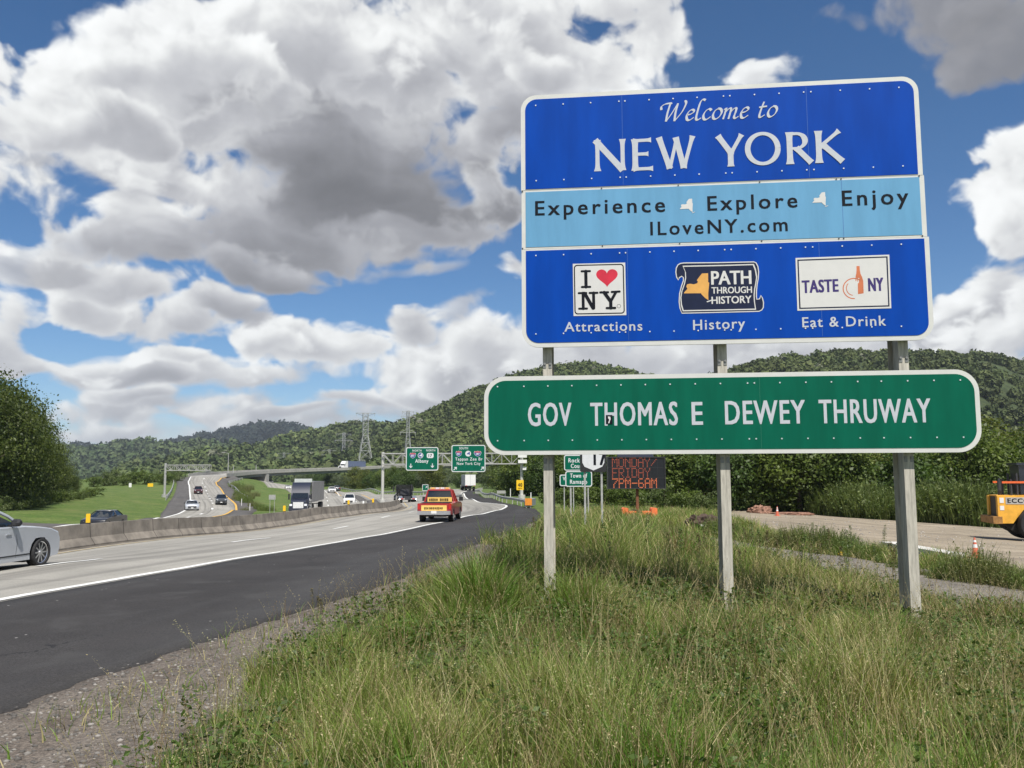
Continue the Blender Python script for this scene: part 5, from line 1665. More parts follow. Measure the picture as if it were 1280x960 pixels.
# loose stones on the gravel
def stones(n, seed, poly, y0, y1, smin, smax, tone=0.09):
    rg = np.random.default_rng(seed); y = y0 + (y1 - y0) * rg.random(n * 6) ** 1.5; x = (rg.random(n * 6) * 2 - 1) * (0.66 * y + 1)
    ok = in_poly(x, y, poly); x, y = x[ok][:n], y[ok][:n]; n = len(x)
    iv, if_ = ico(1); V = np.repeat(iv[None], n, 0) * (1 + 0.5 * (rg.random((n, len(iv), 1)) - 0.5))
    s = smin + (smax - smin) * rg.random(n) ** 3
    V = V * s[:, None, None] * np.array([1, 0.8, 0.55]) + np.stack([x, y, zfun(x, y) + s * 0.3], 1)[:, None]
    c = (tone + 0.20 * rg.random((n, 1)) ** 3) * np.array((1.0, 0.93, 0.84))
    F = (if_[None] + (np.arange(n) * len(iv))[:, None, None]).ravel()
    return tag(np_mesh('loose_stones', V.reshape(-1, 3), F, 3, stone_m, colors=np.repeat(c[:, None], len(iv), 1).reshape(-1, 3)), kind='stuff')


stone_m = leaf_mat('stone', (1, 1, 1), 0.0, 0.9)
stones(22000, 61, np.vstack([ver_l, ver_r2[::-1]]), 3.2, 30, 0.004, 0.026)
stones(1500, 63, np.vstack([lot_b, lot_a[::-1]]), 14, 85, 0.015, 0.07, 0.24)
stones(2500, 62, np.vstack([trk_b, trk_a[::-1]]), 9, 40, 0.015, 0.06)

# ------------------------------------------------------------------ vehicles (local x forward, y left, z up)
def paint(name, c, metal=0.0, rough=0.35):
    return mat(name, c, rough, metal, 0.03, 3, coat=0.7)


silver_p = paint('silver_paint', (0.50, 0.52, 0.55), 0.35, 0.30); black_p = paint('black_paint', (0.012, 0.012, 0.014)); grey_p = paint('grey_paint', (0.07, 0.075, 0.08), 0.3)
white_p = paint('white_vehicle_paint', (0.72, 0.72, 0.70)); red_p = paint('red_paint', (0.34, 0.022, 0.022)); navy_p = paint('navy_paint', (0.014, 0.017, 0.032)); yellow_p = mat('yellow_machine_paint', (0.76, 0.39, 0.045), 0.45, 0, 0.14, 3)
maroon_p = paint('maroon_paint', (0.06, 0.012, 0.014))


def wheel(parent, x, y, r, w, rim_mat, spokes=10, name='wheel', detail=True):
    """tyre with its rim as a sub-part; outer face looks along the sign of y"""
    s = 1 if y > 0 else -1
    mb = MB(); k = 28 if detail else 16
    rings = []
    for yy, rr_ in ((-w / 2, r * 0.70), (-w / 2, r * 0.93), (-w * 0.36, r), (w * 0.36, r), (w / 2, r * 0.93), (w / 2, r * 0.77), (w * 0.30, r * 0.74)):
        rings.append([(x + rr_ * math.cos(2 * math.pi * i / k), y + s * yy, r + rr_ * math.sin(2 * math.pi * i / k)) for i in range(k)])
    mb.loft(rings); t = mb.build(name, black_rubber, parent, True)
    mb = MB(); yo = y + s * (w * 0.36); RK = 0.70 if not spokes else 0.76
    mb.cyl((x, y + s * w * 0.33, r), (0, 1, 0), r * 0.13, w * 0.16, 12)
    n = 24; ro, ri = r * RK, r * (RK - 0.08)
    o_ = [(x + ro * math.cos(2 * math.pi * i / n), yo, r + ro * math.sin(2 * math.pi * i / n)) for i in range(n)]
    i_ = [(x + ri * math.cos(2 * math.pi * i / n), yo - s * 0.02, r + ri * math.sin(2 * math.pi * i / n)) for i in range(n)]
    mb.add(o_ + i_, [(i, (i + 1) % n, n + (i + 1) % n, n + i) for i in range(n)])
    if spokes:
        for i in range(spokes):
            a = 2 * math.pi * i / spokes
            mb.box((x + math.cos(a) * r * 0.41, yo - s * 0.025, r + math.sin(a) * r * 0.41), (r * 0.60, 0.025, r * 0.105), rot=Matrix.Rotation(-a, 3, 'Y'))
    else:
        mb.cyl((x, yo - s * 0.03, r), (0, 1, 0), r * 0.58, 0.02, 20)
    mb.build('rim', rim_mat, t)
    return t


def car_body(W, prof, slices):
    rings = []
    for yk, xs, dz in slices:
        rings.append([(x * xs, yk * W / 2, z + (dz if z > 0.7 else 0.0)) for x, z in prof])
    mb = MB(); mb.loft(rings)
    return mb


def arch(cx, r, zb, n=9):
    a0 = math.asin(max(-1, min(1, (zb - 0.33) / r)))
    return [(cx + r * math.cos(t), 0.33 + r * math.sin(t)) for t in np.linspace(a0, math.pi - a0, n)]


SL = [(-1, 0.94, -0.03), (-0.97, 0.96, -0.012), (-0.80, 0.985, 0.0), (-0.4, 1.0, 0.012), (0.4, 1.0, 0.012), (0.80, 0.985, 0.0), (0.97, 0.96, -0.012), (1, 0.94, -0.03)]


def make_car(label, pm, kind='sedan', group=None, name='parked_car', detail=False, wheels=None):
    t = thing(name, label, 'car', group=group); W = 1.85
    zb = 0.21
    if kind == 'sedan':
        top = [(-2.44, 0.52), (-2.42, 0.86), (-2.30, 0.99), (-1.70, 1.04), (-0.5, 1.00), (0.95, 0.985), (1.55, 0.94), (2.00, 0.88), (2.27, 0.79), (2.36, 0.62), (2.36, 0.40), (2.30, 0.24)]
        gh = dict(b0=-1.78, b1=1.12, r0=-0.98, r1=0.20, zb=0.97, zt=1.44)
    else:
        top = [(-2.30, 0.52), (-2.32, 0.95), (-2.24, 1.08), (-1.70, 1.09), (-0.5, 1.08), (0.95, 1.06), (1.55, 1.02), (2.05, 0.94), (2.28, 0.78), (2.34, 0.50), (2.28, 0.27)]
        gh = dict(b0=-2.22, b1=1.05, r0=-1.95, r1=0.25, zb=1.05, zt=1.68)
    prof = [(-2.36, 0.27)] + top + arch(1.56, 0.385, zb) + arch(-1.40, 0.385, zb)
    car_body(W, prof, SL).build('body', pm, t, True, 30)
    mb = MB(); mb.box((1.56, 0, 0.45), (0.78, 1.50, 0.62)); mb.box((-1.40, 0, 0.45), (0.78, 1.50, 0.62)); mb.box((0, 0, 0.24), (4.2, 1.6, 0.10)); mb.build('underbody', black_plastic, t)
    # glasshouse
    hb, ht = 0.83, 0.60; n = 7; rings = []
    for f in np.linspace(0, 1, n):
        e = 1 - (1 - f) ** 1.15; x0 = gh['b0'] + (gh['r0'] - gh['b0']) * e; x1 = gh['b1'] + (gh['r1'] - gh['b1']) * e; z = gh['zb'] + (gh['zt'] - 0.03 - gh['zb']) * f; hw = hb + (ht - hb) * f ** 1.2
        rings.append([(x0, -hw * 0.86, z), (x0 + 0.15, -hw, z), (x1 - 0.25, -hw, z), (x1, -hw * 0.72, z), (x1 + 0.05, 0, z), (x1, hw * 0.72, z), (x1 - 0.25, hw, z), (x0 + 0.15, hw, z), (x0, hw * 0.86, z), (x0 - 0.05, 0, z)])
    mb = MB(); mb.loft(rings); mb.build('windows', glass_dark, t, True, 25)
    mb = MB(); zt = gh['zt']; rings = []
    for k, z in ((1.03, zt - 0.045), (1.0, zt - 0.01), (0.8, zt + 0.015)):
        cx = (gh['r0'] + gh['r1']) / 2; hx = (gh['r1'] - gh['r0']) / 2 + 0.04
        rings.append([(cx + hx * k * math.cos(a), (ht + 0.015) * k * math.sin(a) , z) for a in np.linspace(0, 2 * math.pi, 24, endpoint=False)] if False else
                     [(cx - hx * k, -ht * 0.9 * k, z), (cx - hx * k + 0.12, -(ht + 0.02) * k, z), (cx + hx * k - 0.12, -(ht + 0.02) * k, z), (cx + hx * k, -ht * 0.8 * k, z), (cx + hx * k, ht * 0.8 * k, z), (cx + hx * k - 0.12, (ht + 0.02) * k, z), (cx - hx * k + 0.12, (ht + 0.02) * k, z), (cx - hx * k, ht * 0.9 * k, z)])
    mb.loft(rings); mb.build('roof', pm, t, True, 40)
    for s in (-1, 1):
        for xb, xt in ((gh['b1'] - 0.20, gh['r1'] - 0.06), (-0.15, -0.20), (gh['b0'] + 0.16, gh['r0'] + 0.05)):
            mb = MB(); mb.tube([(xb, s * 0.835, gh['zb'] - 0.02), ((xb + xt) / 2 + 0.02, s * 0.745, (gh['zb'] + gh['zt']) / 2), (xt, s * 0.60, gh['zt'] - 0.03)], [0.045, 0.036, 0.034], 6); mb.build('pillar', pm if xb != -0.15 else black_plastic, t, True)
        mb = MB(); mb.loft([[(0.50 + 0.09 * math.cos(a) * k, s * yy, gh['zb'] + 0.10 + 0.085 * math.sin(a) * k) for a in np.linspace(0, 6.283, 10, endpoint=False)] for yy, k in ((0.90, 0.6), (0.94, 1.0), (1.06, 1.0), (1.10, 0.6))]); mb.box((0.52, s * 0.87, gh['zb'] + 0.04), (0.06, 0.16, 0.04)); mb.build('mirror', black_plastic, t)
        mb = MB(); zf = 0.66 if kind == 'sedan' else 0.80
        mb.loft([[(2.02, s * 0.88, zf + 0.02), (2.02, s * 0.88, zf + 0.13), (2.30, s * 0.62, zf + 0.05), (2.30, s * 0.62, zf - 0.07)], [(2.0, s * 0.70, zf + 0.0), (2.0, s * 0.70, zf + 0.1), (2.2, s * 0.5, zf + 0.05), (2.2, s * 0.5, zf - 0.07)]]); mb.build('headlight', lamp_white, t)
        mb = MB(); mb.box((-2.36, s * 0.68, 0.84), (0.14, 0.36, 0.17)); mb.build('tail_light', lamp_red, t)
        wheel(t, 1.56, s * 0.82, 0.335, 0.225, chrome if detail else galv, 10, detail=detail); wheel(t, -1.40, s * 0.82, 0.335, 0.225, chrome if detail else galv, 10, detail=detail)
        for x in (0.35, -0.75):
            mb = MB(); mb.box((x, s * 0.935, 0.82), (0.17, 0.02, 0.025)); mb.build('door_handle', pm, t)
    mb = MB(); mb.box((2.34, 0, 0.53), (0.12, 1.15, 0.20)); mb.build('grille', black_plastic, t)
    mb = MB(); mb.box((2.405, 0, 0.40), (0.02, 0.32, 0.14)); mb.box((-2.44, 0, 0.72), (0.03, 0.32, 0.14)); mb.build('licence_plate', white_paint, t)
    if detail:
        mb = MB(); mb.box((0.1, -0.927, 0.34), (2.0, 0.015, 0.03)); mb.build('sill_trim', black_plastic, t)
        mb = MB()
        mb.tube([(0.62, -0.921, 0.30), (0.66, -0.926, 0.6), (0.60, -0.917, 0.95)], 0.006, 4); mb.build('door_seam', black_plastic, t)
    return t


def face(t, loc, ang):
    """ang: heading in degrees clockwise from straight ahead (+Y)"""
    t.location = loc; t.rotation_euler = (0, 0, R(90 - ang))
    return t


def road_z(p, lift=0.012):
    return Vector((p.x, p.y, z1(p.x, p.y) + lift))


sedan = make_car('silver sedan driving past on the near highway lanes, only its front half in view', silver_p, 'sedan', None, 'sedan_car', True)
fwd = Vector((math.sin(R(5.5)), math.cos(R(5.5)), 0)); rgt = Vector((fwd.y, -fwd.x, 0))
wc = at(50.5, 703, 20.6)
face(sedan, road_z(Vector((wc.x, wc.y, 0)) - fwd * 1.56 - rgt * 0.90), 5.5)


def line_dir(L, x, y):
    k = int(np.argmin(np.hypot(L[:, 0] - x, L[:, 1] - y))); k = min(max(k, 1), len(L) - 2)
    d = L[k + 1] - L[k - 1]
    return math.degrees(math.atan2(d[0], d[1]))


ramp_mid = (ral + rar) / 2; sb_mid = (sbl + sbr) / 2


def place_car(t, px, Y, line=None, toward=True, turn=0):
    p = on(px, Y); a = line_dir(line, p.x, p.y) + (180 if toward else 0) + turn
    return face(t, road_z(p, 0.014), a)


place_car(make_car('black sedan on the ramp just behind the barrier, passing the mown field', black_p, 'sedan', None, 'sedan_car'), 133, 68, ramp_mid)
place_car(make_car('silver sedan coming down the curved ramp beside its white edge line', silver_p, 'sedan', None, 'sedan_car'), 241, 127, ramp_mid, turn=-6)
place_car(make_car('dark grey car coming down the curved ramp beside its yellow line', grey_p, 'suv', None, 'sedan_car'), 277.5, 150, ramp_mid)
place_car(make_car('dark maroon car farthest up the curved ramp', maroon_p, 'suv', None, 'sedan_car'), 248.5, 195, ramp_mid)
place_car(make_car('white car coming toward us behind the barrier right of the black semi truck', white_p, 'suv', None, 'sedan_car'), 437.5, 146, sb_mid, turn=4)
w2 = place_car(make_car('white car just behind the trailer of the black semi truck', white_p, 'sedan', None, 'sedan_car'), 415, 226, sb_mid)
b2 = place_car(make_car('dark car on the highway below the trees beyond the black semi truck', grey_p, 'suv', None, 'sedan_car'), 421, 268, nbl, False)
for px, Y, src, lab in ((360, 322, w2, 'white car left of the black semi truck, near the overpass pier'), (338, 352, b2, 'dark car under the overpass, left of its pier'), (329, 362, b2, 'leftmost dark car under the overpass, ahead of another dark car'), (318, 408, w2, 'leftmost white car far off under the overpass'), (325, 418, w2, 'middle white car of the far row under the overpass'), (333, 428, w2, 'white car at the right end of the far row under the overpass'), (398, 250, w2, 'white car partly hidden behind the trailer of the black semi truck')):
    p = on(px, Y); dup(src, road_z(p, 0.014), R(90 - line_dir(sb_mid, p.x, p.y) - 180), lab)

# ---- red pickup with yellow boards
pk = thing('pickup_truck', 'red pickup truck with yellow warning boards driving away on the highway', 'truck')
prof = [(-2.95, 0.62), (-2.95, 1.12), (-0.85, 1.14), (-0.84, 1.16), (0.95, 1.14), (2.2, 1.08), (2.75, 0.98), (2.85, 0.70), (2.80, 0.45)] + [(x, z + 0.10) for x, z in arch(1.75, 0.44, 0.30)] + [(x, z + 0.10) for x, z in arch(-1.75, 0.44, 0.30)] + [(-2.90, 0.50)]
car_body(2.02, prof, [(-1, 0.985, -0.02), (-0.97, 0.995, 0), (-0.5, 1, 0.01), (0.5, 1, 0.01), (0.97, 0.995, 0), (1, 0.985, -0.02)]).build('body', red_p, pk, True, 30)
mb = MB(); mb.box((-1.85, 0, 1.16), (1.95, 1.62, 0.02)); mb.build('bed_liner', black_plastic, pk)
rings = []
for f in np.linspace(0, 1, 6):
    x0 = -0.82 + 0.10 * f; x1 = 1.05 - 0.85 * f; hw = 0.90 - 0.20 * f ** 1.2; z = 1.14 + 0.72 * f
    rings.append([(x0, -hw, z), (x1 - 0.2, -hw, z), (x1, -hw * 0.75, z), (x1, hw * 0.75, z), (x1 - 0.2, hw, z), (x0, hw, z)])
mb = MB(); mb.loft(rings); mb.build('windows', glass_dark, pk, True, 25)
mb = MB(); mb.loft([[(x * k - 0.27, y * k, z) for x, y in ((-0.52, -0.70), (0.50, -0.70), (0.50, 0.70), (-0.52, 0.70))] for k, z in ((1.02, 1.84), (1.0, 1.90), (0.85, 1.93))]); mb.build('roof', red_p, pk, True, 40)
for s in (-1, 1):
    for xb, xt in ((-0.80, -0.72), (0.9, 0.2), (0.12, -0.05)):
        mb = MB(); mb.tube([(xb, s * 0.90, 1.12), (xt, s * 0.70, 1.86)], [0.06, 0.05], 6); mb.build('pillar', red_p, pk)
    mb = MB(); mb.box((-2.955, s * 0.92, 0.95), (0.05, 0.14, 0.34)); mb.build('tail_light', lamp_red, pk)
    mb = MB(); mb.box((0.75, s * 1.16, 1.30), (0.14, 0.24, 0.26)); mb.build('mirror', black_plastic, pk)
    mb = MB(); mb.box((2.80, s * 0.75, 0.88), (0.1, 0.35, 0.2)); mb.build('headlight', lamp_white, pk)
    for x in (1.75, -1.75): wheel(pk, x, s * 0.86, 0.42, 0.30, galv, 0, detail=False)
mb = MB(); mb.box((-3.05, 0, 0.58), (0.20, 1.95, 0.22)); mb.build('rear_bumper', chrome, pk)
mb = MB(); mb.box((0, 0, 0.40), (5.2, 1.3, 0.14)); mb.box((-1.75, 0, 0.42), (0.2, 1.6, 0.2)); mb.build('chassis', black_plastic, pk)
amber = mat('amber_board', (0.78, 0.50, 0.13), 0.5, 0, 0.05)
mb = MB(); mb.box((-2.962, 0.02, 0.86), (0.02, 1.50, 0.31)); tb = mb.build('tailgate_board', amber, pk)
mb = MB(); x = -0.55
rl = random.Random(3)
while x < 0.55:
    w = rl.uniform(0.05, 0.085); mb.box((-2.976, 0.02 - x, 0.84), (0.008, w, 0.14 * rl.uniform(0.8, 1.1))); x += w + 0.025
mb.build('worn_lettering', mat('worn_ink', (0.09, 0.05, 0.01), 0.6), tb)
mb = MB(); mb.box((-0.98, -0.05, 1.29), (0.04, 1.5, 0.30)); tb = mb.build('cab_board', amber, pk)
mb = MB(); x = -0.62
while x < 0.6:
    w = rl.uniform(0.06, 0.10); mb.box((-1.004, -0.05 - x, 1.29), (0.008, w, 0.15 * rl.uniform(0.85, 1.1))); x += w + (0.03 if rl.random() > 0.25 else 0.12)
mb.build('worn_lettering', MATS['worn_ink'], tb)
mb = MB(); mb.box((-0.35, 0, 1.98), (0.28, 1.25, 0.10)); lb = mb.build('light_bar', mat('light_bar_lens', (0.55, 0.42, 0.30), 0.2), pk)
for y in (-0.45, -0.15, 0.15, 0.45):
    mb = MB(); mb.box((-0.50, y, 1.98), (0.03, 0.2, 0.07)); mb.build('lens', lamp_white if abs(y) < 0.3 else amber, lb)
mb = MB(); mb.box((-3.16, 0.0, 0.62), (0.015, 0.32, 0.15)); mb.build('licence_plate', white_paint, pk)
p = on(551.5, 54.5); face(pk, road_z(p), 3.0)


# ---- semi trucks
def semi(label, cab_p, trailer_m, sleeper=True, name='semi_truck', trailer=True, grille=chrome, face_p=None):
    t = thing(name, label, 'truck'); W = 2.45
    # hood and cab; x=0 at the front bumper, the rig runs back along -x
    hood = [(-0.05, 0.55), (-0.12, 1.45), (-0.45, 1.62), (-1.75, 1.85), (-1.75, 0.55)]
    mb = MB(); mb.loft([[(x, y * W / 2, z) for x, z in hood] for y in (-0.78, -0.72, 0.72, 0.78)]); mb.build('hood', cab_p, t, True, 30)
    cabp = [(-1.70, 0.75), (-1.70, 1.85), (-2.15, 2.65), (-2.55, 3.35), (-3.3, 3.95), (-4.9 if sleeper else -3.25, 3.98 if sleeper else 3.9), (-4.9 if sleeper else -3.25, 0.75)] if sleeper else [(-1.70, 0.75), (-1.70, 1.85), (-2.15, 2.55), (-2.35, 2.66), (-3.25, 2.66), (-3.25, 0.75)]
    mb = MB(); mb.loft([[(x, y * W / 2, z) for x, z in cabp] for y in (-0.97, -0.9, 0.9, 0.97)]); mb.build('cab', cab_p, t, True, 30)
    mb = MB(); mb.loft([[(-1.675, -1.05, 1.92), (-2.09, -1.0, 2.58), (-2.09, 1.0, 2.58), (-1.675, 1.05, 1.92)], [(-1.75, -1.05, 1.9), (-2.17, -1.0, 2.58), (-2.17, 1.0, 2.58), (-1.75, 1.05, 1.9)]]); mb.build('windscreen', glass_dark, t)
    mb = MB(); mb.box((-0.085, 0, 1.02), (0.08, 1.30, 0.85)); mb.build('grille', grille, t)
    mb = MB(); mb.box((0.02, 0, 0.52), (0.22, 2.4, 0.30)); mb.build('bumper', cab_p if grille is not chrome else galv, t)
    for s in (-1, 1):
        mb = MB(); mb.box((-0.12, s * 0.93, 1.08), (0.22, 0.34, 0.26)); mb.build('headlight', lamp_white, t)
        mb = MB(); mb.box((-2.3, s * 1.195, 2.2), (0.75, 0.02, 0.62)); mb.build('side_window', glass_dark, t)
        mb = MB(); mb.box((-1.75, s * 1.42, 2.1), (0.12, 0.20, 0.75)); mb.tube([(-1.8, s * 1.15, 2.3), (-1.75, s * 1.42, 2.3)], 0.025, 5); mb.build('mirror', black_plastic, t)
        rings = [[(-0.75 + 0.66 * math.cos(a) * k, s * yy, 0.5 + 0.64 * math.sin(a) * k) for a in np.linspace(0, math.pi, 12) for k in ((1.0,))] + [(-0.75 + 0.56 * math.cos(a), s * yy, 0.5 + 0.54 * math.sin(a)) for a in np.linspace(math.pi, 0, 12)] for yy in (0.85, 1.22)]
        mb = MB(); mb.loft(rings); mb.build('fender', cab_p, t, True, 40)
        wheel(t, -0.80, s * 1.03, 0.50, 0.30, galv, 0, detail=False)
        for x in (-5.3, -6.6): wheel(t, x, s * 0.98, 0.50, 0.52, galv, 0, detail=False)
        mb = MB(); mb.cyl((-2.95, s * 1.02, 0.72), (1, 0, 0), 0.30, 1.3, 14); mb.build('fuel_tank', galv, t)
    mb = MB(); mb.box((-4.0, 0, 0.72), (6.6, 0.9, 0.25)); mb.box((-5.95, 0, 0.95), (1.1, 1.0, 0.2)); mb.build('frame', dark_steel, t)
    if not sleeper:
        mb = MB()
        for s in (-1, 1): mb.tube([(-3.5, s * 1.0, 0.8), (-3.5, s * 1.0, 2.75)], 0.07, 8)
        mb.box((-3.4, 0, 1.6), (0.08, 1.3, 0.9)); mb.build('headache_rack', dark_steel, t)
        for s in (-1, 1):
            mb = MB(); mb.loft([[(-5.95 + 1.25 * math.cos(a), s * yy, 0.52 + 0.62 * math.sin(a)) for a in np.linspace(0.15, math.pi - 0.15, 12)] + [(-5.95 + 1.2 * math.cos(a), s * yy, 0.50 + 0.57 * math.sin(a)) for a in np.linspace(math.pi - 0.15, 0.15, 12)] for yy in (0.70, 1.25)]); mb.build('rear_fender', chrome, t, True, 40)
            mb = MB(); mb.box((-7.3, s * 0.8, 0.75), (0.06, 0.3, 0.14)); mb.build('tail_light', lamp_red, t)
        mb = MB(); mb.box((-7.25, 0, 0.72), (0.08, 2.2, 0.2)); mb.build('rear_bar', galv, t)
    if trailer:
        L_ = 14.6; x0 = -5.2
        mb = MB(); mb.box((x0 - L_ / 2, 0, 2.65), (L_, 2.6, 2.75)); tr = mb.build('trailer', trailer_m, t)
        mb = MB()
        for s in (-1, 1):
            for k in range(24): mb.box((x0 - 0.4 - k * 0.6, s * 1.312, 2.65), (0.05, 0.025, 2.6))
        mb.build('side_ribs', trailer_m, tr)
        mb = MB()
        mb.box((x0 - L_ - 0.015, 0.655, 2.65), (0.03, 1.22, 2.55)); mb.box((x0 - L_ - 0.015, -0.655, 2.65), (0.03, 1.22, 2.55)); mb.build('rear_door', white_paint if trailer_m is not navy_p else trailer_m, tr)
        mb = MB(); mb.box((x0 - L_ * 0.5, 0, 1.18), (L_ - 1, 1.0, 0.18)); mb.box((x0 - L_ + 0.1, 0, 0.65), (0.1, 2.3, 0.12)); mb.box((x0 - 3, 0, 0.8), (0.1, 1.2, 0.9)); mb.build('underframe', dark_steel, t)
        for s in (-1, 1):
            for x in (x0 - L_ + 1.4, x0 - L_ + 2.7): wheel(t, x, s * 0.98, 0.50, 0.52, galv, 0, name='trailer_wheel', detail=False)
            mb = MB(); mb.box((x0 - L_ - 0.03, s * 1.0, 1.32), (0.05, 0.4, 0.12)); mb.build('tail_light', lamp_red, t)
    return t


trailer_grey = mat('grey_trailer_skin', (0.20, 0.20, 0.205), 0.5, 0.3, 0.1, 1)
st = semi('black semi truck with a silver grille pulling a grey trailer behind the barrier', navy_p, trailer_grey, True, 'semi_truck', True, mat('bright_grille', (0.72, 0.72, 0.70), 0.4, 0.2))
mb = MB(); mb.box((-5.0, 0, 3.98), (0.45, 2.3, 0.9)); mb.build('cooling_unit', mat('cooler_white', (0.50, 0.53, 0.50), 0.5), st)
face(st, road_z(on(373.5, 113)), 180 - 6.5)
bt = semi('black day cab tractor unit driving away without a trailer, past the gantry column', black_p, None, False, 'tractor_unit', False)
p = on(502.5, 116); face(bt, road_z(p), -14); bt.scale = (0.88, 0.88, 0.88)
blue_grey = mat('blue_grey_trailer_skin', (0.13, 0.16, 0.25), 0.45, 0.1, 0.08, 1)
ov = semi('white semi truck with a long blue grey trailer crossing the overpass', white_p, blue_grey, True, 'semi_truck', True, dark_steel)
k = int(np.argmin(np.abs(640 + FPX * dk[:, 0] / dk[:, 1] - 432))); c = Vector(dk[k]) - Vector((dg[k, 1], -dg[k, 0], 0)) * 4.0
face(ov, c + Vector((0, 0, 0.0)), math.degrees(math.atan2(-dg[k, 0], -dg[k, 1])))
rb = semi('white box trailer of a semi truck going away along the exit ramp', white_p, mat('white_trailer_skin', (0.50, 0.51, 0.52), 0.45, 0.1, 0.08, 1), True, 'semi_truck', True)
p = on(588, 216); face(rb, road_z(p + Vector((math.sin(R(-7)) * 19.8, math.cos(R(-7)) * 19.8, 0))), -7)

# ---- the yellow wheel loader on the dirt lot
ld = thing('wheel_loader', 'yellow wheel loader parked on the dirt lot at the right edge', 'loader')
hoodp = [(0.0, 0.95), (0.0, 2.22), (1.6, 2.28), (2.6, 2.28), (2.6, 1.72), (1.7, 1.72), (1.15, 1.52), (0.86, 1.15), (0.66, 0.86), (0.12, 0.85)]
mb = MB(); mb.loft([[(x, y, z) for x, z in hoodp] for y in (-0.95, -0.92, -0.66)]); mb.loft([[(x, y, z) for x, z in hoodp] for y in (0.66, 0.92, 0.95)])
mb.box((1.30, 0, 2.225), (2.5, 1.31, 0.06)); mb.box((2.5, 0, 1.95), (0.1, 1.31, 0.5)); mb.build('hood', yellow_p, ld)
mb = MB(); mb.box((0.12, 0, 1.55), (0.06, 1.31, 1.25)); mb.build('radiator_grille', black_plastic, ld)
mb = MB(); mb.box((0.9, 0, 1.45), (1.4, 1.2, 1.2)); mb.box((2.0, 0, 0.85), (3.2, 0.9, 0.5)); mb.prism([(0.30, 0.86), (0.55, 0.55), (0.95, 0.32), (1.8, 0.32), (1.8, 0.86)], -0.75, 0.75); mb.build('engine', mat('engine_grime', (0.016, 0.014, 0.012), 0.8), ld)
mb = MB(); mb.box((-0.08, 0, 1.02), (0.42, 2.3, 0.36)); mb.build('counterweight', mat('rusty_yellow', (0.33, 0.17, 0.05), 0.8, 0, 0.45, 5), ld)
plate = MB(); plate.box((1.18, -0.957, 1.98), (1.62, 0.012, 0.34)); pl_ = plate.build('name_plate', mat('grey_plate', (0.42, 0.40, 0.36), 0.5), ld)
mb = MB(); v, f, w = text_mesh('ECCO', 0.0, 1.15)
for i, (dx, dz) in enumerate(((0, 0), (0.012, 0.006), (-0.012, -0.006), (0.012, -0.006), (-0.012, 0.006))):
    mb.flat([(0.46 + a * 0.98 / w + dx, 1.88 + b * 0.21 + dz) for a, b in v], f, -0.9655 - 0.0004 * i)
mb.build('lettering', ink, pl_)
for z, h in ((2.0, 0.26), (1.62, 0.22)):
    mb = MB(); mb.box((0.19, -0.956, z), (0.19, 0.012, h)); mb.build('decal', white_paint, ld)
for s in (-1, 1):
    for x in (1.66, 4.9):
        wheel(ld, x, s * 1.02, 0.82, 0.62, yellow_p, 0)
    for x, zt in ((0.72, 3.05), (1.0, 3.35)):
        mb = MB(); mb.tube([(x, s * 0.72, 2.25), (x, s * 0.72, zt)], 0.055, 6); mb.build('guard_post', dark_steel, ld)
    mb = MB(); mb.box((0.85, s * 0.785, 2.90), (1.1, 0.05, 0.10)); mb.build('guard_rail', orange_plastic, ld)
mb = MB(); mb.cyl((0.26, -0.45, 2.62), (0, 0, 1), 0.09, 0.75, 12); mb.cyl((0.26, -0.45, 3.03), (0.3, 0, 1), 0.05, 0.16, 10); mb.build('exhaust', dark_steel, ld)
mb = MB(); mb.loft([[(1.15, y, 2.30), (1.10, y, 3.75), (2.5, y, 3.75), (3.1, y, 2.9), (3.1, y, 1.7), (2.63, y, 1.7), (2.63, y, 2.30)] for y in (-0.75, 0.75)]); mb.build('cab', navy_p, ld)
mb = MB(); mb.box((1.85, 0, 3.82), (1.7, 1.7, 0.12)); mb.build('cab_roof', navy_p, ld)
for s in (-1, 1):
    mb = MB(); mb.box((1.95, s * 0.757, 3.0), (0.9, 0.012, 1.0)); mb.build('side_window', glass_dark, ld)
mb = MB(); mb.prism([(3.05, 0.6), (3.05, 1.5), (4.3, 1.9), (5.9, 1.4), (5.9, 0.7)], -0.5, 0.5); mb.build('front_frame', yellow_p, ld)
for s in (-1, 1):
    mb = MB(); mb.tube([(4.3, s * 0.62, 1.75), (5.8, s * 0.62, 1.35), (6.8, s * 0.62, 0.55)], 0.14, 6); mb.build('lift_arm', yellow_p, ld)
bk = [(6.75, 0.05), (7.9, 0.05), (7.9, 0.09), (6.9, 0.12), (6.72, 0.5), (6.85, 1.0), (7.15, 1.15), (7.12, 1.2), (6.78, 1.05), (6.65, 0.5)]
mb = MB(); mb.prism(bk, -1.35, 1.35); mb.box((7.2, 1.36, 0.5), (0.9, 0.03, 0.8)); mb.box((7.2, -1.36, 0.5), (0.9, 0.03, 0.8)); mb.build('bucket', mat('worn_bucket', (0.22, 0.14, 0.06), 0.6, 0.3, 0.3), ld)
p = at(1243, 676, 45.0); p = Vector((p.x, p.y, z1(p.x, p.y)))
ld.location = p; ld.rotation_euler = (0, 0, R(-14))

# ------------------------------------------------------------------ sign gantry over the highway
def bar(a, b, r, mb, n=5):
    mb.tube([a, b], r, n)


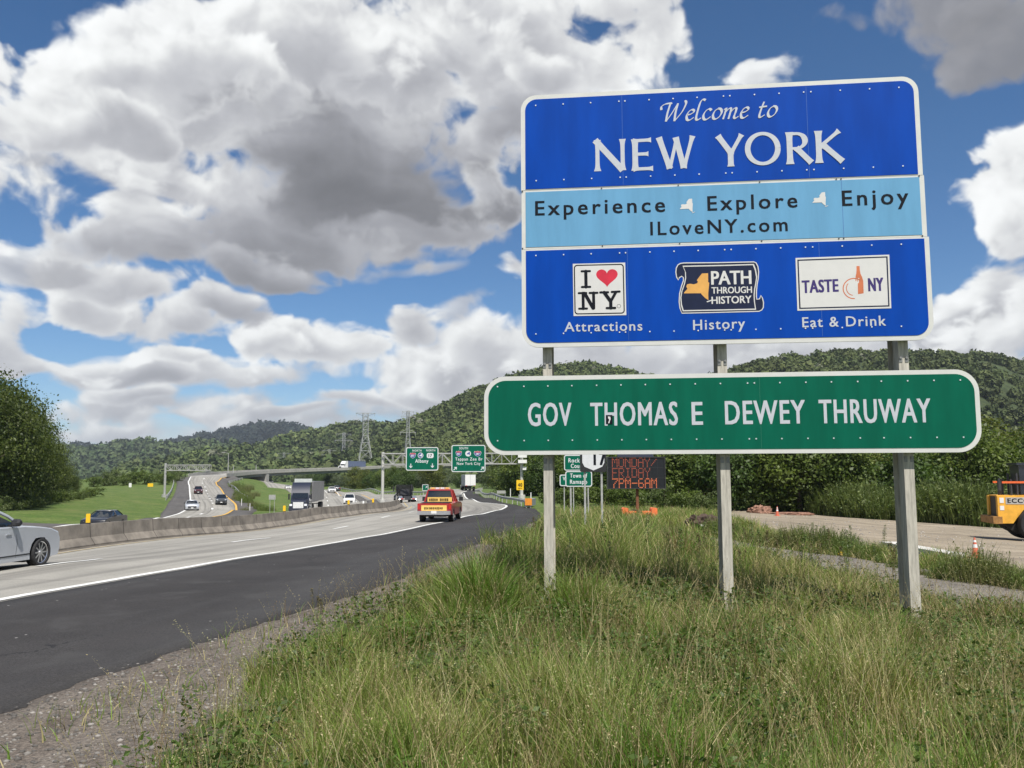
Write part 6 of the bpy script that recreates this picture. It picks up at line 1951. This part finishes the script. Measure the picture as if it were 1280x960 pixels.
def truss(parent, x0, x1, z0, z1_, depth, bays, y0=0.0):
    """box truss between x0 and x1: chords are parts, the lattice is one part"""
    for y in (y0, y0 + depth):
        for z in (z0, z1_):
            mb = MB(); bar((x0, y, z), (x1, y, z), 0.075, mb, 6); mb.build('chord', galv, parent)
    mb = MB(); xs = np.linspace(x0, x1, bays + 1)
    for i in range(bays):
        a, b = xs[i], xs[i + 1]
        for y in (y0, y0 + depth):
            bar((a, y, z0 if i % 2 else z1_), (b, y, z1_ if i % 2 else z0), 0.045, mb); bar((b, y, z0), (b, y, z1_), 0.04, mb)
        for z in (z0, z1_):
            bar((a, y0, z), (b, y0 + depth, z), 0.035, mb)
    mb.build('lattice', galv, parent)


GYY = 110.0
pl, pr_ = at(478, 566, GYY), at(652, 566, GYY)
zl = z1(pl.x, pl.y); gz = lambda px, py: at(px, py, GYY).z - zl
gan = thing('sign_gantry', 'grey steel gantry spanning the highway and carrying two green signs', 'gantry', (pl.x, pl.y, zl))
span = pr_.x - pl.x
for x in (0.0, span):
    zb = z1(pl.x + x, GYY) - zl
    mb = MB(); mb.tube([(x, 0.5, zb - 0.3), (x, 0.5, gz(478, 566) + 0.1)], 0.19, 12); mb.cyl((x, 0.5, zb + 0.2), (0, 0, 1), 0.45, 0.9, 14); mb.build('column', mat('pale_steel', (0.55, 0.54, 0.50), 0.5, 0.2, 0.08), gan)
truss(gan, 0.0, span, gz(478, 580.5), gz(478, 567.2), 1.1, 14)
mb = MB()
for dz, w in ((0.15, 1.1), (-0.55, 1.1)): mb.box((span + 0.1, -0.3, gz(478, 572) + dz), (w, 0.5, 0.42))
mb.build('camera_box', white_paint, gan)
mb = MB(); mb.box((span + 0.35, 0.0, gz(478, 586)), (0.45, 0.4, 0.4)); mb.build('junction_box', white_paint, gan)

yellow_sheet = mat('yellow_sheeting', (0.80, 0.50, 0.015), 0.45, 0, 0.04)
sblue = mat('shield_blue', (0.015, 0.04, 0.24), 0.5); sred = mat('shield_red', (0.45, 0.02, 0.04), 0.5)


def flat_sign(name, label, cat, px0, py0, px1, py1, Y, face_m, rim=0.09, radius=0.18, group=None, posts=None, yaw=0.0, ground_y=None):
    """a sheet sign facing the road: returns its root and a picture-to-sheet map"""
    a, b = at(px0, py1, Y), at(px1, py0, Y); cx = (a.x + b.x) / 2; zb = a.z
    base = zb if posts is None else z1(cx, Y)
    t = thing(name, label, cat, (cx, Y, base), yaw, group)
    W = b.x - a.x; H = b.z - a.z; dz = zb - base
    mb = MB(); mb.prism(rrect(-W / 2, dz, W / 2, dz + H, radius, n=5), 0.0, 0.03)
    if rim:
        mb.prism(rrect(-W / 2 + rim, dz + rim, W / 2 - rim, dz + H - rim, radius * 0.7, n=5), -0.004, -0.0005, 1)
    sheet = mb.build('panel', [sign_white if rim else face_m, face_m], t)
    for x in posts or ():
        pz = z1(cx + x, Y) - base
        mb = MB(); mb.box((x, 0.07, (pz - 0.3 + dz + H - 0.05) / 2), (0.06, 0.06, dz + H - 0.05 - pz + 0.3)); mb.build('post', galv, t)

    def loc(px, py):
        q = at(px, py, Y); return q.x - cx, q.z - base
    return t, sheet, loc


def sign_text(sheet, loc, s, x0, y0, x1, cap, m=sign_white, bold=0.022, space=1.16, yd=-0.006, name='lettering'):
    """word between picture columns x0..x1, baseline at picture row y0, cap height in picture pixels"""
    a = loc(x0, y0); b = loc(x1, y0); h = loc(x0, y0 - cap)[1] - a[1]; mb = MB()
    put_text(mb, s, a[0], a[1], b[0], b[1], h, yd, 0, bold, space)
    return mb.build(name, m, sheet)


def disc(mb, c, r, y, m=0, n=18, sx=1.0):
    mb.flat([(c[0] + r * sx * math.cos(t), c[1] + r * math.sin(t)) for t in np.linspace(0, 2 * math.pi, n, endpoint=False)], [tuple(range(n))], y, m)


SHIELD = [(-1, 0.55), (-0.75, 0.9), (-0.4, 0.75), (0, 0.95), (0.4, 0.75), (0.75, 0.9), (1, 0.55), (1.0, 0.1), (0.7, -0.6), (0, -1.0), (-0.7, -0.6), (-1.0, 0.1)]


def interstate(sheet, loc, px, py, r, num, wide=1.0):
    c = loc(px, py); k = loc(px + r, py)[0] - c[0]; mb = MB()
    mb.flat([(c[0] + x * k * wide * 1.1, c[1] + z * k * 1.1) for x, z in SHIELD], [tuple(range(12))], -0.0055, 0)
    mb.flat([(c[0] + x * k * wide, c[1] + z * k) for x, z in SHIELD], [tuple(range(12))], -0.0060, 1)
    mb.flat([(c[0] + x * k * wide, c[1] + z * k) for x, z in SHIELD[:7] + [(1, 0.40), (-1, 0.40)]], [tuple(range(9))], -0.0065, 2)
    o = mb.build('route_shield', [sign_white, sblue, sred], sheet)
    mb = MB(); put_text(mb, num, c[0] - k * 0.62 * wide, c[1] - k * 0.45, c[0] + k * 0.62 * wide, c[1] - k * 0.45, k * 0.72, -0.0072, 0, 0.05)
    mb.build('route_number', sign_white, sheet)


def arrow(sheet, loc, px, py, r, ang):
    c = loc(px, py); k = loc(px + r, py)[0] - c[0]; mb = MB(); a = R(ang); ca, sa = math.cos(a), math.sin(a)
    pts = [(0, -1.0), (-0.75, -0.15), (-0.55, 0.05), (-0.16, -0.38), (-0.16, 0.95), (0.16, 0.95), (0.16, -0.38), (0.55, 0.05), (0.75, -0.15)]
    mb.flat([(c[0] + k * (x * ca - z * sa), c[1] + k * (x * sa + z * ca)) for x, z in pts], [tuple(range(9))], -0.006)
    mb.build('arrow', sign_white, sheet)


SY = GYY - 0.35
t, sh, lc = flat_sign('overhead_sign', 'green overhead sign for Albany with two down arrows, left of the pair on the gantry', 'road sign', 507.3, 559, 548.0, 588.2, SY, green_sign, 0.10, 0.25)
sign_text(sh, lc, 'NORTH', 515.5, 564.4, 527, 2.4); sign_text(sh, lc, 'NORTH', 532.8, 564.2, 544, 2.4); sign_text(sh, lc, 'Albany', 519, 578.3, 535.5, 4.3, bold=0.03)
interstate(sh, lc, 516, 569.3, 3.4, '87'); arrow(sh, lc, 513.5, 582.3, 2.9, 0); arrow(sh, lc, 540.5, 582.0, 2.9, 0)
mb = MB(); disc(mb, lc(525.7, 569.3), lc(529, 0)[0] - lc(525.7, 0)[0], -0.0055, 0); disc(mb, lc(525.7, 569.3), lc(528.4, 0)[0] - lc(525.7, 0)[0], -0.006, 1)
c = lc(525.9, 569.3); mb.flat([(c[0] + (a - 330) * 0.0012, c[1] - (b - 420) * 0.0012) for a, b in STATE], [tuple(range(len(STATE)))], -0.0066, 0); mb.build('thruway_emblem', [sign_white, sblue], sh)
mb = MB(); a, b = lc(533.5, 572.6), lc(542, 566.2); mb.flat(rrect(a[0], a[1], b[0], b[1], 0.2, n=5), [tuple(range(24))], -0.0055); mb.build('route_shield', sign_white, sh); sign_text(sh, lc, '17', 535.6, 571.2, 540, 3.5, ink, 0.05, yd=-0.0062, name='route_number')

t, sh, lc = flat_sign('overhead_sign', 'green overhead sign for New York City with slanted arrows, right one on the gantry', 'road sign', 564.3, 556.2, 606.8, 590, SY, green_sign, 0.10, 0.25)
sign_text(sh, lc, 'SOUTH', 574, 561.6, 585, 2.8); sign_text(sh, lc, 'Tappan Zee Br', 569, 575.6, 603, 3.7, bold=0.02, space=1.2); sign_text(sh, lc, 'New York City', 571, 581.1, 600.5, 3.4, bold=0.02, space=1.2)
interstate(sh, lc, 573.5, 567, 3.4, '87'); interstate(sh, lc, 597, 567, 3.3, '287', 1.25); arrow(sh, lc, 569, 585.7, 2.9, 135); arrow(sh, lc, 603, 585.4, 2.9, 135)
mb = MB(); disc(mb, lc(585.2, 567), lc(588.6, 0)[0] - lc(585.2, 0)[0], -0.0055, 0); c = lc(585.4, 567); mb.flat([(c[0] + (a - 330) * 0.0012, c[1] - (b - 420) * 0.0012) for a, b in STATE], [tuple(range(len(STATE)))], -0.0066, 1); mb.build('thruway_emblem', [sign_white, sblue], sh)

# far gantry arm over the ramp
FY = 166.0
pb = on(206.5, FY); top = at(206.5, 579, FY).z - pb.z
fg = thing('far_gantry', 'grey cantilever sign arm without signs beside the curved ramp', 'gantry', pb)
mb = MB(); mb.tube([(0, 0, -0.3), (0, 0, top)], 0.22, 12); mb.cyl((0, 0, 0.15), (0, 0, 1), 0.5, 0.7, 12); mb.build('column', galv, fg)
truss(fg, 0.25, at(263, 585, FY).x - pb.x, at(230, 588.2, FY).z - pb.z, at(230, 581.4, FY).z - pb.z, 0.9, 10, -0.45)


# ------------------------------------------------------------------ signs on posts beside the exit
t, sh, lc = flat_sign('route_marker', 'black sign with a white route 17 shield on two posts, below the long green sign', 'road sign', 725.2, 556.5, 757.6, 590, 27.0, black_plastic, 0, 0.05, posts=(-0.26, 0.26))
mb = MB(); SH17 = [(-0.86, -0.30), (-0.86, 0.55), (-0.60, 0.80), (0.60, 0.80), (0.86, 0.55), (0.86, -0.30), (0.70, -0.62), (0.0, -0.92), (-0.70, -0.62)]
c = lc(741.6, 573.3); k = lc(757.6, 573)[0] - c[0]
mb.flat([(c[0] + x * k, c[1] + z * k) for x, z in SH17], [tuple(range(9))], -0.006); mb.build('shield', sign_white, sh)
mb = MB(); cp_ = k * 0.95; zz = lc(741, 581.2)[1]
put_text(mb, '17', lc(734.3, 0)[0], zz, lc(748.8, 0)[0], zz, cp_, -0.0075, 0, 0.055, 1.25); mb.build('route_number', ink, sh)

t, sh, lc = flat_sign('county_sign', 'upper green county sign on posts, partly hidden by the route 17 shield', 'road sign', 705.2, 568.6, 742, 588.2, 50.0, green_sign, 0.05, 0.12, posts=(-0.50, 0.52))
sign_text(sh, lc, 'Rockland', 710.5, 578, 736.5, 5.2, bold=0.03); sign_text(sh, lc, 'County', 713.5, 585, 733, 5.2, bold=0.03)
t, sh, lc = flat_sign('town_sign', 'lower green sign reading Town of Ramapo on posts below the county sign', 'road sign', 706.8, 588.8, 740, 608.4, 47.0, green_sign, 0.05, 0.12, posts=(-0.42, 0.50))
sign_text(sh, lc, 'Town of', 712.5, 597, 734, 5.0, bold=0.03); sign_text(sh, lc, 'Ramapo', 712.5, 604.6, 734, 5.0, bold=0.03)
t, sh, lc = flat_sign('village_sign', 'small green sign half hidden behind the left edge of the town sign', 'road sign', 699.6, 593.2, 722, 607.6, 55.0, green_sign, 0.06, 0.12, posts=(-0.28, 0.30))
sign_text(sh, lc, 'Village', 703.5, 600.5, 718.5, 4.4, bold=0.03)

t, sh, lc = flat_sign('speed_plate', 'yellow 40 mph advisory plate on a post behind the guardrail', 'road sign', 645.6, 600, 654.6, 612.6, 95.0, yellow_sheet, 0, 0.06, posts=(0.0,))
sign_text(sh, lc, '40', 647.3, 608.4, 652.9, 4.4, ink, 0.05, yd=-0.004); sign_text(sh, lc, 'MPH', 647.8, 611.2, 652.4, 1.5, ink, 0.05, yd=-0.004)
t, sh, lc = flat_sign('exit_sign', 'small green sign on two legs in the gore left of the red pickup', 'road sign', 527.8, 605.6, 535.4, 613.4, 150.0, green_sign, 0.08, 0.1, posts=(-0.35, 0.35))
arrow(sh, lc, 533, 609, 1.6, 135)
t, sh, lc = flat_sign('grey_sign', 'small grey sign seen from behind, standing beyond the guardrail', 'road sign', 621.2, 613.2, 632, 617.0, 125.0, galv, 0, 0.03, posts=(-0.55, 0.55))
t, sh, lc = flat_sign('yellow_sign', 'small yellow sign at the far end of the mown field', 'road sign', 184.5, 604.2, 191.5, 608.4, 215.0, yellow_sheet, 0, 0.05, posts=(0.0,))
t, sh, lc = flat_sign('white_sign', 'small white sign at the far end of the mown field, left of the yellow one', 'road sign', 161, 603.8, 164.5, 609, 212.0, white_paint, 0, 0.05, posts=(0.0,))
t, sh, lc = flat_sign('grey_sign', 'grey sign back on two posts in the grass left of the black semi truck', 'road sign', 336, 618.5, 344.5, 624.5, 120.0, galv, 0, 0.03, posts=(-0.30, 0.30))
for px, Y, lab in ((663.5, 100, 'white delineator post behind the guardrail, right of the yellow plate'), (638, 118, 'white delineator post behind the guardrail, left of the yellow plate'), (303, 150, 'white delineator post in the grass between the ramp and the highway'), (313.5, 132, 'nearest white delineator post in the grass beside the curved ramp')):
    p = on(px, Y); t = thing('delineator', lab, 'post', p, 0, 'white delineator posts')
    mb = MB(); mb.box((0, 0, 0.55), (0.10, 0.03, 1.2)); mb.build('blade', white_paint, t)
    mb = MB(); mb.box((0, -0.018, 1.02), (0.08, 0.008, 0.16)); mb.build('reflector', sign_white, t)

# crash cushion at the guardrail's near end
p = on(661.5, 79.0)
t = thing('crash_cushion', 'grey guardrail end cushion with an orange striped nose beside the shoulder', 'barrier', p, R(-8))
mb = MB()
for k_ in range(5): mb.box((-0.25 - k_ * 0.02, 0.9 + k_ * 1.1, 0.42), (0.5, 1.02, 0.62))
mb.build('bay', mat('blue_grey_steel', (0.30, 0.34, 0.40), 0.5, 0.4, 0.1), t)
mb = MB(); mb.box((-0.1, 0.2, 0.55), (0.62, 0.12, 0.62)); mb.build('nose', mat('orange_sheeting', (0.75, 0.27, 0.03), 0.5), t)
mb = MB(); mb.box((-0.3, 0.25, 0.1), (0.06, 0.06, 0.5)); mb.box((0.1, 0.25, 0.1), (0.06, 0.06, 0.5)); mb.build('leg', galv, t)

# ------------------------------------------------------------------ message board on its orange trailer
VY = 48.0
pb = on(797, VY); base = pb.z
vm = thing('message_board', 'dark electronic message board on a post above a small orange trailer', 'message sign', pb)
vx = lambda px: at(px, 590, VY).x - pb.x
vz = lambda py: at(797, py, VY).z - base
x0, x1, z0, z1_ = vx(759.5), vx(831.3), vz(610.5), vz(571.5)
board = mat('board_black', (0.010, 0.011, 0.014), 0.35)
mb = MB(); mb.box(((x0 + x1) / 2, 0.12, (z0 + z1_) / 2), (x1 - x0, 0.2, z1_ - z0)); pan = mb.build('panel', board, vm)
fr_m = mat('board_frame', (0.03, 0.03, 0.033), 0.5)
mb = MB()
for x in (x0, x1): mb.box((x, 0.1, (z0 + z1_) / 2), (0.05, 0.26, z1_ - z0 + 0.05))
for z in (z0, z1_): mb.box(((x0 + x1) / 2, 0.1, z), (x1 - x0 - 0.06, 0.255, 0.05))
for i in (1, 2): mb.box(((x0 + x1) / 2, 0.013, z0 + (z1_ - z0) * i / 3), (x1 - x0 - 0.07, 0.006, 0.02))
for i in range(1, 8): mb.box((x0 + (x1 - x0) * i / 8, 0.0145, (z0 + z1_) / 2), (0.012, 0.004, z1_ - z0 - 0.07))
mb.build('frame', fr_m, pan)
DOT = {'M': '10001 11011 10101 10101 10001 10001 10001', 'O': '01110 10001 10001 10001 10001 10001 01110', 'N': '10001 11001 10101 10011 10001 10001 10001', 'D': '11110 10001 10001 10001 10001 10001 11110',
       'A': '01110 10001 10001 11111 10001 10001 10001', 'Y': '10001 10001 01010 00100 00100 00100 00100', '/': '00000 00001 00010 00100 01000 10000 00000', 'F': '11111 10000 10000 11110 10000 10000 10000',
       'R': '11110 10001 10001 11110 10100 10010 10001', 'I': '01110 00100 00100 00100 00100 00100 01110', '7': '11111 00001 00010 00100 01000 01000 01000', 'P': '11110 10001 10001 11110 10000 10000 10000', '-': '00000 00000 00000 11111 00000 00000 00000', '6': '01110 10000 10000 11110 10001 10001 01110'}
led = [mat('led_dim', (0.20, 0.05, 0.03), 0.5, emit=((1.0, 0.20, 0.10), 0.13)), mat('led_bright', (0.30, 0.08, 0.03), 0.5, emit=((1.0, 0.24, 0.09), 0.38))]
ch_w = (x1 - x0) / 9.0
for row, (txt, m_) in enumerate((('MONDAY/', 0), ('FRIDAY', 0), ('7PM-6AM', 1))):
    for i, ch in enumerate(txt):
        mb = MB(); zc = z1_ - (z1_ - z0) * (row + 0.5) / 3; xc = x0 + 0.22 + ch_w * (i + 0.5) * 1.02
        for r_, bits in enumerate(DOT[ch].split()):
            for c_, b in enumerate(bits):
                if b == '1': mb.box((xc + (c_ - 2) * 0.064, 0.012, zc + (3 - r_) * 0.078), (0.046, 0.012, 0.052))
        mb.build('lit_character', led[m_], pan)
mb = MB(); mb.box((0, 0.6, vz(570.5)), (2.0, 1.1, 0.06), rot=Matrix.Rotation(R(18), 3, 'X')); mb.build('solar_panel', mat('solar_cell', (0.012, 0.013, 0.02), 0.4), vm)
rust = mat('rusty_steel', (0.16, 0.065, 0.03), 0.8, 0.1, 0.3)
mb = MB(); mb.box((0, 0.28, vz(612) / 2 + 0.35), (0.14, 0.14, vz(612) - 0.4)); mb.build('mast', rust, vm)
ob = mat('orange_trailer', (0.80, 0.19, 0.06), 0.5, 0, 0.08)
tx0, tx1 = vx(778.5), vx(819); zt0, zt1 = vz(647.5), vz(639)
mb = MB(); mb.box(((tx0 + tx1) / 2, 0.2, (zt0 + zt1) / 2), (tx1 - tx0 - 0.35, 0.5, zt1 - zt0)); mb.build('trailer_deck', ob, vm)
for xx in (tx0 + 0.10, tx1 - 0.10):
    mb = MB(); mb.prism([(xx - 0.16, zt0), (xx - 0.16, zt1 + 0.14), (xx - 0.08, zt1 + 0.2), (xx + 0.16, zt1 + 0.16), (xx + 0.16, zt0)], -0.1, 0.6); mb.build('mudguard', ob, vm)
    mb = MB(); mb.cyl((xx, 0.3, max(0.30, zt0 - 0.05)), (1, 0, 0), 0.30, 0.2, 16); mb.build('wheel', black_rubber, vm)
for xx in (vx(788.5), vx(811.5)):
    mb = MB(); mb.cyl((xx, -0.06, (zt0 + zt1) / 2), (0, 1, 0), 0.075, 0.05, 12); mb.build('tail_light', mat('dark_red_lens', (0.10, 0.012, 0.008), 0.3), vm)
mb = MB(); mb.box((0, 0.5, 0.45), (0.12, 3.2, 0.1)); mb.build('drawbar', rust, vm)


# ------------------------------------------------------------------ transmission towers, light poles
def pylon(label, px, ytop, Y, base_y, arms, W):
    q = at(px, base_y, Y); H = at(px, ytop, Y).z - q.z
    t = thing('transmission_tower', label, 'pylon', q, 0.3, 'lattice transmission towers')
    steel = mat('pylon_steel', (0.36, 0.37, 0.36), 0.6, 0.2); r = H * 0.0045
    wb, wt = W / 2, W * 0.16; zw = H * 0.62
    lv = [0, 0.2, 0.36, 0.5, 0.62, 0.72, 0.82, 0.92, 1.0]
    hw = lambda f: wb + (wt - wb) * min(1, f / 0.62)
    mb = MB()
    for sx in (-1, 1):
        for sy in (-1, 1):
            mb.tube([(sx * hw(f), sy * hw(f), H * f) for f in lv], r, 4)
    mb.build('leg_frame', steel, t)
    mb = MB()
    for a, b in zip(lv[:-1], lv[1:]):
        for sx, sy in ((1, 0), (0, 1)):
            for s in (-1, 1):
                p = lambda k, f: (k * hw(f), s * hw(f), H * f) if sx else (s * hw(f), k * hw(f), H * f)
                bar(p(-1, a), p(1, b), r * 0.6, mb, 3); bar(p(1, a), p(-1, b), r * 0.6, mb, 3); bar(p(-1, b), p(1, b), r * 0.6, mb, 3)
    mb.build('bracing', steel, t)
    for f, w in arms:
        mb = MB()
        for s in (-1, 1):
            bar((s * w / 2, 0, H * f), (0, wt, H * f), r * 0.9, mb, 4); bar((s * w / 2, 0, H * f), (0, -wt, H * f), r * 0.9, mb, 4); bar((s * w / 2, 0, H * f), (0, 0, H * (f + (-0.06 if f > 0.95 else 0.06))), r * 0.8, mb, 4)
            bar((s * w * 0.46, 0, H * f), (s * w * 0.46, 0, H * (f - 0.05)), r * 0.8, mb, 4)
        mb.build('cross_arm', steel, t)
    return t


pylon('tall lattice power pylon rising behind the overpass and the white truck', 456, 516.5, 700, 590, ((1.0, 16), (0.88, 15)), 13)
pylon('lattice power pylon directly above the overhead Albany sign', 509.5, 513.5, 640, 585, ((0.985, 9), (0.90, 11), (0.62, 12)), 6)
pylon('faint lattice power pylon on the hillside left of the tall one', 429, 541, 1150, 590, ((0.97, 20), (0.80, 24)), 11)
pylon('faint lattice power pylon far down the hillside above the overpass pier', 354.5, 566, 900, 592, ((0.95, 14), (0.75, 16)), 6)
pylon('faint lattice power pylon on the hillside above the middle of the overpass', 411, 562, 980, 592, ((0.95, 16), (0.78, 18)), 7)

for px, ytop, Y, lab in ((285, 566.5, 318, 'lamp post at the top of the curved ramp where the overpass begins'), (320, 581, 338, 'short post standing on the overpass parapet left of the pier'), (291.5, 582, 322, 'short post standing near the start of the overpass')):
    k = int(np.argmin(np.abs(dk[:, 1] - Y))); p = Vector(dk[max(k, 0)]); p = Vector((at(px, 590, p.y).x, p.y, p.z))
    h = at(px, ytop, p.y).z - p.z
    t = thing('lamp_post', lab, 'lamp post', p)
    mb = MB(); mb.tube([(0, 0, -0.6), (0, 0, h)], [0.16, 0.10], 8); mb.build('pole', galv, t)
    if ytop < 570:
        mb = MB(); mb.tube([(0, 0, h - 0.1), (-1.6, 0, h + 0.3)], 0.06, 6); mb.box((-1.9, 0, h + 0.3), (0.9, 0.4, 0.2)); mb.build('lamp_arm', galv, t)

# ------------------------------------------------------------------ things lying about the dirt lot
def cone(label, p, h, lean=0.0):
    t = thing('traffic_cone', label, 'cone', p); t.rotation_euler = (lean, 0, 0.4)
    mb = MB(); mb.box((0, 0, 0.02), (h * 0.5, h * 0.5, 0.04)); mb.build('base', mat('cone_orange', (0.55, 0.13, 0.07), 0.5, 0, 0.12), t)
    mb = MB(); mb.tube([(0, 0, 0.03), (0, 0, h)], [h * 0.19, h * 0.035], 14); c = mb.build('body', MATS['cone_orange'], t, True)
    for a, b in ((0.52, 0.68), (0.78, 0.88)):
        mb = MB(); rr_ = lambda f: h * (0.19 + (0.035 - 0.19) * f) + 0.004
        mb.tube([(0, 0, h * a), (0, 0, h * b)], [rr_(a), rr_(b)], 14); mb.build('white_band', white_paint, c, True)


cone('orange and white traffic cone standing in weeds near the right edge', ground(1219.5, 698), 0.70)
cone('red and white traffic cone at the back of the dirt lot beside the rubble', ground(971.5, 645), 0.74, 0.05)


def heap(name, label, cat, p, w, d, h, m, seed):
    rg = np.random.default_rng(seed); bm = bmesh.new(); bmesh.ops.create_icosphere(bm, subdivisions=4, radius=1.0)
    for v in bm.verts:
        n = fbm2(np.array([v.co.x * 2.2 + seed], np.float32), np.array([v.co.y * 2.2 + v.co.z], np.float32), 4, 0.6, seed)[0]
        z = max(v.co.z, -0.12); k = 1 + 0.22 * n + 0.05 * rg.normal()
        v.co = Vector((v.co.x * w / 2 * k, v.co.y * d / 2 * k, (z ** 0.9 if z > 0 else z) * h * k))
    me = bpy.data.meshes.new(name); bm.to_mesh(me); bm.free(); me.materials.append(m)
    o = bpy.data.objects.new(name, me); COL.objects.link(o); o.location = p
    return tag(o, label, cat)


heap('dirt_mound', 'dark brown heap of soil in the grass beside the middle sign post', 'mound', ground(879, 661), 1.75, 1.4, 0.62, mat('dark_soil', (0.075, 0.05, 0.036), 0.95, 0, 0.35, 8, 1.0, 30), 2)
heap('rubble_heap', 'reddish heap of rubble at the back left of the dirt lot', 'mound', ground(950, 641.5), 2.0, 1.6, 0.62, mat('red_rubble', (0.23, 0.125, 0.085), 0.95, 0, 0.45, 7, 1.0, 25), 3)
heap('dirt_ridge', 'low reddish ridge of dirt right of the rubble heap', 'mound', ground(988, 643.5), 3.6, 1.3, 0.22, MATS['red_rubble'], 6)
heap('broken_concrete', 'scattered pale lumps of broken concrete at the back of the dirt lot', 'rubble', ground(1036, 642), 2.2, 1.0, 0.28, mat('pale_rubble', (0.42, 0.40, 0.36), 0.9, 0, 0.3, 6, 1.0, 20), 8)
a, b = ground(1111, 688.5), ground(1196, 704)
d = (b - a); L_ = math.hypot(d.x, d.y)
t = tag(MB().box((0, 0, 0.12), (L_, 0.55, 0.40)).build('concrete_slab', mat('pale_slab', (0.56, 0.54, 0.50), 0.8, 0, 0.1)), 'pale concrete slab lying along the near edge of the dirt lot behind the right post', 'slab')
t.location = (a + b) / 2; t.rotation_euler = (0, 0, math.atan2(d.y, d.x))
for px, py, s, m_, lab in ((991.5, 684, 0.20, off_white, 'crumpled white litter at the edge of the stony track'), (961, 682.5, 0.10, off_white, 'small white scrap on the stony track left of the larger litter'), (1011, 689, 0.11, off_white, 'small white scrap at the track edge right of the larger litter'), (1052, 695, 0.20, yellow_sheet, 'yellow scrap lying at the edge of the stony track'), (877.5, 657, 0.12, off_white, 'white scrap lying on the dark soil heap')):
    p = ground(px, py) + Vector((0, 0, 0.05))
    if py == 657: p = at(877.5, 657, ground(879, 661).y - 0.68)
    bm = bmesh.new(); bmesh.ops.create_icosphere(bm, subdivisions=2, radius=1.0)
    rg = random.Random(int(px))
    for v in bm.verts: v.co = Vector((v.co.x * s * 0.7, v.co.y * s * 0.5, v.co.z * s * 0.45)) * rg.uniform(0.65, 1.2)
    me = bpy.data.meshes.new('litter'); bm.to_mesh(me); bm.free(); me.materials.append(m_)
    o = bpy.data.objects.new('litter', me); COL.objects.link(o); o.location = p; tag(o, lab, 'litter')

# ------------------------------------------------------------------ the air: pale haze that fades the far hills
hz = bpy.data.materials.new('haze_air'); hz.use_nodes = True
ht = hz.node_tree
for n in list(ht.nodes): ht.nodes.remove(n)
pv = ht.nodes.new('ShaderNodeVolumePrincipled'); ho = ht.nodes.new('ShaderNodeOutputMaterial')
pv.inputs['Color'].default_value = (0.80, 0.90, 1.0, 1); pv.inputs['Density'].default_value = 0.000085; pv.inputs['Anisotropy'].default_value = 0.2
ht.links.new(pv.outputs[0], ho.inputs['Volume'])
mb = MB(); mb.box((0, 3500, 130), (17000, 9400, 292))
tag(mb.build('haze', hz), kind='stuff')
